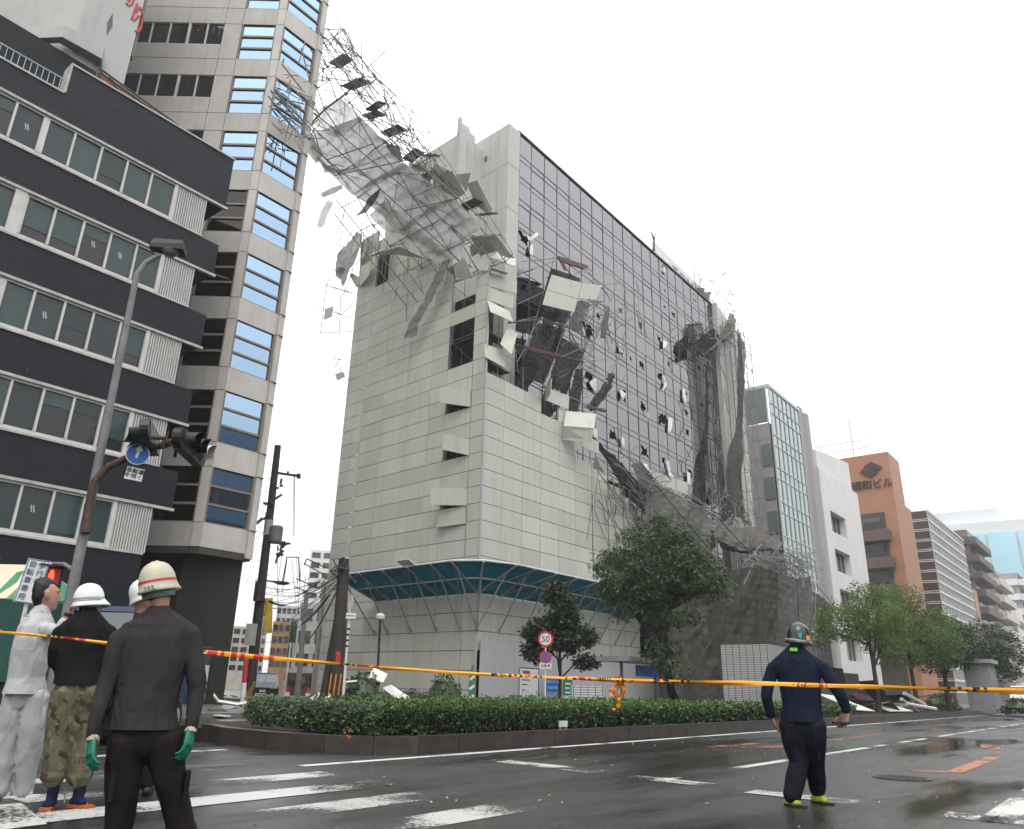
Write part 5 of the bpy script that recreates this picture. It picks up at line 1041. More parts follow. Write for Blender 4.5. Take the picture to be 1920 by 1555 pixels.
for k, (x, y, R, h, crown, sd_, lab, lm, n) in enumerate([
    (1650, 1345, 0, 6.6, [(-1.3, .9, 4.4, 1.5, 1.3, 1.0), (.5, -.2, 5.0, 1.7, 1.4, 1.2), (-2.3, 1.7, 3.7, .9, .8, .6), (1.0, -.5, 3.6, 1.3, 1.2, .9), (.3, 0, 6.0, .9, .9, .6)], 7, 'light green airy street tree nearest the walking man in navy', lf_c, 620),
    (1722, 1342, 0, 7.4, [(-.6, .5, 5.2, 1.9, 1.7, 1.5), (1.2, -1, 4.6, 1.7, 1.5, 1.4), (.2, 0, 6.4, 1.2, 1.2, .9), (1.9, -1.6, 3.6, 1.2, 1.1, 1.0), (-.4, .4, 3.2, 1.5, 1.3, .8)], 9, 'light green street tree with a straight dark trunk, second along the island', lf_c, 760),
    (1782, 1334, 60, 6.4, [(0, 0, 4.6, 2.0, 1.8, 1.4), (1.0, -.9, 4.0, 1.7, 1.5, 1.3), (-.7, .6, 3.4, 1.5, 1.4, 1.0)], 11, 'leaning street tree before the ribbed office front, third along the island', lf_d, 480),
    (1868, 1330, 74, 8.0, [(0, 0, 5.0, 2.5, 2.2, 1.9), (1.2, -1, 4.4, 2.0, 1.8, 1.6), (-1.2, 1, 4.2, 1.8, 1.6, 1.3), (.4, -.3, 2.9, 2.0, 1.8, .9)], 13, 'dense dark street tree at the far right above the parked ambulance', lf_d, 620)]):
    g = on_ground(x, y) if not R else at_dist(x, y, R)
    tree('street_tree', lab, (g.x, g.y, .2), h, crown, .13 if k < 2 else .16, n, 22, .17 if k < 2 else .22, .07 if k < 2 else .1, lm, bark, fork=.5, droop=.1, cl=.5, seed=sd_, pits=.22)
g = at_dist(542, 1300, 75); tree('street_tree', 'leafy tree seen down the side street behind the utility poles', (g.x, g.y, 0), 7.5, [(0, 0, 4.4, 1.5, 1.5, 1.7), (.6, -.5, 3.2, 1.5, 1.4, 1.2), (-.3, .2, 5.6, 1, 1, .9)], .14, 300, 20, .24, .12, lf_d, bark, seed=15)
def shrub(name, label, c, rx, ry, rz, n, lm, L=.09, seed=1):
    random.seed(seed); b = MB()
    for _ in range(n):
        u = V((random.gauss(0, 1), random.gauss(0, 1), abs(random.gauss(0, 1)))).normalized(); leaf_cards(b, V(c)+V((u.x*rx, u.y*ry, u.z*rz))*random.uniform(.75, 1), .14, 10, L, L*.5, -.2)
    b.lathe(c, [(.8*rx, 0), (.85*rx, rz*.4), (.6*rx, rz*.75), (.05, rz*.85)], 12, 0, sy=ry/rx)
    return tag(b.build(name, lm, loc=c), label, 'shrub')
g = at_dist(752, 1312, 29); shrub('shrub', 'low clipped brown green shrub mass beside the fallen panels', (g.x, g.y, .1), 1.9, 1.5, .75, 330, leafmat('shrub_leaf', (.02, .03, .012), (.05, .06, .025)), .1, 3)
g = at_dist(832, 1310, 29); shrub('shrub', 'rounded taller shrub at the right end of the low shrubs', (g.x, g.y, .1), .75, .7, 1.25, 150, lf_d, .13, 5)
g = at_dist(680, 1308, 31); shrub('shrub', 'spiky shrub behind the tilted fallen panel', (g.x, g.y, .1), .8, .7, 1.35, 130, lf_d, .15, 7)
g = on_ground(1775, 1338); shrub('shrub', 'broken green shrub among tubes on the island', (g.x, 11.5, .2), 4.0, .9, 1.0, 200, lf_c, .2, 9)
g = at_dist(1915, 1330, 60); shrub('shrub', 'short clipped hedge in front of the ambulance', (g.x, g.y, .2), 3.0, 1, .85, 160, lf_d, .2, 11)
# ================================================================ STREET FURNITURE
pole_g = M('lamp_pole_grey', (.16, .155, .16), .45, .3, 3, .1, streak=.5); blk = M('signal_black', (.012, .012, .013), .35, .2, 4); rustm = M('rusty_arm', (.055, .032, .026), .7, .45, 6, .3)
LD = 12.6
lf = lambda x, y, d=0: at_dist(x, y, LD+d)
b0 = lf(140, 1100); base_ = V((b0.x, b0.y, 0)); top = lf(257, 512)
t = thing('street_lamp', 'tall tapering grey lamp post with a curved arm carrying traffic signals', 'street lamp', base_)
b = MB(); pts = [base_, base_.lerp(top, .5)+V((0, 0, 0)), top]; b.tube(base_, top, .085, .045, 16); b.lathe(base_, [(.15, 0), (.15, .04), (.1, .3), (.086, .32)], 16); b.build('pole', pole_g, t)
hd_ = lf(312, 468, -.1); b = MB(); b.path([top+V((0, 0, -.05)), top.lerp(hd_, .25)+V((0, 0, .07)), top.lerp(hd_, .75)], .045, 10); b.build('lamp_arm', pole_g, t)
ax = (hd_-top); ax.z = 0; ax.normalize(); sdv = V((-ax.y, ax.x, 0)); dn = V((0, 0, 1))
b = MB(); hc_ = hd_+ax*.02
R1 = [hc_+ax*a*.27+sdv*s*.15+dn*(.06+.02*a) for a, s in ((-1, -.55), (1, -1), (1, 1), (-1, .55))]; R2 = [hc_+ax*a*.23+sdv*s*.12+dn*.15 for a, s in ((-1, -.5), (1, -1), (1, 1), (-1, .5))]; R3 = [hc_+ax*a*.27+sdv*s*.15-dn*.03 for a, s in ((-1, -.55), (1, -1), (1, 1), (-1, .55))]
b.rings([R3, R1, R2]); b.build('lamp_head', M('lamp_dark', (.022, .021, .02), .4, .2), t)
b = MB(); b.lathe(hc_+ax*.05-dn*.1, [(.02, 0), (.09, .01), (.13, .06), (.135, .075)], 18); b.build('lamp_lens', M('lens_grey', (.2, .2, .18), .15), t)
a0 = lf(168, 945, -.05); am = [a0, lf(176, 905, -.05), lf(200, 877, -.05), lf(235, 860, -.05), lf(280, 844, -.05), lf(325, 826, -.05), lf(345, 822, -.05)]
b = MB(); b.path(am, .06, 10, 0, .045); b.path([lf(160, 1000, -.1), lf(168, 945, -.06)], .07, 10); b.build('signal_arm', rustm, t)
def signal(name, label, c, face, longax, n, hood_m):
    f = V(face).normalized(); l = V(longax); l = (l-f*l.dot(f)).normalized(); u = f.cross(l); s = thing(name, label, 'traffic signal', c, 'vehicle signals on the lamp post arm')
    b = MB(); hl = .155*n
    for k in (0,): b.obox(c, f*.07, l*hl, u*.165)
    for e in (-1, 1): b.lathe(V(c)+l*e*hl, [(.155, -.06), (.155, .06)], 14, ax=f)
    b.build('housing', blk, s)
    for k in range(n):
        cc = V(c)+l*(k-(n-1)/2)*.31+f*.07; b = MB(); NN = 16; P0, P1 = [], []
        for i in range(NN+1):
            a = -pi*.12+(pi*1.24)*i/NN; d = l*cos(a)*.142+V((0, 0, 1))*0+u*sin(a)*.142
            P0.append(cc+d); P1.append(cc+d*.97+f*(.26-.10*abs(cos(a))))
        b.grid([P0, P1]); b.grid([[p*1 for p in P1], [p-(p-cc-f*.2)*.04 for p in P1]]); h_ = b.build('visor', hood_m if k == n-1 else blk, s)
        b = MB(); b.lathe(cc, [(.01, .03), (.1, .02), (.135, .0)], 18, ax=f); b.build('lens', M('signal_lens_dark', (.03, .03, .028), .15), s, h_)
    b = MB(); b.tube(V(c)-f*.06, V(c)-f*.2, .03, n=8); b.tube(V(c)-f*.2, V(c)-f*.2-V((0, 0, .15)), .025, n=8); b.build('bracket', rustm, s)
signal('traffic_signal', 'black traffic signal with hoods pointing left above the blue arrow sign', lf(282, 822, -.15), -R0*.9-HD*.25+V((0, 0, -.12)), HD*.8-R0*.35, 3, blk)
signal('traffic_signal', 'black traffic signal seen from behind with one silver hood to the right', lf(355, 840, 0), R0*.93+HD*.05+V((0, 0, .05)), HD*.75+R0*.4, 3, M('visor_silver', (.5, .5, .52), .35, .1))
b = MB()
for k in range(7): a = lf(300+k*8, 835-k*2, -.1); b.path([a, a+V((0, 0, -.06))+R0*.04, a+R0*.09], .012, 5)
b.build('cable', blk, t)
vd = -(lf(258, 858)); vd.z = .25; vd.normalize()
sgn_white = M('sign_white_face', (.62, .62, .6), .45, .06, 2); sgn_blue = M('sign_blue', (.02, .11, .36), .4, .12, 3); sgn_red = M('sign_red', (.45, .03, .035), .4, .08); ink = M('sign_ink', (.015, .015, .018), .5); inkb = M('ink_blue', (.03, .08, .2), .5); gpole = M('pole_white', (.55, .55, .55), .45, .1, 4, streak=.2)
def disc(c, n, r, m, root, name, off=0, parent=None, r0=0):
    b = MB(); p = V(c)+n*off
    b.lathe(p, [(max(r0, .001), 0), (r, 0), (r, .012), (max(r0, .001), .012)], 32, ax=n); return b.build(name, m, root, parent)
def plate(c, n, up, w, h, m, root, name, off=0, parent=None, th=.006):
    n = V(n).normalized(); x = V(up).cross(n).normalized(); y = n.cross(x); b = MB(); b.obox(V(c)+n*off, x*w/2, y*h/2, n*th); return b.build(name, m, root, parent)
ZU = V((0, 0, 1))
c = lf(258, 852, -.25); t2 = thing('arrow_sign', 'round blue straight ahead arrow sign with a white plate under it', 'traffic sign', c); tiltup = (ZU+R0*.16).normalized()
d0 = disc(c, vd, .165, sgn_white, t2, 'disc'); disc(c, vd, .152, sgn_blue, t2, 'face', .006, d0)
x_ = tiltup.cross(vd).normalized(); b = MB(); q = c+vd*.02; b.prism([q-x_*.02-tiltup*.14, q+x_*.02-tiltup*.14, q+x_*.02+tiltup*.05, q+x_*.055+tiltup*.05, q+tiltup*.15, q-x_*.055+tiltup*.05, q-x_*.02+tiltup*.05], vd*.004); b.build('arrow', sgn_white, t2, d0)
pc_ = lf(252, 889, -.25); pl_ = plate(pc_, vd, ZU+R0*.10, .24, .19, sgn_white, t2, 'plate'); text('lettering', '自転車\nを除く', .085, pc_+vd*.012, x_, tiltup, ink, t2, pl_)
b = MB(); b.tube(c-vd*.03, c-vd*.25+V((0, 0, .12)), .02, n=6); b.build('bracket', rustm, t2)
# pedestrian signal and sign on the same post line
c = at_dist(96, 1080, 13.2); t2 = thing('pedestrian_signal', 'pedestrian signal showing a lit red standing figure', 'traffic signal', c); n_ = V((-c.x, -c.y, 0)).normalized(); x_ = ZU.cross(n_)
b = MB(); b.obox(c+V((0, 0, -.13)), x_*.15, n_*.08, ZU*.28); b.obox(c+n_*.12+V((0, 0, .13)), x_*.16, n_*.1, ZU*.012); b.build('housing', blk, t2)
redl = emit('red_lamp', (1, .05, .02), 3.2); b = MB(); q = c+n_*.085
plate(c, n_, ZU, .22, .2, emit('red_field', (.3, .01, .008), .15), t2, 'lens', .083)
b = MB(); b.lathe(q+ZU*.05+n_*.005, [(.001, .002), (.026, .002), (.026, .008), (.001, .008)], 12, ax=n_); b.obox(q+n_*.008-ZU*.01, x_*.035, n_*.004, ZU*.035); b.obox(q+n_*.008-ZU*.065-x_*.017, x_*.013, n_*.004, ZU*.03); b.obox(q+n_*.008-ZU*.065+x_*.017, x_*.013, n_*.004, ZU*.03); b.build('red_figure', redl, t2)
b = MB(); b.path([lf(88, 1057, .6), lf(120, 1058, .3), lf(140, 1070, .1)], .03, 8); b.tube(c-n_*.1+V((0, 0, .15)), V((c.x, c.y, 0))-n_*.1, .05, n=8); b.build('post', pole_g, t2)
c = at_dist(60, 1090, 13.0); t2 = thing('path_sign', 'tall white shared path sign with blue frame and two columns of blue writing', 'traffic sign', c); n_ = V((-c.x, -c.y, 0)).normalized(); x_ = ZU.cross(n_); upt = (ZU+x_*.10).normalized()
p_ = plate(c, n_, upt, .28, .62, sgn_white, t2, 'plate'); 
b = MB(); q = c+n_*.009; xx = upt.cross(n_).normalized()
for s in (-1, 1): b.obox(q+xx*s*.128, xx*.005, n_*.003, upt*.3); b.obox(q+upt*s*.3, xx*.128, n_*.003, upt*.005)
b.build('frame', inkb, t2, p_)
for k, s in enumerate('自転車専用'): text('lettering', s, .10, q+n_*.004+upt*(.23-k*.115)-xx*.06, xx, upt, inkb, t2, p_, .002)
for k, s in enumerate('歩行者'): text('lettering', s, .10, q+n_*.004+upt*(.23-k*.115)+xx*.06, xx, upt, inkb, t2, p_, .002)
b = MB(); b.path([lf(64, 1062, .4), lf(72, 1056, .4), lf(97, 1058, .4)], .015, 6); b.tube(V((c.x, c.y, 0))-n_*.05, c-n_*.05+ZU*.3, .03, n=8); b.build('post', gpole, t2)
# speed limit sign
SR = 30.0
def fx(x, y, d=0): return at_dist(x, y, SR+d)
c = fx(1023, 1199); t2 = thing('speed_sign', 'round red ringed 50 sign above a no stopping sign on one white pole', 'traffic sign', (c.x, c.y, 0)); n_ = V((-c.x, -c.y, 0)).normalized(); x_ = ZU.cross(n_)
b = MB(); b.tube((c.x, c.y, 0), c+ZU*.3, .035, n=10); b.build('pole', gpole, t2)
d0 = disc(c, n_, .29, sgn_red, t2, 'speed_disc', .05); disc(c, n_, .215, sgn_white, t2, 'face', .055, d0); text('lettering', '50', .32, c+n_*.075, x_, ZU, M('ink_navy', (.02, .03, .09), .5), t2, d0, .004)
c = fx(1023, 1232.5); d0 = disc(c, n_, .225, sgn_red, t2, 'no_stopping_disc', .05); disc(c, n_, .175, sgn_blue, t2, 'face', .055, d0); b = MB()
for s in (-1, 1): b.obox(c+n_*.07, (x_+ZU*s).normalized()*.17, n_*.003, (ZU-x_*s).normalized()*.018)
b.build('cross', sgn_red, t2, d0)
c = fx(1023, 1249); p_ = plate(c, n_, ZU, .44, .19, sgn_white, t2, 'plate', .05); text('lettering', '自動車', .125, c+n_*.062, x_, ZU, ink, t2, p_, .002)
# utility poles
wood = M('utility_pole_dark', (.035, .03, .026), .75, .35, 4, .3); trf = M('transformer_grey', (.12, .125, .12), .5, .2, 3); por = M('insulator', (.3, .3, .3), .3)
UR = 36.0
fu = lambda x, y, d=0: at_dist(x, y, UR+d)
p0 = fu(466, 1310); p0.z = 0; p1 = fu(521, 836)
t = thing('utility_pole', 'tall dark utility pole with a transformer and a street lamp beside the beige tower', 'utility pole', p0)
b = MB(); b.tube(p0, p1, .24, .15, 12)
for k in range(14): q = p0.lerp(p1, .2+.055*k); b.tube(q-R0*.3, q+R0*.3 if k % 2 else q, .012, n=4)
b.build('pole', wood, t)
b = MB(); b.tube(fu(512, 886), fu(562, 893), .06, n=6); b.tube(fu(540, 884), fu(540, 891), .05, n=6); b.tube(fu(560, 889), fu(560, 897), .1, n=6); b.build('crossarm', wood, t)
b = MB(); q = fu(517, 1003, -.2); b.lathe(q+V((0, 0, -.38)), [(.27, 0), (.30, .06), (.30, .7), (.24, .78), (.05, .8)], 14); b.tube(q, fu(500, 1003), .06); b.build('transformer', trf, t)
b = MB(); b.tube(fu(496, 1014), fu(545, 1020), .05, n=5); b.build('bracket_arm', wood, t); b = MB(); b.path([fu(478, 1090), fu(500, 1089), fu(530, 1092)], .03, 6); b.lathe(fu(528, 1093)+V((0, 0, -.05)), [(.05, .12), (.22, .1), (.25, .02), (.1, -.04)], 12, sx=1.6); b.build('pole_lamp', wood, t); b = MB(); b.lathe(fu(487, 1110, -.3)+V((0, 0, -.4)), [(.24, 0), (.24, .8)], 10)
b.build('cable_box', wood, t)
random.seed(5)
for _ in range(26):
    x, y = random.choice(((522, 912), (526, 925), (532, 1022), (525, 1030), (519, 1040), (502, 960), (511, 945), (521, 1018), (496, 970))); q = fu(x+random.uniform(-5, 5), y+random.uniform(-6, 6), random.uniform(-.3, .3)); b = MB(); b.tube(q, q+V((random.gauss(0, .15), random.gauss(0, .15), random.gauss(0, .2))), random.uniform(.03, .08), n=6); b.build('insulator', M('fittings', (.05, .05, .05), .6), t)
b = MB(); q = p0.lerp(p1, .66); b.tube(q-(p1-p0)*.03, q+(p1-p0)*.03, .2, n=12); b.build('sleeve', M('sleeve_grey', (.3, .3, .3), .6), t)
b = MB(); q = fu(470, 1190, -.25); b.obox(q, R0*.24, HD*.01, ZU*.45); w_ = b.build('bill', M('bill_white', (.4, .4, .4), .6, .15, 4), t)
b = MB()
for k in range(4): b.obox(p0+V((0, 0, .5))+R0*(-.15+.1*k)-HD*.24, R0*.03, HD*.008, V((.1, 0, .5)))
b.build('warning_stripe', M('stripe_amber', (.35, .18, .03), .6), t)
TR = 26.0
ft = lambda x, y, d=0: at_dist(x, y, TR+d)
q0, q1 = ft(630, 1313), ft(645, 1049); q0.z = 0; r0_ = ft(607, 1313, .3); r0_.z = 0
t = thing('utility_pole', 'short thick dark pole snapped at the top and propped by a slanting post', 'utility pole', q0)
b = MB(); b.tube(q0, q1, .27, .17, 14); b.build('pole', wood, t)
b = MB(); b.tube(r0_, ft(640, 1125, .25), .2, .13, 12); b.build('prop', wood, t)
b = MB(); random.seed(6)
for k in range(30): q = ft(645+random.uniform(-8, 8), 1060+random.uniform(-8, 40), random.uniform(-.3, .2)); b.path([q, q+V((random.gauss(0, .12), random.gauss(0, .12), random.gauss(0, .15))), q+V((random.gauss(0, .2), random.gauss(0, .2), random.gauss(-.2, .2)))], .025, 5)
b.build('fittings', M('fittings', ()), t)
b = MB()
for a in (-.35, -.05, .25): b.obox(q0+V((0, 0, .95))+R0*a*.5-HD*.27, R0*.022, HD*.01, V((.02, 0, .33)))
b.build('warning_stripe', M('stripe_orange', (.5, .16, .03), .6), t)
b = MB(); q = ft(634, 1232, -.24); b.obox(q, R0*.07, HD*.006, ZU*.16); b.build('tag', sgn_red, t)
# thin posts near the corner
c = at_dist(657, 1132, 25); t2 = thing('sign_post', 'thin white post with a small white plate and a disc seen edge on', 'traffic sign', (c.x, c.y, 0)); n_ = V((-c.x, -c.y, 0)).normalized(); x_ = ZU.cross(n_); g0 = at_dist(643, 1313, 25); g0.z = 0
b = MB(); b.tube(g0, c+ZU*.1, .04, n=8); b.build('pole', gpole, t2); disc(c+x_*.0, (n_*.35-x_).normalized(), .27, gpole, t2, 'disc'); q = at_dist(658, 1155, 24.9); p_ = plate(q, n_, ZU, .30, .17, sgn_white, t2, 'plate'); text('lettering', '自転車を除く', .05, q+n_*.01, x_, ZU, ink, t2, p_, .002)
b = MB()
for k in range(4): q = g0.lerp(c, .62+.05*k); b.tube(q-ZU*.03, q+ZU*.03, .046, n=8)
b.build('band', ink, t2)
c = at_dist(713, 1160, 33); t2 = thing('garden_lamp', 'slim black post with a round pale lamp before the left panels', 'street lamp', (c.x, c.y, 0)); b = MB(); g0 = at_dist(706, 1312, 33); g0.z = 0; b.tube(g0, c, .05, n=8); b.build('pole', ink, t2); b = MB(); b.lathe(c+V((0, 0, -.08)), [(.05, 0), (.19, .06), (.2, .2), (.1, .28), (.02, .3)], 14); b.build('lamp_globe', M('globe_white', (.5, .5, .5), .3), t2)
for k, (x, y0, y1, R, m, lab) in enumerate(((575, 1110, 1312, 44, M('pole_grey2', (.22, .22, .21), .6), 'grey concrete pole in the side street right of the leafy tree'), (545, 1205, 1312, 60, gpole, 'white post beside a red cone in the side street'), (551, 1205, 1312, 60, gpole, 'second white post close to the tree in the side street'))):
    g0 = at_dist(x-(y1-y0)*.09, y1, R); g0.z = 0; tp = at_dist(x, y0, R); b = MB(); b.tube(g0, tp, .16 if k == 0 else .07, .12 if k == 0 else .06, 8); tag(b.build('street_post', m, loc=g0), lab, 'post')
def cone(x, y, R, lab):
    g0 = at_dist(x, y, R); g0.z = 0; t2 = thing('road_cone', lab, 'road cone', g0); b = MB(); b.lathe(g0, [(.34, 0), (.34, .04), (.2, .05), (.05, .75), (.02, .76)], 14); b.build('cone_body', sgn_red, t2); b = MB(); b.lathe(g0, [(.158, .3), (.165, .3), (.115, .5), (.108, .5)], 14); b.build('band', sgn_white, t2)
cone(538, 1303, 44, 'red road cone at the foot of the white posts'); cone(577, 1304, 40, 'red road cone beside the grey pole at the scaffold corner')
g0 = at_dist(456, 1310, 34); g0.z = 0; t2 = thing('marker_post', 'red and white banded marker post at the tower corner', 'bollard', g0); tp = at_dist(462, 1235, 34)
b = MB(); b.tube(g0, g0.lerp(tp, .5), .1, n=10); b.build('lower_band', sgn_white, t2); b = MB(); b.tube(g0.lerp(tp, .5), tp, .1, n=10); b.build('upper_band', sgn_red, t2)
g0 = at_dist(884, 1315, 33); g0.z = 0; t2 = thing('wrapped_post', 'green and white spiral wrapped post at the hoarding corner', 'post', g0); tp = at_dist(886, 1262, 33)
b = MB(); b.tube(g0, tp, .13, n=12); b.tube(tp, tp+V((0, 0, .3)), .07, .05, 10); b.build('post_body', M('wrap_green', (.06, .2, .12), .5), t2); b = MB()
for k in range(4): q = g0.lerp(tp, .15+.24*k); b.obox(q-HD*.132, (R0+ZU*.7)*.1, HD*.004, (ZU-R0*.2)*.05)
b.build('stripe', sgn_white, t2)
# subway stair housing of white glazed tile
wt = brickmat('white_tile', (.66, -.75, 0), (.52, .52, .51), (.47, .47, .46), (.06, .06, .06), .24, .075, .012, .3, 0)
wt2 = brickmat('grey_tile', (1, 0, 0), (.17, .165, .16), (.15, .145, .14), (.07, .07, .07), .24, .075, .012, .35, 0)
t = thing('subway_entrance', 'white tiled subway stair housing on the island behind the hedge', 'kiosk', (35, 12.2, .2)); c0 = at_dist(1442, 1208, 37.5); yl = at_dist(1351, 1209, 38.5)
zt = c0.z; b = MB(); A = V((c0.x, c0.y, .2)); Bq = V((yl.x, yl.y, .2)); C_ = A+V((4.6, .4, 0)); D_ = Bq+V((4.6, 1, 0)); b.prism([A, C_, D_, Bq], (0, 0, zt-.2)); b.build('stair_housing', wt, t)
b = MB(); q = on_y(1530, 1258, A.y+.1); b.prism([V((C_.x+.01, A.y-.1, .2)), V((C_.x+7.5, A.y-.4, .2)), V((C_.x+7.5, A.y+3, .2)), V((C_.x+.01, A.y+3, .2))], (0, 0, q.z-.2)); b.build('stair_wall', wt2, t)
b = MB(); b.box(C_.x+2.3, C_.x+4.9, A.y-.36, A.y-.2, 1.55, 2.35); b.build('opening', ink, t)
g0 = at_dist(1100, 1318, 27); t = thing('tiled_box', 'low white tiled utility box beside the green notice board', 'utility box', (g0.x, g0.y, 0)); b = MB(); x_ = R0*.52; b.obox((g0.x, g0.y, .55), x_, HD*.35, ZU*.55); b.build('box_body', wt, t); b = MB(); b.obox((g0.x+.08, g0.y-.3, .25), x_*.5, HD*.2, ZU*.1); b.build('vent', ink, t)
g0 = at_dist(1858, 1335, 62); t = thing('gate_pillar', 'grey stone gate pillar with a flat cap on the island', 'pillar', (g0.x, g0.y, .2)); b = MB(); b.box(g0.x-1.2, g0.x+1.4, g0.y-.5, g0.y+1, .2, 3.2); b.build('pillar_body', M('pillar_grey', (.25, .25, .25), .6), t); b = MB(); b.box(g0.x-1.4, g0.x+1.6, g0.y-.7, g0.y+1.2, 3.2, 3.45); b.build('cap', M('cap_pale', (.4, .4, .4), .6), t)
# notices on and before the hoarding
HY = 22.85
def notice(name, lab, x0, y0, x1, y1, m, Yq=HY):
    a, c = on_y(x0, y1, Yq), on_y(x1, y0, Yq); t2 = thing(name, lab, 'notice', ((a.x+c.x)/2, Yq, a.z)); b = MB(); b.box(a.x, c.x, Yq-.03, Yq, a.z, c.z); p = b.build('board', m, t2); return t2, p, a, c
t2, p, a, c = notice('site_notice', 'white site notice framed in black on the hoarding', 972, 1254, 1009, 1312, sgn_white)
b = MB(); 
for z in (a.z, c.z): b.box(a.x, c.x, HY-.045, HY-.031, z-.015, z+.015)
for x in (a.x, c.x): b.box(x-.015, x+.015, HY-.045, HY-.031, a.z, c.z)
for k in range(3): b.box(a.x+.2, c.x-.5-.2*k, HY-.04, HY-.031, c.z-.35-.2*k, c.z-.31-.2*k)
b.build('frame', ink, t2, p); text('lettering', 'Dor.', .3, (a.x+.5, HY-.035, a.z+.35), (1, 0, 0), ZU, ink, t2, p, .004); b = MB(); b.box(a.x+.25, a.x+.8, HY-.04, HY-.031, c.z-.25, c.z-.12); b.build('red_mark', sgn_red, t2, p)
t2, p, a, c = notice('blue_notice', 'blue site notice with pale lines of writing under the dark tree', 1024, 1270, 1047, 1303, sgn_blue, HY-.6); w_ = c.x-a.x
for k, s in enumerate(('高速バスのりば', '06-6262-9000', '高速バス乗り場')): text('lettering', s, .15, ((a.x+c.x)/2, HY-.635, c.z-.22-.26*k), (1, 0, 0), ZU, M('lettering_pale', (.4, .45, .6), .5), t2, p, .003, sx=.95)
t2, p, a, c = notice('green_notice', 'green notice board half hidden right of the dark tree trunk', 1055, 1274, 1072, 1304, M('notice_green', (.02, .16, .09), .5), HY-.6); b = MB()
for k in range(4): b.box(a.x+.15, c.x-.15-.1*(k % 2), HY-.64, HY-.631, c.z-.25-.2*k, c.z-.18-.2*k)
b.build('lettering', sgn_white, t2, p)
t2, p, a, c = notice('green_banner', 'low green banner standing at the foot of the hoarding', 954, 1304, 1005, 1317, M('banner_green', (.07, .22, .15), .5), HY-1.0); b = MB(); b.box(a.x+.9, a.x+1.3, HY-1.04, HY-1.031, a.z+.2, a.z+.45); b.build('lettering', sgn_white, t2, p)
g0 = at_dist(1190, 1240, 31); t = thing('bus_shelter', 'grey flat roofed shelter on thin posts behind the big tree', 'shelter', (g0.x, g0.y, 0)); b = MB(); b.box(g0.x-1.5, g0.x+2.2, g0.y-.6, g0.y+.8, g0.z-.05, g0.z+.12); b.build('roof', M('shelter_grey', (.3, .3, .31), .5), t)
for dx in (-1.0, 1.6): b = MB(); b.tube((g0.x+dx, g0.y, 0), (g0.x+dx, g0.y, g0.z), .06, n=8); b.build('post', M('shelter_post', (.12, .12, .13), .5), t)
b = MB(); b.box(g0.x-.2, g0.x+1.5, g0.y-.2, g0.y-.14, g0.z-.55, g0.z-.15); b.build('sign_panel', sgn_blue, t)
# fallen cladding and wreckage on the ground
def fallen(lab, corners, th=.03, grp='fallen cladding panels'):
    b = MB(); P_ = [V(p) for p in corners]; n = (P_[1]-P_[0]).cross(P_[-1]-P_[0]).normalized(); b.prism(P_, n*th); c = sum(P_, V())/len(P_); tag(b.build('fallen_panel', panel_w, loc=(c.x, c.y, min(p.z for p in P_))), lab, 'panel', grp)
panel_w = M('panel_pale', (.62, .62, .58), .5, .08, 1)
ad = at_dist
fallen('cream panel leaning on the low shrubs with its edge towards the hedge', [ad(717, 1290, 27.5), ad(733, 1284, 27.3), ad(776, 1312, 26.2), ad(752, 1318, 26.2)], .12)
fallen('kite shaped panel standing tilted behind the shrubs', [ad(681, 1278, 31), ad(702, 1252, 31.4), ad(727, 1264, 31.2), ad(719, 1279, 31)])
fallen('narrow panel lying flat behind the white sign post', [ad(648, 1277, 30), ad(680, 1274, 31), ad(682, 1277, 31), ad(650, 1280, 30)])
fallen('panel propped at the foot of the scaffold corner in the side street', [ad(577, 1312, 31), ad(598, 1298, 32), ad(606, 1302, 32), ad(590, 1314, 31)])
fallen('small panel tipped against the snapped pole', [ad(606, 1312, 25.6), ad(618, 1300, 25.8), ad(622, 1306, 25.7), ad(614, 1314, 25.6)])
b = MB(); q = [ad(401, 1303, 27), ad(410, 1316, 26.5), ad(445, 1322, 26), ad(480, 1317, 26)]; b.grid([[p+V((0, 0, 0)) for p in q], [p+V((.3, .5, .05)) for p in q]]); b.grid([[p+V((.3, .5, .05)) for p in q], [p+V((.25, .45, -.05)) for p in q]]); o = tag(b.build('bent_sheet', panel_w, loc=q[1]), 'bent white metal sheet lying at the foot of the beige tower', 'metal sheet')
random.seed(77); b = MB()
for _ in range(60): g0 = ad(random.uniform(400, 620), 1312, random.uniform(24, 52)); L = random.uniform(.2, .9); a = random.random()*6; b.obox((g0.x, g0.y, .04+random.random()*.12), (L*cos(a), L*sin(a), random.uniform(-.1, .1)), (-.25*L*sin(a), .25*L*cos(a), 0), (0, 0, .015), random.choice((0, 1, 2)))
tag(b.build('street_rubble', [panel_w, plank_m, M('rubble_dark', (.06, .055, .05), .8)]), 'flat scraps of cladding strewn across the side street', 'rubble', kind='stuff')
b = MB(); random.seed(78)
for _ in range(90): g0 = V((random.uniform(42, 56), random.uniform(11.2, 15.5), .25+random.random()*.9*random.random())); L = random.uniform(.3, 1.6); a = random.gauss(.2, .9); b.tube(g0, g0+V((L*cos(a), L*sin(a), random.gauss(0, .35)*L)), random.choice((.03, .045)), n=5, mi=random.choice((0, 0, 1)))
for _ in range(26): g0 = V((random.uniform(42, 55), random.uniform(11.5, 15.5), .3+random.random()*.8)); L = random.uniform(.4, 1.2); a = random.random()*3; b.obox(g0, (L*cos(a), L*sin(a), random.gauss(0, .25)), (-.5*sin(a), .5*cos(a), random.gauss(0, .15)), (0, 0, .02), random.choice((1, 2, 3)))
tag(b.build('scaffold_wreckage', [tubem, rust, plank_m, M('rubble_grey', (.25, .24, .22), .8)]), 'heap of bent tubes and planks under the light green trees', 'wreckage', kind='stuff')
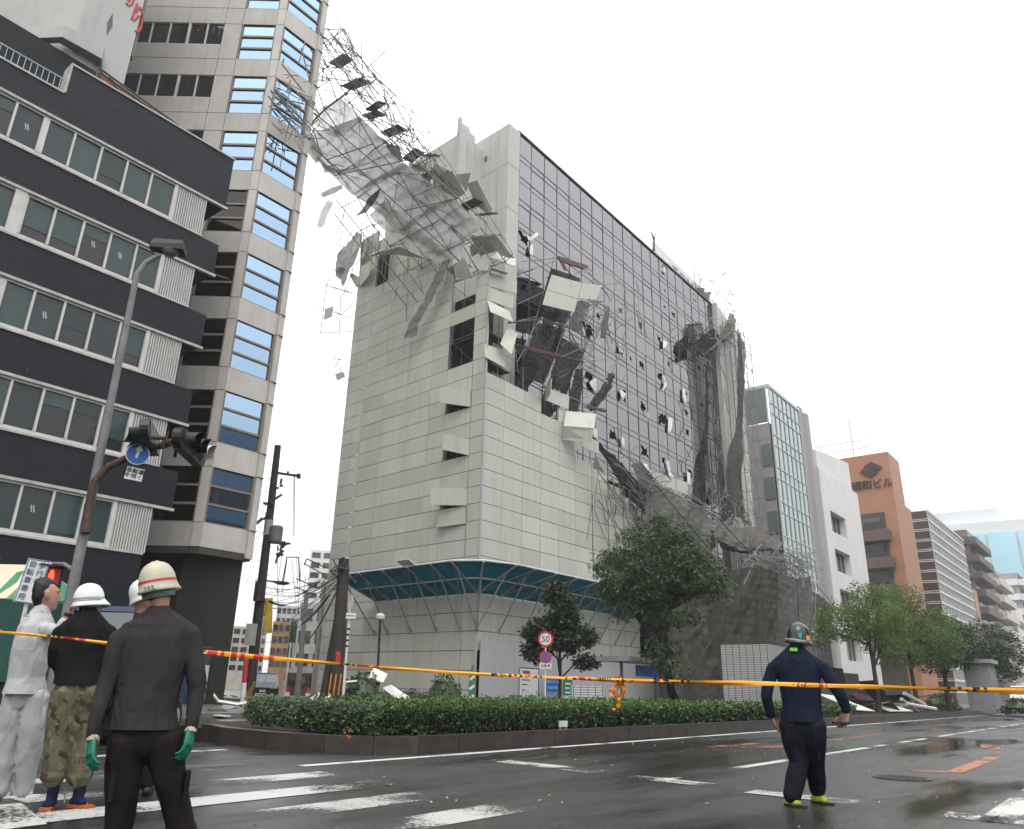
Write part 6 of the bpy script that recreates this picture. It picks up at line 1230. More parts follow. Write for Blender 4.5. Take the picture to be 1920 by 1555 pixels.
fallen('pale board lying on the grass beside the nearest light green trunk', [V((39.7, 11.0, .35)), V((41.3, 10.6, .3)), V((41.6, 12.5, .95)), V((40.0, 12.9, 1.05))])
fallen('pale board lying flat between the two light green trees', [V((45, 10.8, .25)), V((49, 10.6, .25)), V((49.2, 11.5, .5)), V((45.2, 11.7, .5))])
for k, (x0, y0, x1, y1) in enumerate(((1690, 1311, 1723, 1335), (1700, 1320, 1755, 1330), (1695, 1300, 1735, 1322))): b = MB(); p = ad(x0, y0, 46); q = ad(x1, y1, 48); b.tube(p, q, .09, n=6); tag(b.build('silver_tube', M('tube_silver', (.5, .5, .5), .35), loc=(p+q)/2), 'silver scaffold tube thrown across the wreckage by the second tree', 'tube', 'silver tubes in the wreckage')
g0 = on_ground(1055, 1375, .26); t = thing('edge_marker', 'small white two legged marker at the front of the hedge', 'marker', g0); b = MB(); g1 = V((12.5, 9.3, .2)); c = on_y(1056, 1358, 9.25)
b.box(c.x-.13, c.x+.13, c.y-.02, c.y+.02, c.z-.05, c.z+.06); p = b.build('plate', gpole, t)
for s in (-1, 1): b = MB(); b.tube((c.x+s*.1, c.y, .2), (c.x+s*.1, c.y, c.z), .012, n=5); b.build('leg', gpole, t)
b = MB(); p = on_y(1085, 1372, 9.0); b.path([on_y(1082, 1371, 9.1), on_y(1100, 1372, 8.9)+V((0, 0, .05)), on_y(1115, 1384, 8.8), on_y(1121, 1402, 8.75)], .012, 5); tag(b.build('broken_twig', M('twig', (.05, .04, .03), .8), loc=p), 'bent twig hanging over the kerb', 'twig')
b = MB(); c = on_y(650, 1386, 9.2); random.seed(3)
for _ in range(10): a = random.random()*6; p = c+V((random.gauss(0, .05), random.gauss(0, .03), abs(random.gauss(0, .05)))); b.add([p, p+V((.035*cos(a), .02, .035*sin(a))), p+V((.05*cos(a+.5), 0, .03)), p+V((.02, 0, .035))], [(0, 1, 2, 3)])
tag(b.build('dead_leaves', M('dead_leaf', (.35, .13, .05), .7), loc=c), 'clump of orange dead leaves at the hedge foot', 'leaves', kind='stuff')
# ================================================================ DOWN THE SIDE STREET
def far_bld(name, lab, x0, x1, y0, R, m, dep=14, wins=None, skew=0):
    a, c = ad(x0, 1300, R), ad(x1, 1300, R+skew); z = ad((x0+x1)/2, y0, R).z; a.z = c.z = 0; d = (c-a).normalized(); n = V((-d.y, d.x, 0)); t2 = thing(name, lab, 'building', a); b = MB(); b.prism([a, c, c+n*dep, a+n*dep], (0, 0, z)); b.build('wall', m, t2)
    if wins:
        nc, nr, zb = wins; W_ = (c-a).length
        for r in range(nr):
            b = MB(); zz = zb+(z-zb)*r/nr
            for k in range(nc): q = a+d*W_*(k+.5)/nc-n*.02; b.obox(q+V((0, 0, zz+(z-zb)/nr*.45)), d*W_/nc*.36, n*.03, ZU*(z-zb)/nr*.27)
            b.build('window', greyg, t2)
    return t2, a, c, d, n, z
far_bld('white_tower', 'plain white tower rising behind the side street wires', 553, 600, 1030, 130, wr, 20, (2, 6, 12))
far_bld('grey_house', 'grey building with broad windows right of the leafy tree', 543, 606, 1130, 72, M('pale_house', (.45, .45, .44), .7), 12, (2, 3, 2))
far_bld('tan_house', 'tan apartment house on the left of the side street', 496, 530, 1165, 66, M('tan_house_wall', (.45, .30, .18), .7), 4, (3, 4, 2), 0)
far_bld('low_house', 'low pale house closing the side street', 505, 560, 1235, 88, M('house_grey', (.30, .29, .28), .7), 10, (4, 2, 1))
far_bld('brown_house', 'brown low building behind the red cone', 535, 590, 1262, 58, M('house_brown', (.12, .07, .045), .8), 8, (3, 1, .6))
far_bld('concrete_house', 'stained pale concrete wall beside the panelled scaffold', 582, 625, 1090, 46, M('concrete_house_wall', (.42, .40, .36), .8, .1, .5, .1, streak=.3), 5, (1, 4, 2))
far_bld('beige_house', 'pale beige house front between the beige tower and the tall dark pole', 420, 486, 1175, 100, M('beige_house_wall', (.42, .39, .35), .7), 10, (4, 5, 2))
t2, a, c, d, n, z = far_bld('grey_block', 'mid grey block behind the yellow sign', 500, 548, 1135, 105, M('grey_block_wall', (.42, .43, .45), .7), 12, (5, 6, 3))
c = ad(494, 1155, 62); t2 = thing('yellow_sign', 'tall yellow advertising sign with dark letters down the side street', 'sign', c); n_ = V((-c.x, -c.y, 0)).normalized(); x_ = ZU.cross(n_); p_ = plate(c, n_, (ZU-x_*.1), 1.3, 2.6, M('sign_yellow', (.55, .36, .03), .5), t2, 'board')
for k, s in enumerate('SUPER'): text('lettering', s, .55, c+n_*.03+ZU*(1.0-k*.5), x_, ZU, ink, t2, p_, .003)
b = MB(); b.tube((c.x, c.y, 0), c-n_*.05, .1, n=6); b.build('post', gpole, t2)
def car(name, lab, c, fwd, m, L=4.3, W_=1.75, H=1.45, cat='car', lightbar=False):
    f = V(fwd).normalized(); s = V((-f.y, f.x, 0)); t2 = thing(name, lab, cat, c); c = V(c)
    P_ = lambda u, v, z: c+f*u+s*v+ZU*z
    prof = [(-.5, .35), (-.5, .75), (-.46, .95), (-.34, 1.0), (-.25, 1.0), (.22, .98), (.42, .85), (.5, .7), (.5, .35)]
    b = MB(); b.rings([[P_(u*L, v*W_/2*k, z*H*.75 if z < .5 else z*H*.68) for u, z in prof] for v, k in ((-1, .94), (-1, 1), (1, 1), (1, .94))]); b.build('body', m, t2)
    cab = [(-.42, .66), (-.32, 1.0), (.06, 1.0), (.24, .66)]; b = MB(); b.rings([[P_(u*L, v*W_/2*(.97-.14*(z > .8)), z*H) for u, z in cab] for v in (-.98, .98)]); gl_ = b.build('window', glass('car_glass', (.2, .22, .23), (.01, .01, .012), .4), t2)
    b = MB(); b.rings([[P_(u*L, v*W_/2*.85, z*H) for u, z in ((-.33, .985), (-.31, 1.03), (.05, 1.03), (.075, .985))] for v in (-1, 1)]); b.build('roof', m, t2)
    for u in (-.31, .31):
        for v in (-1, 1): b = MB(); b.lathe(P_(u*L, v*W_*.44, .31), [(.02, -.1), (.31, -.1), (.31, .1), (.02, .1)], 16, ax=s); w_ = b.build('wheel', M('tyre', (.012, .012, .012), .7), t2); b = MB(); b.lathe(P_(u*L, v*W_*.44+v*.1, .31), [(.01, -.01), (.19, -.01), (.19, .012), (.01, .012)], 12, ax=s); b.build('rim', M('rim_grey', (.3, .3, .3), .3), t2, w_)
    for v in (-1, 1): b = MB(); b.obox(P_(L*.495, v*W_*.34, .66*H*.68/.68*.75), f*.03, s*.2, ZU*.07); b.build('headlight', M('lamp_glass', (.6, .6, .6), .1), t2); b = MB(); b.obox(P_(-L*.497, v*W_*.38, .6), f*.02, s*.12, ZU*.1); b.build('tail_light', sgn_red, t2)
    b = MB(); b.obox(P_(L*.502, 0, .5), f*.01, s*.17, ZU*.06); b.build('number_plate', sgn_white, t2)
    if lightbar: b = MB(); b.obox(P_(-.1*L, 0, H+.08), f*.12, s*.5, ZU*.06); b.build('light_bar', emit('red_beacon', (1, .06, .03), 2), t2)
    return t2
g0 = ad(491, 1304, 50); car('parked_car', 'dark car facing out of the side street', (g0.x, g0.y, 0), -g0, M('car_black', (.012, .012, .014), .2)); g0 = ad(482, 1302, 62); car('parked_car', 'pale car parked behind the dark one in the side street', (g0.x, g0.y, 0), -g0, M('car_silver', (.35, .36, .38), .3))
g0 = ad(1925, 1328, 95); car('ambulance', 'white emergency vehicle with a lit red roof beacon at the right edge', (g0.x, g0.y, 0), (1, 0, 0), M('car_white', (.7, .7, .68), .3), 5.2, 1.9, 2.2, 'ambulance', True)
# overhead wires
b = MB(); random.seed(9)
def wire(p, q, sag, r=.018):
    b.path([p.lerp(q, k/8)-V((0, 0, sag*4*(k/8)*(1-k/8))) for k in range(9)], r, 4)
hub = ft(642, 1068); 
for k in range(9): wire(hub+V((0, 0, random.uniform(-.3, .1))), ad(random.uniform(470, 520), random.uniform(1095, 1215), random.uniform(36, 60)), random.uniform(.2, .9), .013)
for k in range(5): wire(fu(480+k*8, 1085+k*14), ad(600+k*2, 1075+k*10, 55), .4)
wire(ft(640, 1090), ad(572, 1205, 40), .3, .03); wire(ad(566, 1170, 36), ad(618, 1115, 30), .15, .035); wire(ad(505, 1128, 36), ad(535, 1135, 38), .05, .05); wire(ad(556, 1118, 40), ad(600, 1090, 40), .05, .045)
for k in range(7): x = 520+k*9; wire(ad(x, 1040+random.uniform(-20, 40), 45), ad(x+random.uniform(-10, 10), 1130+random.uniform(-20, 40), 45), 0, .014)
for k in range(3): wire(ad(551+k, 893, 36), ad(549+k*2, 1005, 37), .05, .01)
wire(ad(499, 930, 38), ad(470, 1090, 50), .1, .012); wire(ad(506, 880, 38), ad(462, 1100, 50), .1, .012)
for (x0, y0, x1, y1) in ((535, 1045, 560, 1045), (560, 1045, 562, 1090), (538, 1047, 530, 1090), (575, 1048, 612, 1065), (572, 1058, 608, 1078), (575, 1048, 570, 1060), (555, 1085, 600, 1105), (552, 1100, 595, 1118)): b.tube(ad(x0, y0, 44), ad(x1, y1, 44), .035, n=4)
tag(b.build('overhead_wires', M('wire_black', (.012, .012, .012), .6)), 'tangle of black overhead wires across the side street', 'wires', kind='stuff')
# green covered truck and blue van behind the workers
c = ad(-30, 1200, 14.5); t = thing('green_truck', 'green sided truck with a domed canvas at the left edge', 'truck', (c.x, c.y, 0)); x_ = R0; b = MB(); q = ad(5, 1180, 14.5); zt = ad(0, 1120, 14.5).z
e = ad(62, 1200, 14.5); e.z = 0; f0 = e-R0*5; b.prism([f0+ZU*.9, e+ZU*.9, e+HD*2.2+ZU*.9, f0+HD*2.2+ZU*.9], (0, 0, zt-.9)); b.build('cargo_body', M('truck_green', (.012, .06, .05), .4, .2, 2, streak=.3), t)
b = MB(); prof = [(0, 0), (.45, .5), (1.1, .66), (1.75, .5), (2.2, 0)]; b.rings([[f0+R0*u+HD*y+ZU*(zt-.01+z*k) for y, z in prof] for u, k in ((0, 1), (4.25, 1), (4.6, .55), (5.0, .1))]); b.build('canvas', M('canvas_green', (.05, .2, .1), .7, .2, 2), t); b = MB(); b.rings([[f0+R0*u+HD*y+ZU*(zt+.012+z*k) for y, z in prof] for u, k in ((1, 1.04), (4.1, 1.04), (4.42, .8))]); b.build('canvas_patch', M('canvas_beige', (.55, .48, .36), .7, .15, 2), t)
b = MB(); b.prism([f0+ZU*.5+HD*.1, e+ZU*.5+HD*.1, e+ZU*.5+HD*2, f0+ZU*.5+HD*2], (0, 0, .39)); b.build('chassis', ink, t)
for u in (.9, 4.0):
    b = MB(); b.lathe(f0+R0*u+HD*.1+ZU*.48, [(.05, -.12), (.48, -.12), (.48, .12), (.05, .12)], 18, ax=HD); b.build('wheel', M('tyre', ()), t)
g0 = ad(226, 1300, 16); car('blue_van', 'dark blue vehicle parked behind the man in camouflage trousers', (g0.x, g0.y, 0), HD, M('car_blue', (.02, .035, .08), .3, .2), 3.3, 1.2, ad(226, 1152, 16).z, 'van')
# ================================================================ PEOPLE
def fuse(name, chains, vox, mat, root, parent=None, fold=0, ff=6, smooth=4, seed=0, cuts=()):
    """closed limb and trunk forms grown together into ONE continuous surface"""
    mb = MB()
    for ch in chains:
        pts = [V(c[0]) for c in ch]; N = 14; R = []
        for i, c in enumerate(ch):
            tg = (pts[min(i+1, len(pts)-1)]-pts[max(i-1, 0)]).normalized(); lat = V(c[3]) if len(c) > 3 else tg.orthogonal()
            a = (lat-tg*lat.dot(tg)).normalized(); b = tg.cross(a)
            rr = lambda k, off: [pts[i]+tg*off+a*(c[1]*k*cos(2*pi*j/N))+b*(c[2]*k*sin(2*pi*j/N)) for j in range(N)]
            m_ = min(c[1], c[2])
            if i == 0: R += [rr(.25, -m_*.8), rr(.75, -m_*.45)]
            R.append(rr(1, 0))
            if i == len(ch)-1: R += [rr(.75, m_*.45), rr(.25, m_*.8)]
        mb.rings(R)
    off = V(root['_loc']); me = mb.mesh(name+'_tmp', mat, off); o = bpy.data.objects.new(name+'_tmp', me); COL.objects.link(o)
    md = o.modifiers.new('r', 'REMESH'); md.mode = 'VOXEL'; md.voxel_size = vox; md.use_smooth_shade = True
    ms = o.modifiers.new('s', 'SMOOTH'); ms.factor = .5; ms.iterations = smooth
    bpy.context.view_layer.update(); dg = bpy.context.evaluated_depsgraph_get(); m2 = bpy.data.meshes.new_from_object(o.evaluated_get(dg)); bpy.data.objects.remove(o); m2.name = name
    if fold:
        for v in m2.vertices:
            p = v.co; h = (1-abs(noise.noise(V((p.x*ff+p.z*ff*.3+seed, p.y*ff, p.z*ff*.4))))*2)*.8+.5*noise.noise(V((p.x*ff*.6, p.y*ff*.6+seed, p.z*ff*1.2)))
            v.co = p+v.normal*fold*max(-.55, h)
        bm_s = bmesh.new(); bm_s.from_mesh(m2)
        for _ in range(3): bmesh.ops.smooth_vert(bm_s, verts=bm_s.verts, factor=.5, use_axis_x=True, use_axis_y=True, use_axis_z=True)
        bm_s.to_mesh(m2); bm_s.free()
    if cuts:         # clean hems: the cloth ends at a cut, not in a rounded cap
        bm_c = bmesh.new(); bm_c.from_mesh(m2)
        for pc, nc in cuts: bmesh.ops.bisect_plane(bm_c, geom=bm_c.verts[:]+bm_c.edges[:]+bm_c.faces[:], plane_co=V(pc)-off, plane_no=V(nc), clear_outer=True)
        bm_c.to_mesh(m2); bm_c.free()
    m2.materials.clear(); m2.materials.append(mat); m2.polygons.foreach_set('use_smooth', [True]*len(m2.polygons))
    r = bpy.data.objects.new(name, m2); COL.objects.link(r); r.parent = parent or root; return r
def hand(wr, dr, pn, th, s=1.0, curl=.5):
    """palm, four unequal bent fingers and a thumb from the side of the palm"""
    wr, d, n = V(wr), V(dr).normalized(), V(pn); n = (n-d*n.dot(d)).normalized(); l = V(th); l = (l-d*l.dot(d)-n*l.dot(n)).normalized(); out = []
    out.append([(wr-d*.01, .027*s, .020*s, l), (wr+d*.03*s, .036*s, .018*s, l), (wr+d*.085*s, .042*s, .015*s, l)])
    for k, (o_, L, c) in enumerate(((.030, .078, .9), (.011, .088, 1), (-.009, .082, 1.05), (-.028, .064, 1.15))):
        p = wr+d*(.085*s)+l*o_*s; a = .15+curl*.25*c; q = [(p-d*.02*s, .0098*s, .0098*s, l), (p, .0098*s, .0098*s, l)]
        for seg, f in enumerate((.45, .32, .25)):
            a2 = a+seg*curl*.55*c; p = p+(d*cos(a2)+n*sin(a2)+l*o_*1.5)*L*f*s; q.append((p, (.0094-.0012*seg)*s, (.0092-.0012*seg)*s, l))
        out.append(q)
    p = wr+d*.03*s+l*.026*s; q = [(p, .013*s, .012*s, n)]
    for f, (x, y, z) in ((.042, (.55, .75, .25)), (.034, (.8, .45, .35)), (.026, (.9, .15, .45))): p = p+(d*x+l*y+n*z).normalized()*f*s; q.append((p, .0108*s, .0102*s, n))
    out.append(q); return out
skin = M('skin', (.36, .205, .145), .55, .08, 8); skin2 = M('skin_tan', (.29, .155, .105), .55, .08, 8); hairm = M('hair_black', (.010, .009, .009), .5, .3, 30)
def fabric(name, col, var=.15, rough=.85, sc=5):
    if name in MATS: return MATS[name]
    m = M(name, col, rough, var, sc, spec=.08); t = m.node_tree; bs = t.nodes['Principled BSDF']; wrinkle(t, bs); return m
def wrinkle(t, bs, st=.75):
    mp = t.nodes.new('ShaderNodeMapping'); tc = t.nodes.new('ShaderNodeTexCoord'); mp.inputs['Rotation'].default_value = (.25, .35, 0); mp.inputs['Scale'].default_value = (1, 1, .38); t.links.new(tc.outputs['Object'], mp.inputs[0])
    n = t.nodes.new('ShaderNodeTexNoise'); n.inputs['Scale'].default_value = 8; n.inputs['Detail'].default_value = 1.5; n.inputs['Distortion'].default_value = .9
    t.links.new(mp.outputs[0], n.inputs['Vector']); b1 = t.nodes.new('ShaderNodeBump'); b1.inputs['Strength'].default_value = st; b1.inputs['Distance'].default_value = .05; t.links.new(n.outputs['Fac'], b1.inputs['Height'])
    b2 = t.nodes.new('ShaderNodeBump'); b2.inputs['Strength'].default_value = .25; b2.inputs['Distance'].default_value = .004; t.links.new(ntex(t, 120, 3, coords(t)), b2.inputs['Height']); t.links.new(b1.outputs[0], b2.inputs['Normal']); t.links.new(b2.outputs[0], bs.inputs['Normal'])
def camo():
    m, t, bs, new, lk = base('camouflage'); v = coords(t, 'Object', (1, 1, .7)); c = (.115, .105, .07)
    c = mixc(t, ramp(t, ntex(t, 9, 3, v), .53, .56), c, (.075, .08, .045)); c = mixc(t, ramp(t, ntex(t, 11, 3, coords(t, 'Object', (1.1, .9, .75))), .57, .60), c, (.05, .032, .022)); c = mixc(t, ramp(t, ntex(t, 13, 3, coords(t, 'Object', (.8, 1.2, .8))), .60, .63), c, (.17, .155, .11))
    lk(c, bs.inputs['Base Color']); bs.inputs['Roughness'].default_value = .9; bs.inputs['Specular IOR Level'].default_value = .2; MATS['camouflage'] = m; wrinkle(t, bs, .6); return m
class Fig:
    def __init__(s, px, py, D, label):
        g = at_dist(px, py, D); s.g = V((g.x, g.y, 0)); s.h = V((g.x, g.y, 0)).normalized(); s.r = V((s.h.y, -s.h.x, 0)); s.t = thing('person', label, 'person', s.g)
    def J(s, x, y, d=0): return on_plane(x, y, s.h, s.h.dot(s.g)+d)
def helmet(f, c, up, fwd, R, m, brim_m, bands=(), squash=1.0, ridge=True, peak=.05):
    up = V(up).normalized(); fw = V(fwd); fw = (fw-up*fw.dot(up)).normalized(); sd = fw.cross(up); c = V(c)
    P_ = lambda r, z, k=1.0: [c+up*z+fw*(r*1.12*cos(a)*k+(peak if cos(a) > .2 and z < .0065 else 0)*max(0, cos(a)))+sd*(r*.95*sin(a)*k) for a in [2*pi*i/40 for i in range(40)]]
    H = R*1.05*squash; b = MB(); prof = [(R*1.06, -.012), (R*1.05, .0), (R*1.0, .006), (R*.995, H*.25), (R*.95, H*.48), (R*.84, H*.68), (R*.66, H*.85), (R*.42, H*.95), (R*.18, H*1.0), (.004, H*1.01)]
    b.rings([P_(r, z) for r, z in prof]); o = b.build('helmet', m, f.t, smooth=True)
    if ridge:
        b = MB()
        for k in (-.35, 0, .35): b.path([c+up*H*sin(a)*1.0+fw*(R*1.1*cos(a))*sqrt(1-k*k*.8)+sd*R*.9*k*(.3+.7*sin(a)*0+.0*a)*max(.25, sin(a)) for a in [pi*(.12+.76*i/10) for i in range(11)]], .007, 6)
        b.build('ridge', m, f.t, o)
    for z, w_, mm in bands:
        b = MB(); k = 1.012
        rr = lambda zz: R*(.998 if zz < H*.25 else 1-.19*((zz-H*.25)/H)**1.2*1.6)
        b.rings([P_(rr(z)*k, z), P_(rr(z+w_)*k, z+w_)], cap=False); b.build('band', mm, f.t, o)
    b = MB(); b.rings([P_(R*1.062, -.014), P_(R*1.08, -.006), P_(R*1.062, .003)], cap=False); b.build('brim', brim_m, f.t, o, )
    return o, c, up, fw, sd, H
def head_chain(c, up, fwd, s=1.0, face=True):
    up = V(up).normalized(); f = V(fwd); f = (f-up*f.dot(up)).normalized(); l = f.cross(up); c = V(c)
    ch = [[(c-up*.115*s+f*.035*s, .044*s, .050*s, l), (c-up*.07*s+f*.026*s, .060*s, .074*s, l), (c-up*.02*s+f*.012*s, .072*s, .092*s, l), (c+up*.035*s, .076*s, .098*s, l), (c+up*.08*s-f*.005*s, .068*s, .088*s, l), (c+up*.112*s-f*.008*s, .042*s, .055*s, l)]]
    if face:
        ch.append([(c+f*.098*s+up*.022*s, .009*s, .010*s, l), (c+f*.112*s-up*.012*s, .012*s, .012*s, l), (c+f*.112*s-up*.026*s, .016*s, .011*s, l)])       # nose
        ch.append([(c+f*.085*s+up*.036*s-l*.045*s, .012*s, .012*s, up), (c+f*.101*s+up*.036*s, .013*s, .011*s, up), (c+f*.085*s+up*.036*s+l*.045*s, .012*s, .012*s, up)])   # brow
        ch.append([(c+f*.094*s-up*.052*s-l*.022*s, .008*s, .007*s, up), (c+f*.103*s-up*.050*s, .010*s, .008*s, up), (c+f*.094*s-up*.052*s+l*.022*s, .008*s, .007*s, up)])
        ch.append([(c+f*.086*s-up*.078*s-l*.02*s, .009*s, .008*s, up), (c+f*.097*s-up*.079*s, .010*s, .009*s, up), (c+f*.086*s-up*.078*s+l*.02*s, .009*s, .008*s, up)])
        ch.append([(c+f*.070*s-up*.112*s, .025*s, .018*s, l), (c+f*.082*s-up*.105*s, .018*s, .014*s, l)])
    for e in (-1, 1): ch.append([(c+l*e*.076*s-up*.03*s-f*.005*s, .008*s, .014*s, l), (c+l*e*.083*s-f*.012*s, .009*s, .020*s, l), (c+l*e*.082*s+up*.028*s-f*.012*s, .008*s, .016*s, l)])
    return ch, f, l, up
def shoe(f, name, ank, toe, m, sole_m=None, hgt=.08, w_=.048):
    a, b_ = V(ank), V(toe); d = (b_-a); d.z = 0; d.normalize(); l = ZU.cross(d); zb = 0
    base_a = V((a.x, a.y, zb+.045)); tp = V((b_.x, b_.y, zb+.035))
    o = fuse(name, [[(base_a-d*.045, w_*.75, .040, l), (base_a+d*.03, w_*.8, .045, l), (base_a.lerp(tp, .65), w_, .034, l), (tp-d*.02, w_*.85, .026, l)], [(base_a+V((0, 0, .0)), .042, .048, l), (V((a.x, a.y, zb+.05+hgt)), .046, .052, l)]], .009, m, f.t, smooth=3)
    if sole_m:
        b = MB(); b.rings([[(base_a if k < 8 or k > 24 else tp)*0+((base_a+d*(-.05)).lerp(tp+d*.03, .5))+d*(.118*cos(2*pi*k/32))+l*(w_*.98*sin(2*pi*k/32)*(1 if cos(2*pi*k/32) > -.3 else .85))+V((0, 0, z-.04)) for k in range(32)] for z in (.003, .020)]); b.build('sole', sole_m, f.t, o)
    return o
# ---- 1: man in grey shirt, near left, back to us
f = Fig(272, 1300, 5.7, 'man in dark grey long sleeved shirt and beige red striped helmet, green gloves, back turned'); J, r, h = f.J, f.r, f.h
up = (J(292, 1050)-J(301, 1140)).normalized(); hc0 = J(297, 1103, .02); fwd = h*.8+r*.35+ZU*.35
hch, hf, hl, hu = head_chain(hc0, up+h*-.05, fwd)
neck = [(J(300, 1168), .066, .066, r), (J(300, 1145), .058, .060, r), (J(299, 1118), .060, .064, r)]
tor = lambda e=0, bot=1372: [(J(268, bot), .192+e*1.8, .136+e*1.8, r), (J(270, 1335), .178+e, .122+e, r), (J(280, 1285), .178+e, .120+e, r), (J(287, 1235), .205+e, .128+e, r), (J(291, 1195), .215+e, .115+e, r), (J(295, 1176), .195+e, .095+e, r), (J(297, 1165), .115+e, .082+e, r), (J(299, 1155), .072+e, .072+e, r)]
armL = [(J(226, 1197), .066, .064), (J(212, 1240, -.02), .058, .058), (J(195, 1295, -.03), .052, .052), (J(182, 1345, -.06), .043, .043), (J(176, 1372, -.07), .036, .034)]
armR = [(J(357, 1190), .066, .064), (J(364, 1238, -.02), .058, .058), (J(370, 1290, -.03), .051, .051), (J(364, 1332, -.06), .042, .042), (J(360, 1356, -.07), .036, .033)]
legL = [(J(238, 1385), .105, .105), (J(232, 1440, .01), .092, .09), (J(228, 1500, .02), .072, .072), (J(222, 1560, .03), .062, .062), (J(216, 1612, .05), .052, .052)]
legR = [(J(306, 1385), .105, .105), (J(314, 1440, .01), .092, .09), (J(330, 1500, .02), .072, .072), (J(340, 1560, .03), .062, .062), (J(345, 1612, .05), .052, .052)]
sc = lambda ch, e: [(c[0], c[1]+e, c[2]+e, *c[3:]) for c in ch]
fuse('body', hch+[neck]+[sc(tor(), -.02)]+[sc(a, -.012) for a in (armL, armR)]+[sc(l_, -.02) for l_ in (legL, legR)], .009, skin2, f.t)
gsh = fabric('shirt_grey', (.032, .030, .0295), .12); shirt = fuse('shirt', [tor(.012, 1388), armL, armR, [(J(291, 1192), .21, .1, r), (J(226, 1200), .07, .07, r)], [(J(291, 1190), .21, .1, r), (J(356, 1190), .07, .07, r)], [(J(299, 1158), .075, .075, r), (J(300, 1146), .068, .068, r)]], .009, gsh, f.t, None, .019, 5, cuts=[(J(272, 1367), -ZU)])
for a, nm in ((armL, 0), (armR, 1)):
    p, q = V(a[-1][0]), V(a[-2][0]); d = (p-q).normalized(); b = MB(); b.tube(p-d*.03, p+d*.035, .043, .039, 14); b.build('cuff', fabric('cuff_dark', (.025, .024, .024)), f.t, shirt)
tr_ = fabric('work_trousers_black', (.014, .012, .011), .25); trz = fuse('trousers', [[(J(271, 1350), .165, .12, r), (J(271, 1378), .178, .125, r), (J(272, 1400), .17, .118, r)], sc(legL, .014), sc(legR, .014)], .011, tr_, f.t, None, .016, 6, seed=4)
for x, y, s in ((212, 1470, -1), (349, 1475, 1)):
    b = MB(); b.obox(J(x, y, -.02), h*.075, r*.014*1+ZU*.002, ZU*.09); b.build('pocket', tr_, f.t, trz)
grn = M('glove_green', (.008, .15, .09), .5, .15, 12, .2); gcf = fabric('glove_cuff', (.42, .36, .26))
for a, to, ths in ((armL, J(168, 1425, -.12), r), (armR, J(350, 1410, -.12), -r)):
    w_ = V(a[-1][0]); d = (to-w_).normalized(); go = fuse('glove', hand(w_+d*.035, d, (h*.35+ths*.75) if ths is r else (h*.4-r*.6), (h*.9+ths*.1), 1.18, .75), .0042, grn, f.t, smooth=2)
    b = MB(); b.tube(w_+d*.0, w_+d*.055, .036, .035, 14); b.build('glove_cuff', gcf, f.t, go)
hm = M('helmet_beige', (.42, .39, .30), .5, .12, 12, spec=.3); redb = M('helmet_red', (.42, .03, .03), .4); 
o, hc_, hu_, hf_, hs_, HH = helmet(f, J(297, 1106, .02), up, fwd*1+ZU*.1, .120, hm, hm, ((.045, .016, redb),), 1.5)
q = hc_+hu_*.016-hf_*.138; xx = hs_*-1; xx = r; p_ = plate(q+r*.02, -hf_, hu_, .085, .028, sgn_white, f.t, 'sticker', .012, o); text('lettering', 'ひえら', .025, q+r*.02-hf_*.021, hu_.cross(-hf_), hu_, ink, f.t, o, .001)
b = MB(); b.lathe(hc_-hu_*.035, [(.098, -.02), (.104, 0), (.104, .03), (.098, .035)], 24, ax=hu_, sx=1, sy=1); b.build('helmet_liner', fabric('liner_green', (.12, .17, .14)), f.t, o)
# short hair at the nape
fuse('hair', [[(hc0-up*.055-hf*.055, .062, .035, hl), (hc0-up*.01-hf*.05, .070, .055, hl), (hc0+up*.05-hf*.02, .074, .085, hl)]], .009, hairm, f.t)
for x, y in ((216, 1618), (346, 1618)): shoe(f, 'boot', J(x, y, .05), J(x, y, .25), M('boot_black', (.015, .014, .013), .6), ink)
# ---- 2: man in black shirt and camouflage trousers
f = Fig(125, 1300, 7.7, 'man in black shirt, camouflage trousers and navy split toed boots, white helmet with green stripes'); J, r, h = f.J, f.r, f.h
up = (J(163, 1092)-J(168, 1150)).normalized(); fwd = h*.55+r*.75+ZU*.25; hc0 = J(168, 1128, .02); hch, hf, hl, hu = head_chain(hc0, up, fwd)
tor = lambda e=0, bot=1286: [(J(147, bot), .172+e*2, .124+e*2, r), (J(147, 1262), .155+e, .11+e, r), (J(152, 1230), .165+e, .112+e, r), (J(157, 1200), .18+e, .118+e, r), (J(159, 1177), .175+e, .105+e, r), (J(160, 1168), .16+e, .092+e, r), (J(162, 1159), .10+e, .08+e, r), (J(165, 1150), .064+e, .066+e, r)]
armL = [(J(114, 1185), .062, .06), (J(105, 1215, .0), .056, .056), (J(102, 1245, .05), .05, .05), (J(112, 1270, .18), .04, .04), (J(124, 1272, .26), .033, .03)]
armR = [(J(203, 1183), .062, .06), (J(208, 1215, .0), .056, .056), (J(206, 1248, .03), .05, .05), (J(200, 1278, .1), .04, .04), (J(195, 1292, .15), .033, .03)]
legL = [(J(128, 1295), .10, .10), (J(120, 1335, .01), .095, .09), (J(112, 1380, .02), .078, .078), (J(104, 1430, .02), .068, .068), (J(100, 1462, .02), .05, .05), (J(98, 1490, .02), .045, .045)]
legR = [(J(166, 1295), .10, .10), (J(164, 1335, .01), .095, .09), (J(160, 1380, .02), .078, .078), (J(154, 1430, .02), .068, .068), (J(149, 1462, .02), .05, .05), (J(147, 1490, .02), .045, .045)]
hands = hand(armL[-1][0], h*.8+r*.4-ZU*.3, -ZU, r, 1, .7)+hand(armR[-1][0], V(armR[-1][0])-V(armR[-2][0]), -r, h, 1, .6)
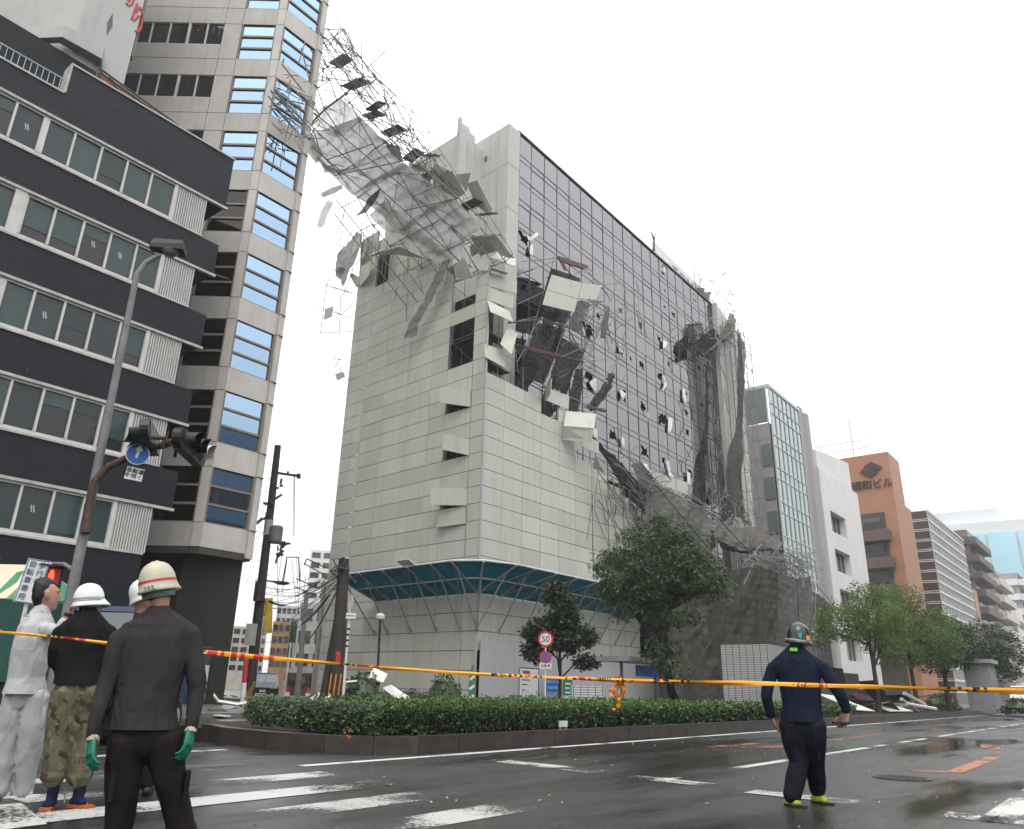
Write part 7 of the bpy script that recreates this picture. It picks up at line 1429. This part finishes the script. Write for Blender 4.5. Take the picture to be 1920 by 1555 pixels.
fuse('body', hch+hands+[[(J(164, 1162), .06, .062, r), (J(167, 1140), .056, .058, r)]]+[sc(tor(), -.02)]+[sc(a, -.01) for a in (armL, armR)]+[sc(l_, -.018) for l_ in (legL, legR)], .009, skin2, f.t)
bsh = fabric('shirt_black', (.011, .011, .012), .2); fuse('shirt', [tor(.012, 1302), armL, armR, [(J(159, 1180), .19, .1, r), (J(115, 1187), .066, .066, r)], [(J(159, 1178), .19, .1, r), (J(202, 1185), .066, .066, r)], [(J(165, 1154), .07, .07, r), (J(166, 1145), .064, .064, r)]], .010, bsh, f.t, None, .017, 5, seed=11, cuts=[(J(150, 1284), -ZU)])
cm = camo(); fuse('trousers', [[(J(147, 1270), .15, .11, r), (J(147, 1295), .16, .118, r), (J(147, 1308), .15, .11, r)], sc(legL[:5], .026), sc(legR[:5], .03), [(J(100, 1455, .02), .098, .095), (J(99, 1467, .02), .062, .062)], [(J(150, 1455, .02), .098, .095), (J(149, 1467, .02), .062, .062)]], .011, cm, f.t, None, .012, 6, seed=14)
nv = fabric('boot_navy', (.012, .014, .035)); orr = M('sole_orange', (.35, .09, .02), .5)
for (ax_, ay, tx, ty, td) in ((98, 1492, 84, 1506, -.16), (147, 1494, 168, 1510, -.08)):
    a = J(ax_, ay, .02); tt = J(tx, ty, td); so_ = shoe(f, 'boot', a, (a.x*.5+tt.x*.5+(tt.x-a.x)*.1, a.y*.5+tt.y*.5+(tt.y-a.y)*.1, 0), nv, None, .2); b = MB(); e = (V((tt.x, tt.y, 0))-V((a.x, a.y, 0))).normalized(); b.obox(V((a.x, a.y, .014))+e*.04, e*.11, ZU.cross(e)*.042, ZU*.012); b.build('sole', orr, f.t, so_)
wh_ = M('helmet_white', (.66, .66, .65), .45, .04, 10, spec=.35); gst = M('helmet_green', (.01, .10, .06), .4); gpk = M('peak_green', (.01, .22, .10), .35)
o, hc_, hu_, hf_, hs_, HH = helmet(f, J(166, 1134, .02), up+r*.12, fwd, .116, wh_, wh_, ((.028, .005, gst), (.040, .005, gst), (.052, .004, gst)), 1.5, False)
b = MB(); b.rings([[hc_+hu_*z+hf_*(.138+k)*cos(a)+hs_*(.118+k*.5)*sin(a) for a in [-.9+1.8*i/16 for i in range(17)]] for z, k in ((.0, .0), (-.02, .045), (-.026, .045), (-.008, 0))], cap=True); b.build('peak', gpk, f.t, o)
b = MB(); c0 = hc_-hu_*.02; b.path([c0+hs_*.1*0+hl*.078+hf*.03, hc0-up*.06+hl*.07+hf*.05, hc0-up*.125+hf*.06, hc0-up*.06-hl*.07+hf*.05, c0-hl*.078+hf*.03], .006, 6); b.build('chin_strap', fabric('strap_white', (.5, .5, .5)), f.t, o)
fuse('hair', [[(hc0-up*.06-hf*.05, .060, .035, hl), (hc0-up*.01-hf*.045, .070, .055, hl), (hc0+up*.04-hf*.01, .074, .088, hl)]], .009, hairm, f.t)
b = MB(); b.tube(J(133, 1380, .1), J(121, 1505, .06), .008, n=8); tag(b.build('walking_stick', M('stick_pale', (.3, .3, .29), .4), loc=J(121, 1505, .06)), 'thin pale rod held upright beside the camouflage trousers', 'rod')
# ---- 3: bareheaded man in a pale uniform, pointing
f = Fig(35, 1300, 8.5, 'bareheaded man in pale grey uniform, face in profile, mouth open, arm raised pointing right'); J, r, h = f.J, f.r, f.h
up = (J(88, 1090)-J(84, 1150)).normalized(); fwd = r*.95+h*.18+ZU*.02; hc0 = J(86, 1117, 0); hch, hf, hl, hu = head_chain(hc0, up, fwd, 1.06)
hch[3:5] = []
hch.append([(hc0+hf*.099-hu*.047-hl*.02, .007, .006, hu), (hc0+hf*.108-hu*.045, .009, .007, hu), (hc0+hf*.099-hu*.047+hl*.02, .007, .006, hu)]); hch.append([(hc0+hf*.088-hu*.088-hl*.018, .008, .007, hu), (hc0+hf*.098-hu*.090, .009, .008, hu), (hc0+hf*.088-hu*.088+hl*.018, .008, .007, hu)])
lt_ = h*.8+r*.6
tor = lambda e=0, bot=1300: [(J(46, bot), .195+e*2.2, .145+e*2.2, lt_), (J(50, 1270), .155+e, .115+e, lt_), (J(58, 1235), .17+e, .13+e, lt_), (J(66, 1200), .195+e, .125+e, lt_), (J(70, 1175), .175+e, .11+e, lt_), (J(73, 1160), .11+e, .09+e, lt_), (J(76, 1148), .066+e, .068+e, r)]
armR = [(J(84, 1181, -.12), .066, .064), (J(98, 1184, -.14), .062, .06), (J(113, 1182, -.16), .056, .056), (J(122, 1166, -.17), .047, .046), (J(130, 1149, -.18), .036, .032)]
armL = [(J(52, 1182, .12), .064, .062), (J(44, 1220, .14), .056, .056), (J(40, 1255, .16), .05, .05), (J(46, 1288, .14), .04, .04), (J(48, 1302, .12), .032, .03)]
legL = [(J(34, 1310), .10, .10), (J(22, 1360), .088, .088), (J(12, 1410), .072, .072), (J(4, 1455), .06, .06), (J(2, 1484), .05, .05)]
legR = [(J(64, 1310, -.03), .10, .10), (J(61, 1360, -.05), .088, .088), (J(54, 1410, -.04), .072, .072), (J(47, 1455, -.02), .06, .06), (J(42, 1484), .05, .05)]
wd = (J(145, 1129, -.2)-J(130, 1149, -.18)).normalized()
fuse('body', hch+hand(armR[-1][0], wd, r*.5-ZU*.6-h*.3, -r*.6+ZU*.8-h*.4, 1.05, .3)+hand(armL[-1][0], -ZU, -r, h, 1, .5)+[[(J(75, 1160), .062, .064, r), (J(80, 1138), .058, .062, r)]]+[sc(tor(), -.02)]+[sc(a, -.01) for a in (armL, armR)]+[sc(l_, -.02) for l_ in (legL, legR)], .0085, skin, f.t, smooth=3)
uni = fabric('uniform_pale', (.40, .40, .405), .06); sh_ = fuse('jacket', [tor(.014, 1322), armL[:4], armR[:4], [(J(70, 1178), .15, .1, lt_), (J(85, 1182, -.12), .07, .07)], [(J(70, 1178), .15, .1, lt_), (J(53, 1184, .12), .068, .068)], [(J(76, 1153), .074, .074, r), (J(77, 1142), .07, .07, r)]], .010, uni, f.t, None, .018, 5, seed=21, cuts=[(J(46, 1301), -ZU)])
fuse('trousers', [[(J(47, 1285), .155, .115, lt_), (J(48, 1308), .165, .12, lt_), (J(48, 1322), .15, .11, lt_)], sc(legL, .022), sc(legR, .022), [(J(3, 1474), .078, .078), (J(2, 1486), .076, .076)], [(J(43, 1474), .078, .078), (J(42, 1486), .076, .076)]], .011, fabric('uniform_trousers', (.36, .36, .37), .06), f.t, None, .015, 6, seed=24)
b = MB(); b.obox(J(66, 1345, -.12), r*.07, h*.012, ZU*.09); b.build('pocket', uni, f.t, sh_)
b = MB(); b.path([J(68, 1150, -.06), J(78, 1146, -.08), J(90, 1160, -.06)], .012, 6); b.build('collar_trim', fabric('trim_grey', (.2, .2, .21)), f.t, sh_)
tq = on_plane(50, 1152, f.h, f.h.dot(f.g)-.13); text('lettering', '山', .05, tq+V((0, 0, -.005)), r, ZU, ink, f.t, sh_, .004)
fuse('hair', [[(hc0-hu*.075-hf*.06, .052, .035, hl), (hc0-hu*.02-hf*.065, .072, .05, hl), (hc0+hu*.04-hf*.045, .080, .072, hl), (hc0+hu*.09-hf*.018, .078, .092, hl), (hc0+hu*.125-hf*.005, .058, .082, hl)], [(hc0+hu*.11+hf*.05, .05, .03, hl), (hc0+hu*.085+hf*.085, .05, .02, hl)], [(hc0+hu*.03-hf*.03, .084, .03, hl), (hc0-hu*.01-hf*.03, .083, .025, hl)]], .008, hairm, f.t, None, .004, 40)
b = MB()
for e in (-1, 1): b.lathe(hc0+hf*.088+hu*.015+hl*e*.032, [(.001, .006), (.009, .003), (.011, 0), (.001, -.004)], 10, ax=hf)
b.build('eyes', ink, f.t); b = MB(); b.lathe(hc0+hf*.098-hu*.068, [(.001, .004), (.012, .002), (.016, -.004)], 12, ax=hf, sx=1, sy=1.2); b.build('mouth', M('mouth_dark', (.03, .01, .01), .5), f.t)
b = MB(); 
for e in (-1, 1): b.obox(hc0+hf*.097+hu*.036+hl*e*.032, hl*.020, hu*.004, hf*.003)
b.build('eyebrows', hairm, f.t)
b = MB(); d = (V(armR[-1][0])-V(armR[-2][0])).normalized(); q = V(armR[-1][0])-d*.02; b.tube(q-d*.016, q+d*.016, .036, n=14); b.build('wristwatch', ink, f.t)
for (x, y) in ((2, 1486), (42, 1486)): shoe(f, 'shoe', J(x, y, 0), J(x+18, y+6, -.02), M('shoe_white', (.6, .6, .58), .5), sgn_white, .05)
# ---- 4: man mostly hidden behind the grey shirt
f = Fig(262, 1300, 8.3, 'man almost hidden behind the grey shirted man, only the rim of a white helmet showing'); J, r, h = f.J, f.r, f.h
hc0 = J(268, 1128); up = ZU-r*.15; hch, hf, hl, hu = head_chain(hc0, up, h-r*.4)
tor = lambda e=0: [(J(262, 1290), .16+e, .115+e, r), (J(264, 1230), .17+e, .115+e, r), (J(266, 1190), .18+e, .11+e, r), (J(267, 1170), .1+e, .085+e, r), (J(268, 1155), .06+e, .062+e, r)]
armL = [(J(240, 1190), .055, .055), (J(242, 1235, .02), .048, .048), (J(246, 1270, .06), .04, .04), (J(248, 1290, .08), .03, .03)]; armR = [(J(292, 1190), .055, .055), (J(292, 1235, .02), .048, .048), (J(288, 1270, .06), .04, .04), (J(286, 1290, .08), .03, .03)]
legL = [(J(252, 1300), .09, .09), (J(250, 1380), .07, .07), (J(248, 1470), .05, .05)]; legR = [(J(275, 1300), .09, .09), (J(276, 1380), .07, .07), (J(276, 1470), .05, .05)]
fuse('body', hch+hand(armL[-1][0], -ZU, r, h, 1, .5)+hand(armR[-1][0], -ZU, -r, h, 1, .5)+[[(J(267, 1168), .056, .06, r), (J(268, 1140), .056, .06, r)]]+[sc(tor(), -.02), armL, armR, legL, legR], .011, skin2, f.t)
fuse('jacket', [tor(.012), sc(armL[:3], .01), sc(armR[:3], .01)], .012, fabric('jacket_dark', (.02, .022, .025)), f.t, None, .006); fuse('trousers', [[(J(263, 1285), .155, .12, r), (J(263, 1310), .165, .12, r)], sc(legL, .02), sc(legR, .02)], .012, tr_, f.t, None, .008)
o, hc_, hu_, hf_, hs_, HH = helmet(f, J(271, 1122), up-r*.35, h-r*.5, .124, wh_, wh_, (), 1.45, False); b = MB(); b.obox(J(263, 1122, -.115), r*.008, h*.004, ZU*.02); b.obox(J(267, 1120, -.118), r*.006, h*.004, ZU*.022); b.build('helmet_mark', inkb, f.t, o)
for x in (248, 276): shoe(f, 'boot', J(x, 1480), J(x+4, 1480, .2), ink, ink)
# ---- 5: man in navy walking away
f = Fig(1505, 1300, 8.5, 'man in navy overalls and black helmet walking away across the road, phone in hand'); J, r, h = f.J, f.r, f.h
up = (J(1495, 1174)-J(1493, 1225)).normalized(); fwd = h*.85+r*.4+ZU*.2; hc0 = J(1496, 1204, .02); hch, hf, hl, hu = head_chain(hc0, up, fwd)
tor = lambda e=0, bot=1352: [(J(1503, bot), .18+e*2, .128+e*2, r), (J(1503, 1325), .165+e, .115+e, r), (J(1500, 1290), .175+e, .118+e, r), (J(1497, 1258), .20+e, .12+e, r), (J(1495, 1240), .175+e, .105+e, r), (J(1495, 1233), .155+e, .092+e, r), (J(1494, 1226), .10+e, .08+e, r), (J(1494, 1219), .066+e, .068+e, r)]
armL = [(J(1450, 1252), .064, .062), (J(1440, 1280, -.02), .058, .057), (J(1437, 1306, -.03), .052, .052), (J(1442, 1330, .02), .043, .042), (J(1447, 1343, .05), .033, .030)]
armR = [(J(1543, 1252), .064, .062), (J(1558, 1276, -.04), .058, .057), (J(1573, 1298, -.06), .052, .052), (J(1584, 1322, -.04), .043, .042), (J(1588, 1336, -.02), .033, .030)]
legL = [(J(1487, 1358), .108, .108), (J(1490, 1392, .02), .096, .094), (J(1498, 1430, .04), .078, .078), (J(1491, 1464, -.02), .066, .066), (J(1485, 1494, -.08), .052, .052)]
legR = [(J(1522, 1358), .108, .108), (J(1525, 1392, .02), .096, .094), (J(1529, 1425, .12), .076, .076), (J(1531, 1456, .22), .064, .064), (J(1533, 1482, .28), .05, .05)]
wl = V(armL[-1][0]); wr = V(armR[-1][0])
fuse('body', hch+hand(wl, J(1455, 1366, .06)-wl, r*.8+h*.2, h*.8-r*.2, 1.1, .55)+hand(wr, J(1584, 1356, -.02)-wr, -r*.6-h*.5, h*.5-r*.6, 1.1, .9)+[[(J(1494, 1230), .062, .064, r), (J(1495, 1212), .058, .062, r)]]+[sc(tor(), -.02)]+[sc(a, -.01) for a in (armL, armR)]+[sc(l_, -.02) for l_ in (legL, legR)], .0085, skin2, f.t)
nvj = fabric('navy_jacket', (.010, .014, .027), .2); fuse('jacket', [tor(.013, 1372), armL[:4]+[(wl-(wl-V(armL[3][0]))*.25, .042, .04)], armR[:4]+[(wr-(wr-V(armR[3][0]))*.25, .042, .04)], [(J(1495, 1243), .18, .1, r), (J(1451, 1254), .068, .068, r)], [(J(1495, 1243), .18, .1, r), (J(1542, 1254), .068, .068, r)], [(J(1494, 1223), .072, .072, r), (J(1494, 1214), .068, .068, r)]], .010, nvj, f.t, None, .017, 5, seed=31, cuts=[(J(1503, 1353), -ZU)])
nvt = fabric('navy_trousers', (.010, .011, .017), .2); trz = fuse('trousers', [[(J(1503, 1338), .155, .11, r), (J(1503, 1358), .168, .12, r), (J(1504, 1370), .16, .115, r)], sc(legL, .02), sc(legR, .02), [(J(1487, 1480, -.06), .075, .075), (J(1484, 1494, -.08), .074, .074)], [(J(1532, 1470, .26), .072, .072), (J(1533, 1482, .28), .07, .07)]], .011, nvt, f.t, None, .014, 6, seed=34)
b = MB(); b.obox(J(1535, 1403, 0), h*.07, r*.016, ZU*.1); b.build('pocket', nvt, f.t, trz)
bh = M('helmet_black', (.014, .014, .015), .16, .15, 10, spec=.6); b_w = M('helmet_band_grey', (.4, .4, .4), .4)
o, hc_, hu_, hf_, hs_, HH = helmet(f, J(1496, 1205, .02), up, fwd, .126, bh, bh, ((.012, .012, b_w),), 1.5, True)
b = MB(); q = J(1500, 1190, -.118); b.prism([q+r*-.022+ZU*.035, q+ZU*.005, q+r*.022+ZU*.035, q+r*.012-ZU*.02, q-ZU*.04, q-r*.012-ZU*.02], h*.012); b.build('helmet_emblem', M('emblem_green', (.02, .4, .2), .4), f.t, o)
b = MB(); b.obox(J(1488, 1218, -.108), r*.036, h*.008, ZU*.016); b.build('helmet_label', M('label_lime', (.2, .5, .05), .5), f.t, o); b = MB(); q = J(1515, 1197, -.04); b.obox(q, r*.016, h*.04, ZU*.024); b.build('goggles', M('goggle_amber', (.6, .3, .03), .25), f.t, o)
fuse('hair', [[(hc0-up*.06-hf*.052, .060, .035, hl), (hc0-up*.01-hf*.045, .072, .058, hl), (hc0+up*.04-hf*.01, .075, .09, hl)]], .009, hairm, f.t)
ly = M('shoe_lime', (.28, .36, .03), .5, .35, 14); shoe(f, 'shoe', J(1484, 1500, -.08), J(1502, 1515, -.12), ly, ink, .05); a = J(1533, 1487, .28); shoe(f, 'shoe', a, J(1552, 1492, .24), ly, ink, .05)
q = J(1577, 1356, -.05); b = MB(); b.obox(q, (r*.8-ZU*.0+h*.2).normalized()*.075, ZU*.012, (h*.9-r*.2).normalized()*.036); tag(b.build('phone', ink, loc=q), 'dark phone in the right hand of the man in navy', 'phone')
# ================================================================ BARRIER TAPE
tp_y = M('tape_yellow', (.72, .30, .012), .35, .08, 3); tp_r = M('tape_red', (.50, .02, .02), .35); tp_k = M('tape_black', (.015, .013, .01), .4)
TP = [(-900, 1100, .03), (-60, 1178, .026), (0, 1185, .026), (100, 1194, .03), (200, 1206, .034), (300, 1215, .04), (380, 1222, .05), (470, 1231, .05), (600, 1242, .038), (720, 1252, .036), (860, 1262, .034), (1000, 1269, .034), (1100, 1273, .036), (1160, 1276, .042), (1300, 1279, .046), (1440, 1282, .052), (1520, 1285, .046), (1600, 1287, .042), (1750, 1291, .042), (1920, 1296, .048), (1990, 1299, .048), (2900, 1335, .05)]
C3 = []
for k, (x, y, w_) in enumerate(TP): p = at_dist(x, y, 6.55+.15*sin(k*.9)); C3.append((p, w_))
PP = [c[0] for c in C3]; NS = 560; b = MB(); random.seed(14)
pat = []
while len(pat) < NS:
    k = random.random(); n = random.randint(3, 6)
    if k < .3: pat += [0]*random.randint(6, 16)
    elif k < .5: pat += [1]*n+[0]*2+[1]*random.randint(1, 3)+[0]*4
    elif k < .8:
        for _ in range(random.randint(3, 5)): pat += [3]*random.randint(1, 2)+[0]*1
    else: pat += [0]*8
prev = None
for i in range(NS+1):
    u = i/NS; p = catmull(PP, u); x = u*(len(C3)-1); j = min(int(x), len(C3)-2); w_ = .74*(C3[j][1]+(C3[j+1][1]-C3[j][1])*(x-j))
    tw = .6*sin(u*27)+.35*sin(u*71+1); up_ = ZU*cos(tw)+HD*sin(tw); n_ = HD*cos(tw)-ZU*sin(tw)
    nb = .003+.004*abs(sin(u*80)); ring = [p-up_*w_/2, p-n_*nb-up_*w_*.2, p-n_*nb*1.4+up_*w_*.12, p+up_*w_/2, p+n_*nb]
    if prev:
        mi = pat[i-1]
        for k in range(5):
            m_ = {0: 0, 1: 1, 3: 0}[mi]
            if mi == 3 and k in (1, 2, 0) and random.random() < .7: m_ = 2
            b.add([prev[k], ring[k], ring[(k+1) % 5], prev[(k+1) % 5]], [(0, 1, 2, 3)], m_)
    prev = ring
t = thing('barrier_tape', 'long yellow barrier tape with red and black marks stretched across the whole scene', 'barrier tape', (5, 4, 0))
b.build('tape', [tp_y, tp_r, tp_k], t, smooth=False)
kq = at_dist(1162, 1277, 6.5); kf = lambda x, y, d=0: at_dist(x, y, 6.5+d); b = MB()
def ribbon(pts, w_, mi=0):
    prev = None
    for i in range(25):
        p = catmull([V(q) for q in pts], i/24); d = (catmull([V(q) for q in pts], min(1, i/24+.02))-p); d = d.normalized() if d.length > 1e-6 else ZU; a = (R0*cos(i*.4)+HD*sin(i*.4)); a = (a-d*a.dot(d)).normalized()*w_/2; c = (p-a, p+HD*.006, p+a)
        if prev: b.add([prev[0], c[0], c[1], prev[1]], [(0, 1, 2, 3)], mi); b.add([prev[1], c[1], c[2], prev[2]], [(0, 1, 2, 3)], 1 if 6 < i < 9 else mi)
        prev = c
for k in range(5): ribbon([kf(1152+2*k, 1272), kf(1160, 1268+3*k, -.03), kf(1170, 1278+k, -.02), kf(1162, 1286, .01), kf(1154, 1279)], .018)
ribbon([kf(1166, 1280, -.02), kf(1148, 1290, -.03), kf(1146, 1302, -.03), kf(1158, 1310, -.02), kf(1168, 1300, -.02), kf(1170, 1284)], .03)
ribbon([kf(1164, 1282), kf(1170, 1296, .02), kf(1160, 1306, .02), kf(1150, 1296, .02), kf(1158, 1284)], .026); ribbon([kf(1160, 1284), kf(1156, 1304), kf(1162, 1316), kf(1156, 1328), kf(1150, 1331)], .036)
ribbon([kf(1160, 1276, -.01), kf(1200, 1279, -.02), kf(1250, 1278, -.02), kf(1300, 1280, -.01)], .03)
b.build('knot', [tp_y, tp_r], t)
# ================================================================ ACROSS THE STREET (behind the photographer, seen in the mirror glass)
def opp(name, lab, x0, x1, z, m, fl, wm):
    t2 = thing(name, lab, 'building', (x0, -17, 0)); b = MB(); b.box(x0, x1, -40, -17, 0, z); b.build('wall', m, t2)
    for k in range(int(z/fl)-1): b = MB(); b.box(x0+.8, x1-.8, -17.0, -16.96, 1.4+fl*(k+1)-fl*.55+1, 1.4+fl*(k+1)+.9); b.build('window_band', wm, t2)
opp('opposite_block', 'grey block with window bands across the street, mirrored in the glass front', 80, 99, 21, M('opp_grey', (.12, .11, .11), .7), 3.5, dimg)
opp('opposite_tower', 'brown tower across the street, mirrored in the glass front', 100, 118, 29, M('opp_brown', (.09, .075, .07), .7), 3.4, dimg)
opp('opposite_office', 'pale office across the street, mirrored in the glass front', 119, 150, 17, M('opp_pale', (.22, .21, .21), .7), 3.6, dimg)
opp('opposite_shop', 'dark office block across the street behind the viewpoint', 34, 62, 27, M('opp_blue', (.16, .22, .28), .5), 3.6, greyg)
# ================================================================ DAMP AIR
hzb = MB(); hzb.box(-620, 1220, -80, 920, -2.2, 58)
hm_ = bpy.data.materials.new('haze'); hm_.use_nodes = True; ht = hm_.node_tree
for n in list(ht.nodes):
    if n.type != 'OUTPUT_MATERIAL': ht.nodes.remove(n)
pv = ht.nodes.new('ShaderNodeVolumePrincipled'); pv.inputs['Color'].default_value = (.93, .95, .97, 1); pv.inputs['Density'].default_value = .0007; pv.inputs['Anisotropy'].default_value = .2
ht.links.new(pv.outputs[0], [n for n in ht.nodes if n.type == 'OUTPUT_MATERIAL'][0].inputs['Volume'])
o = hzb.build('haze', hm_); o['kind'] = 'stuff'
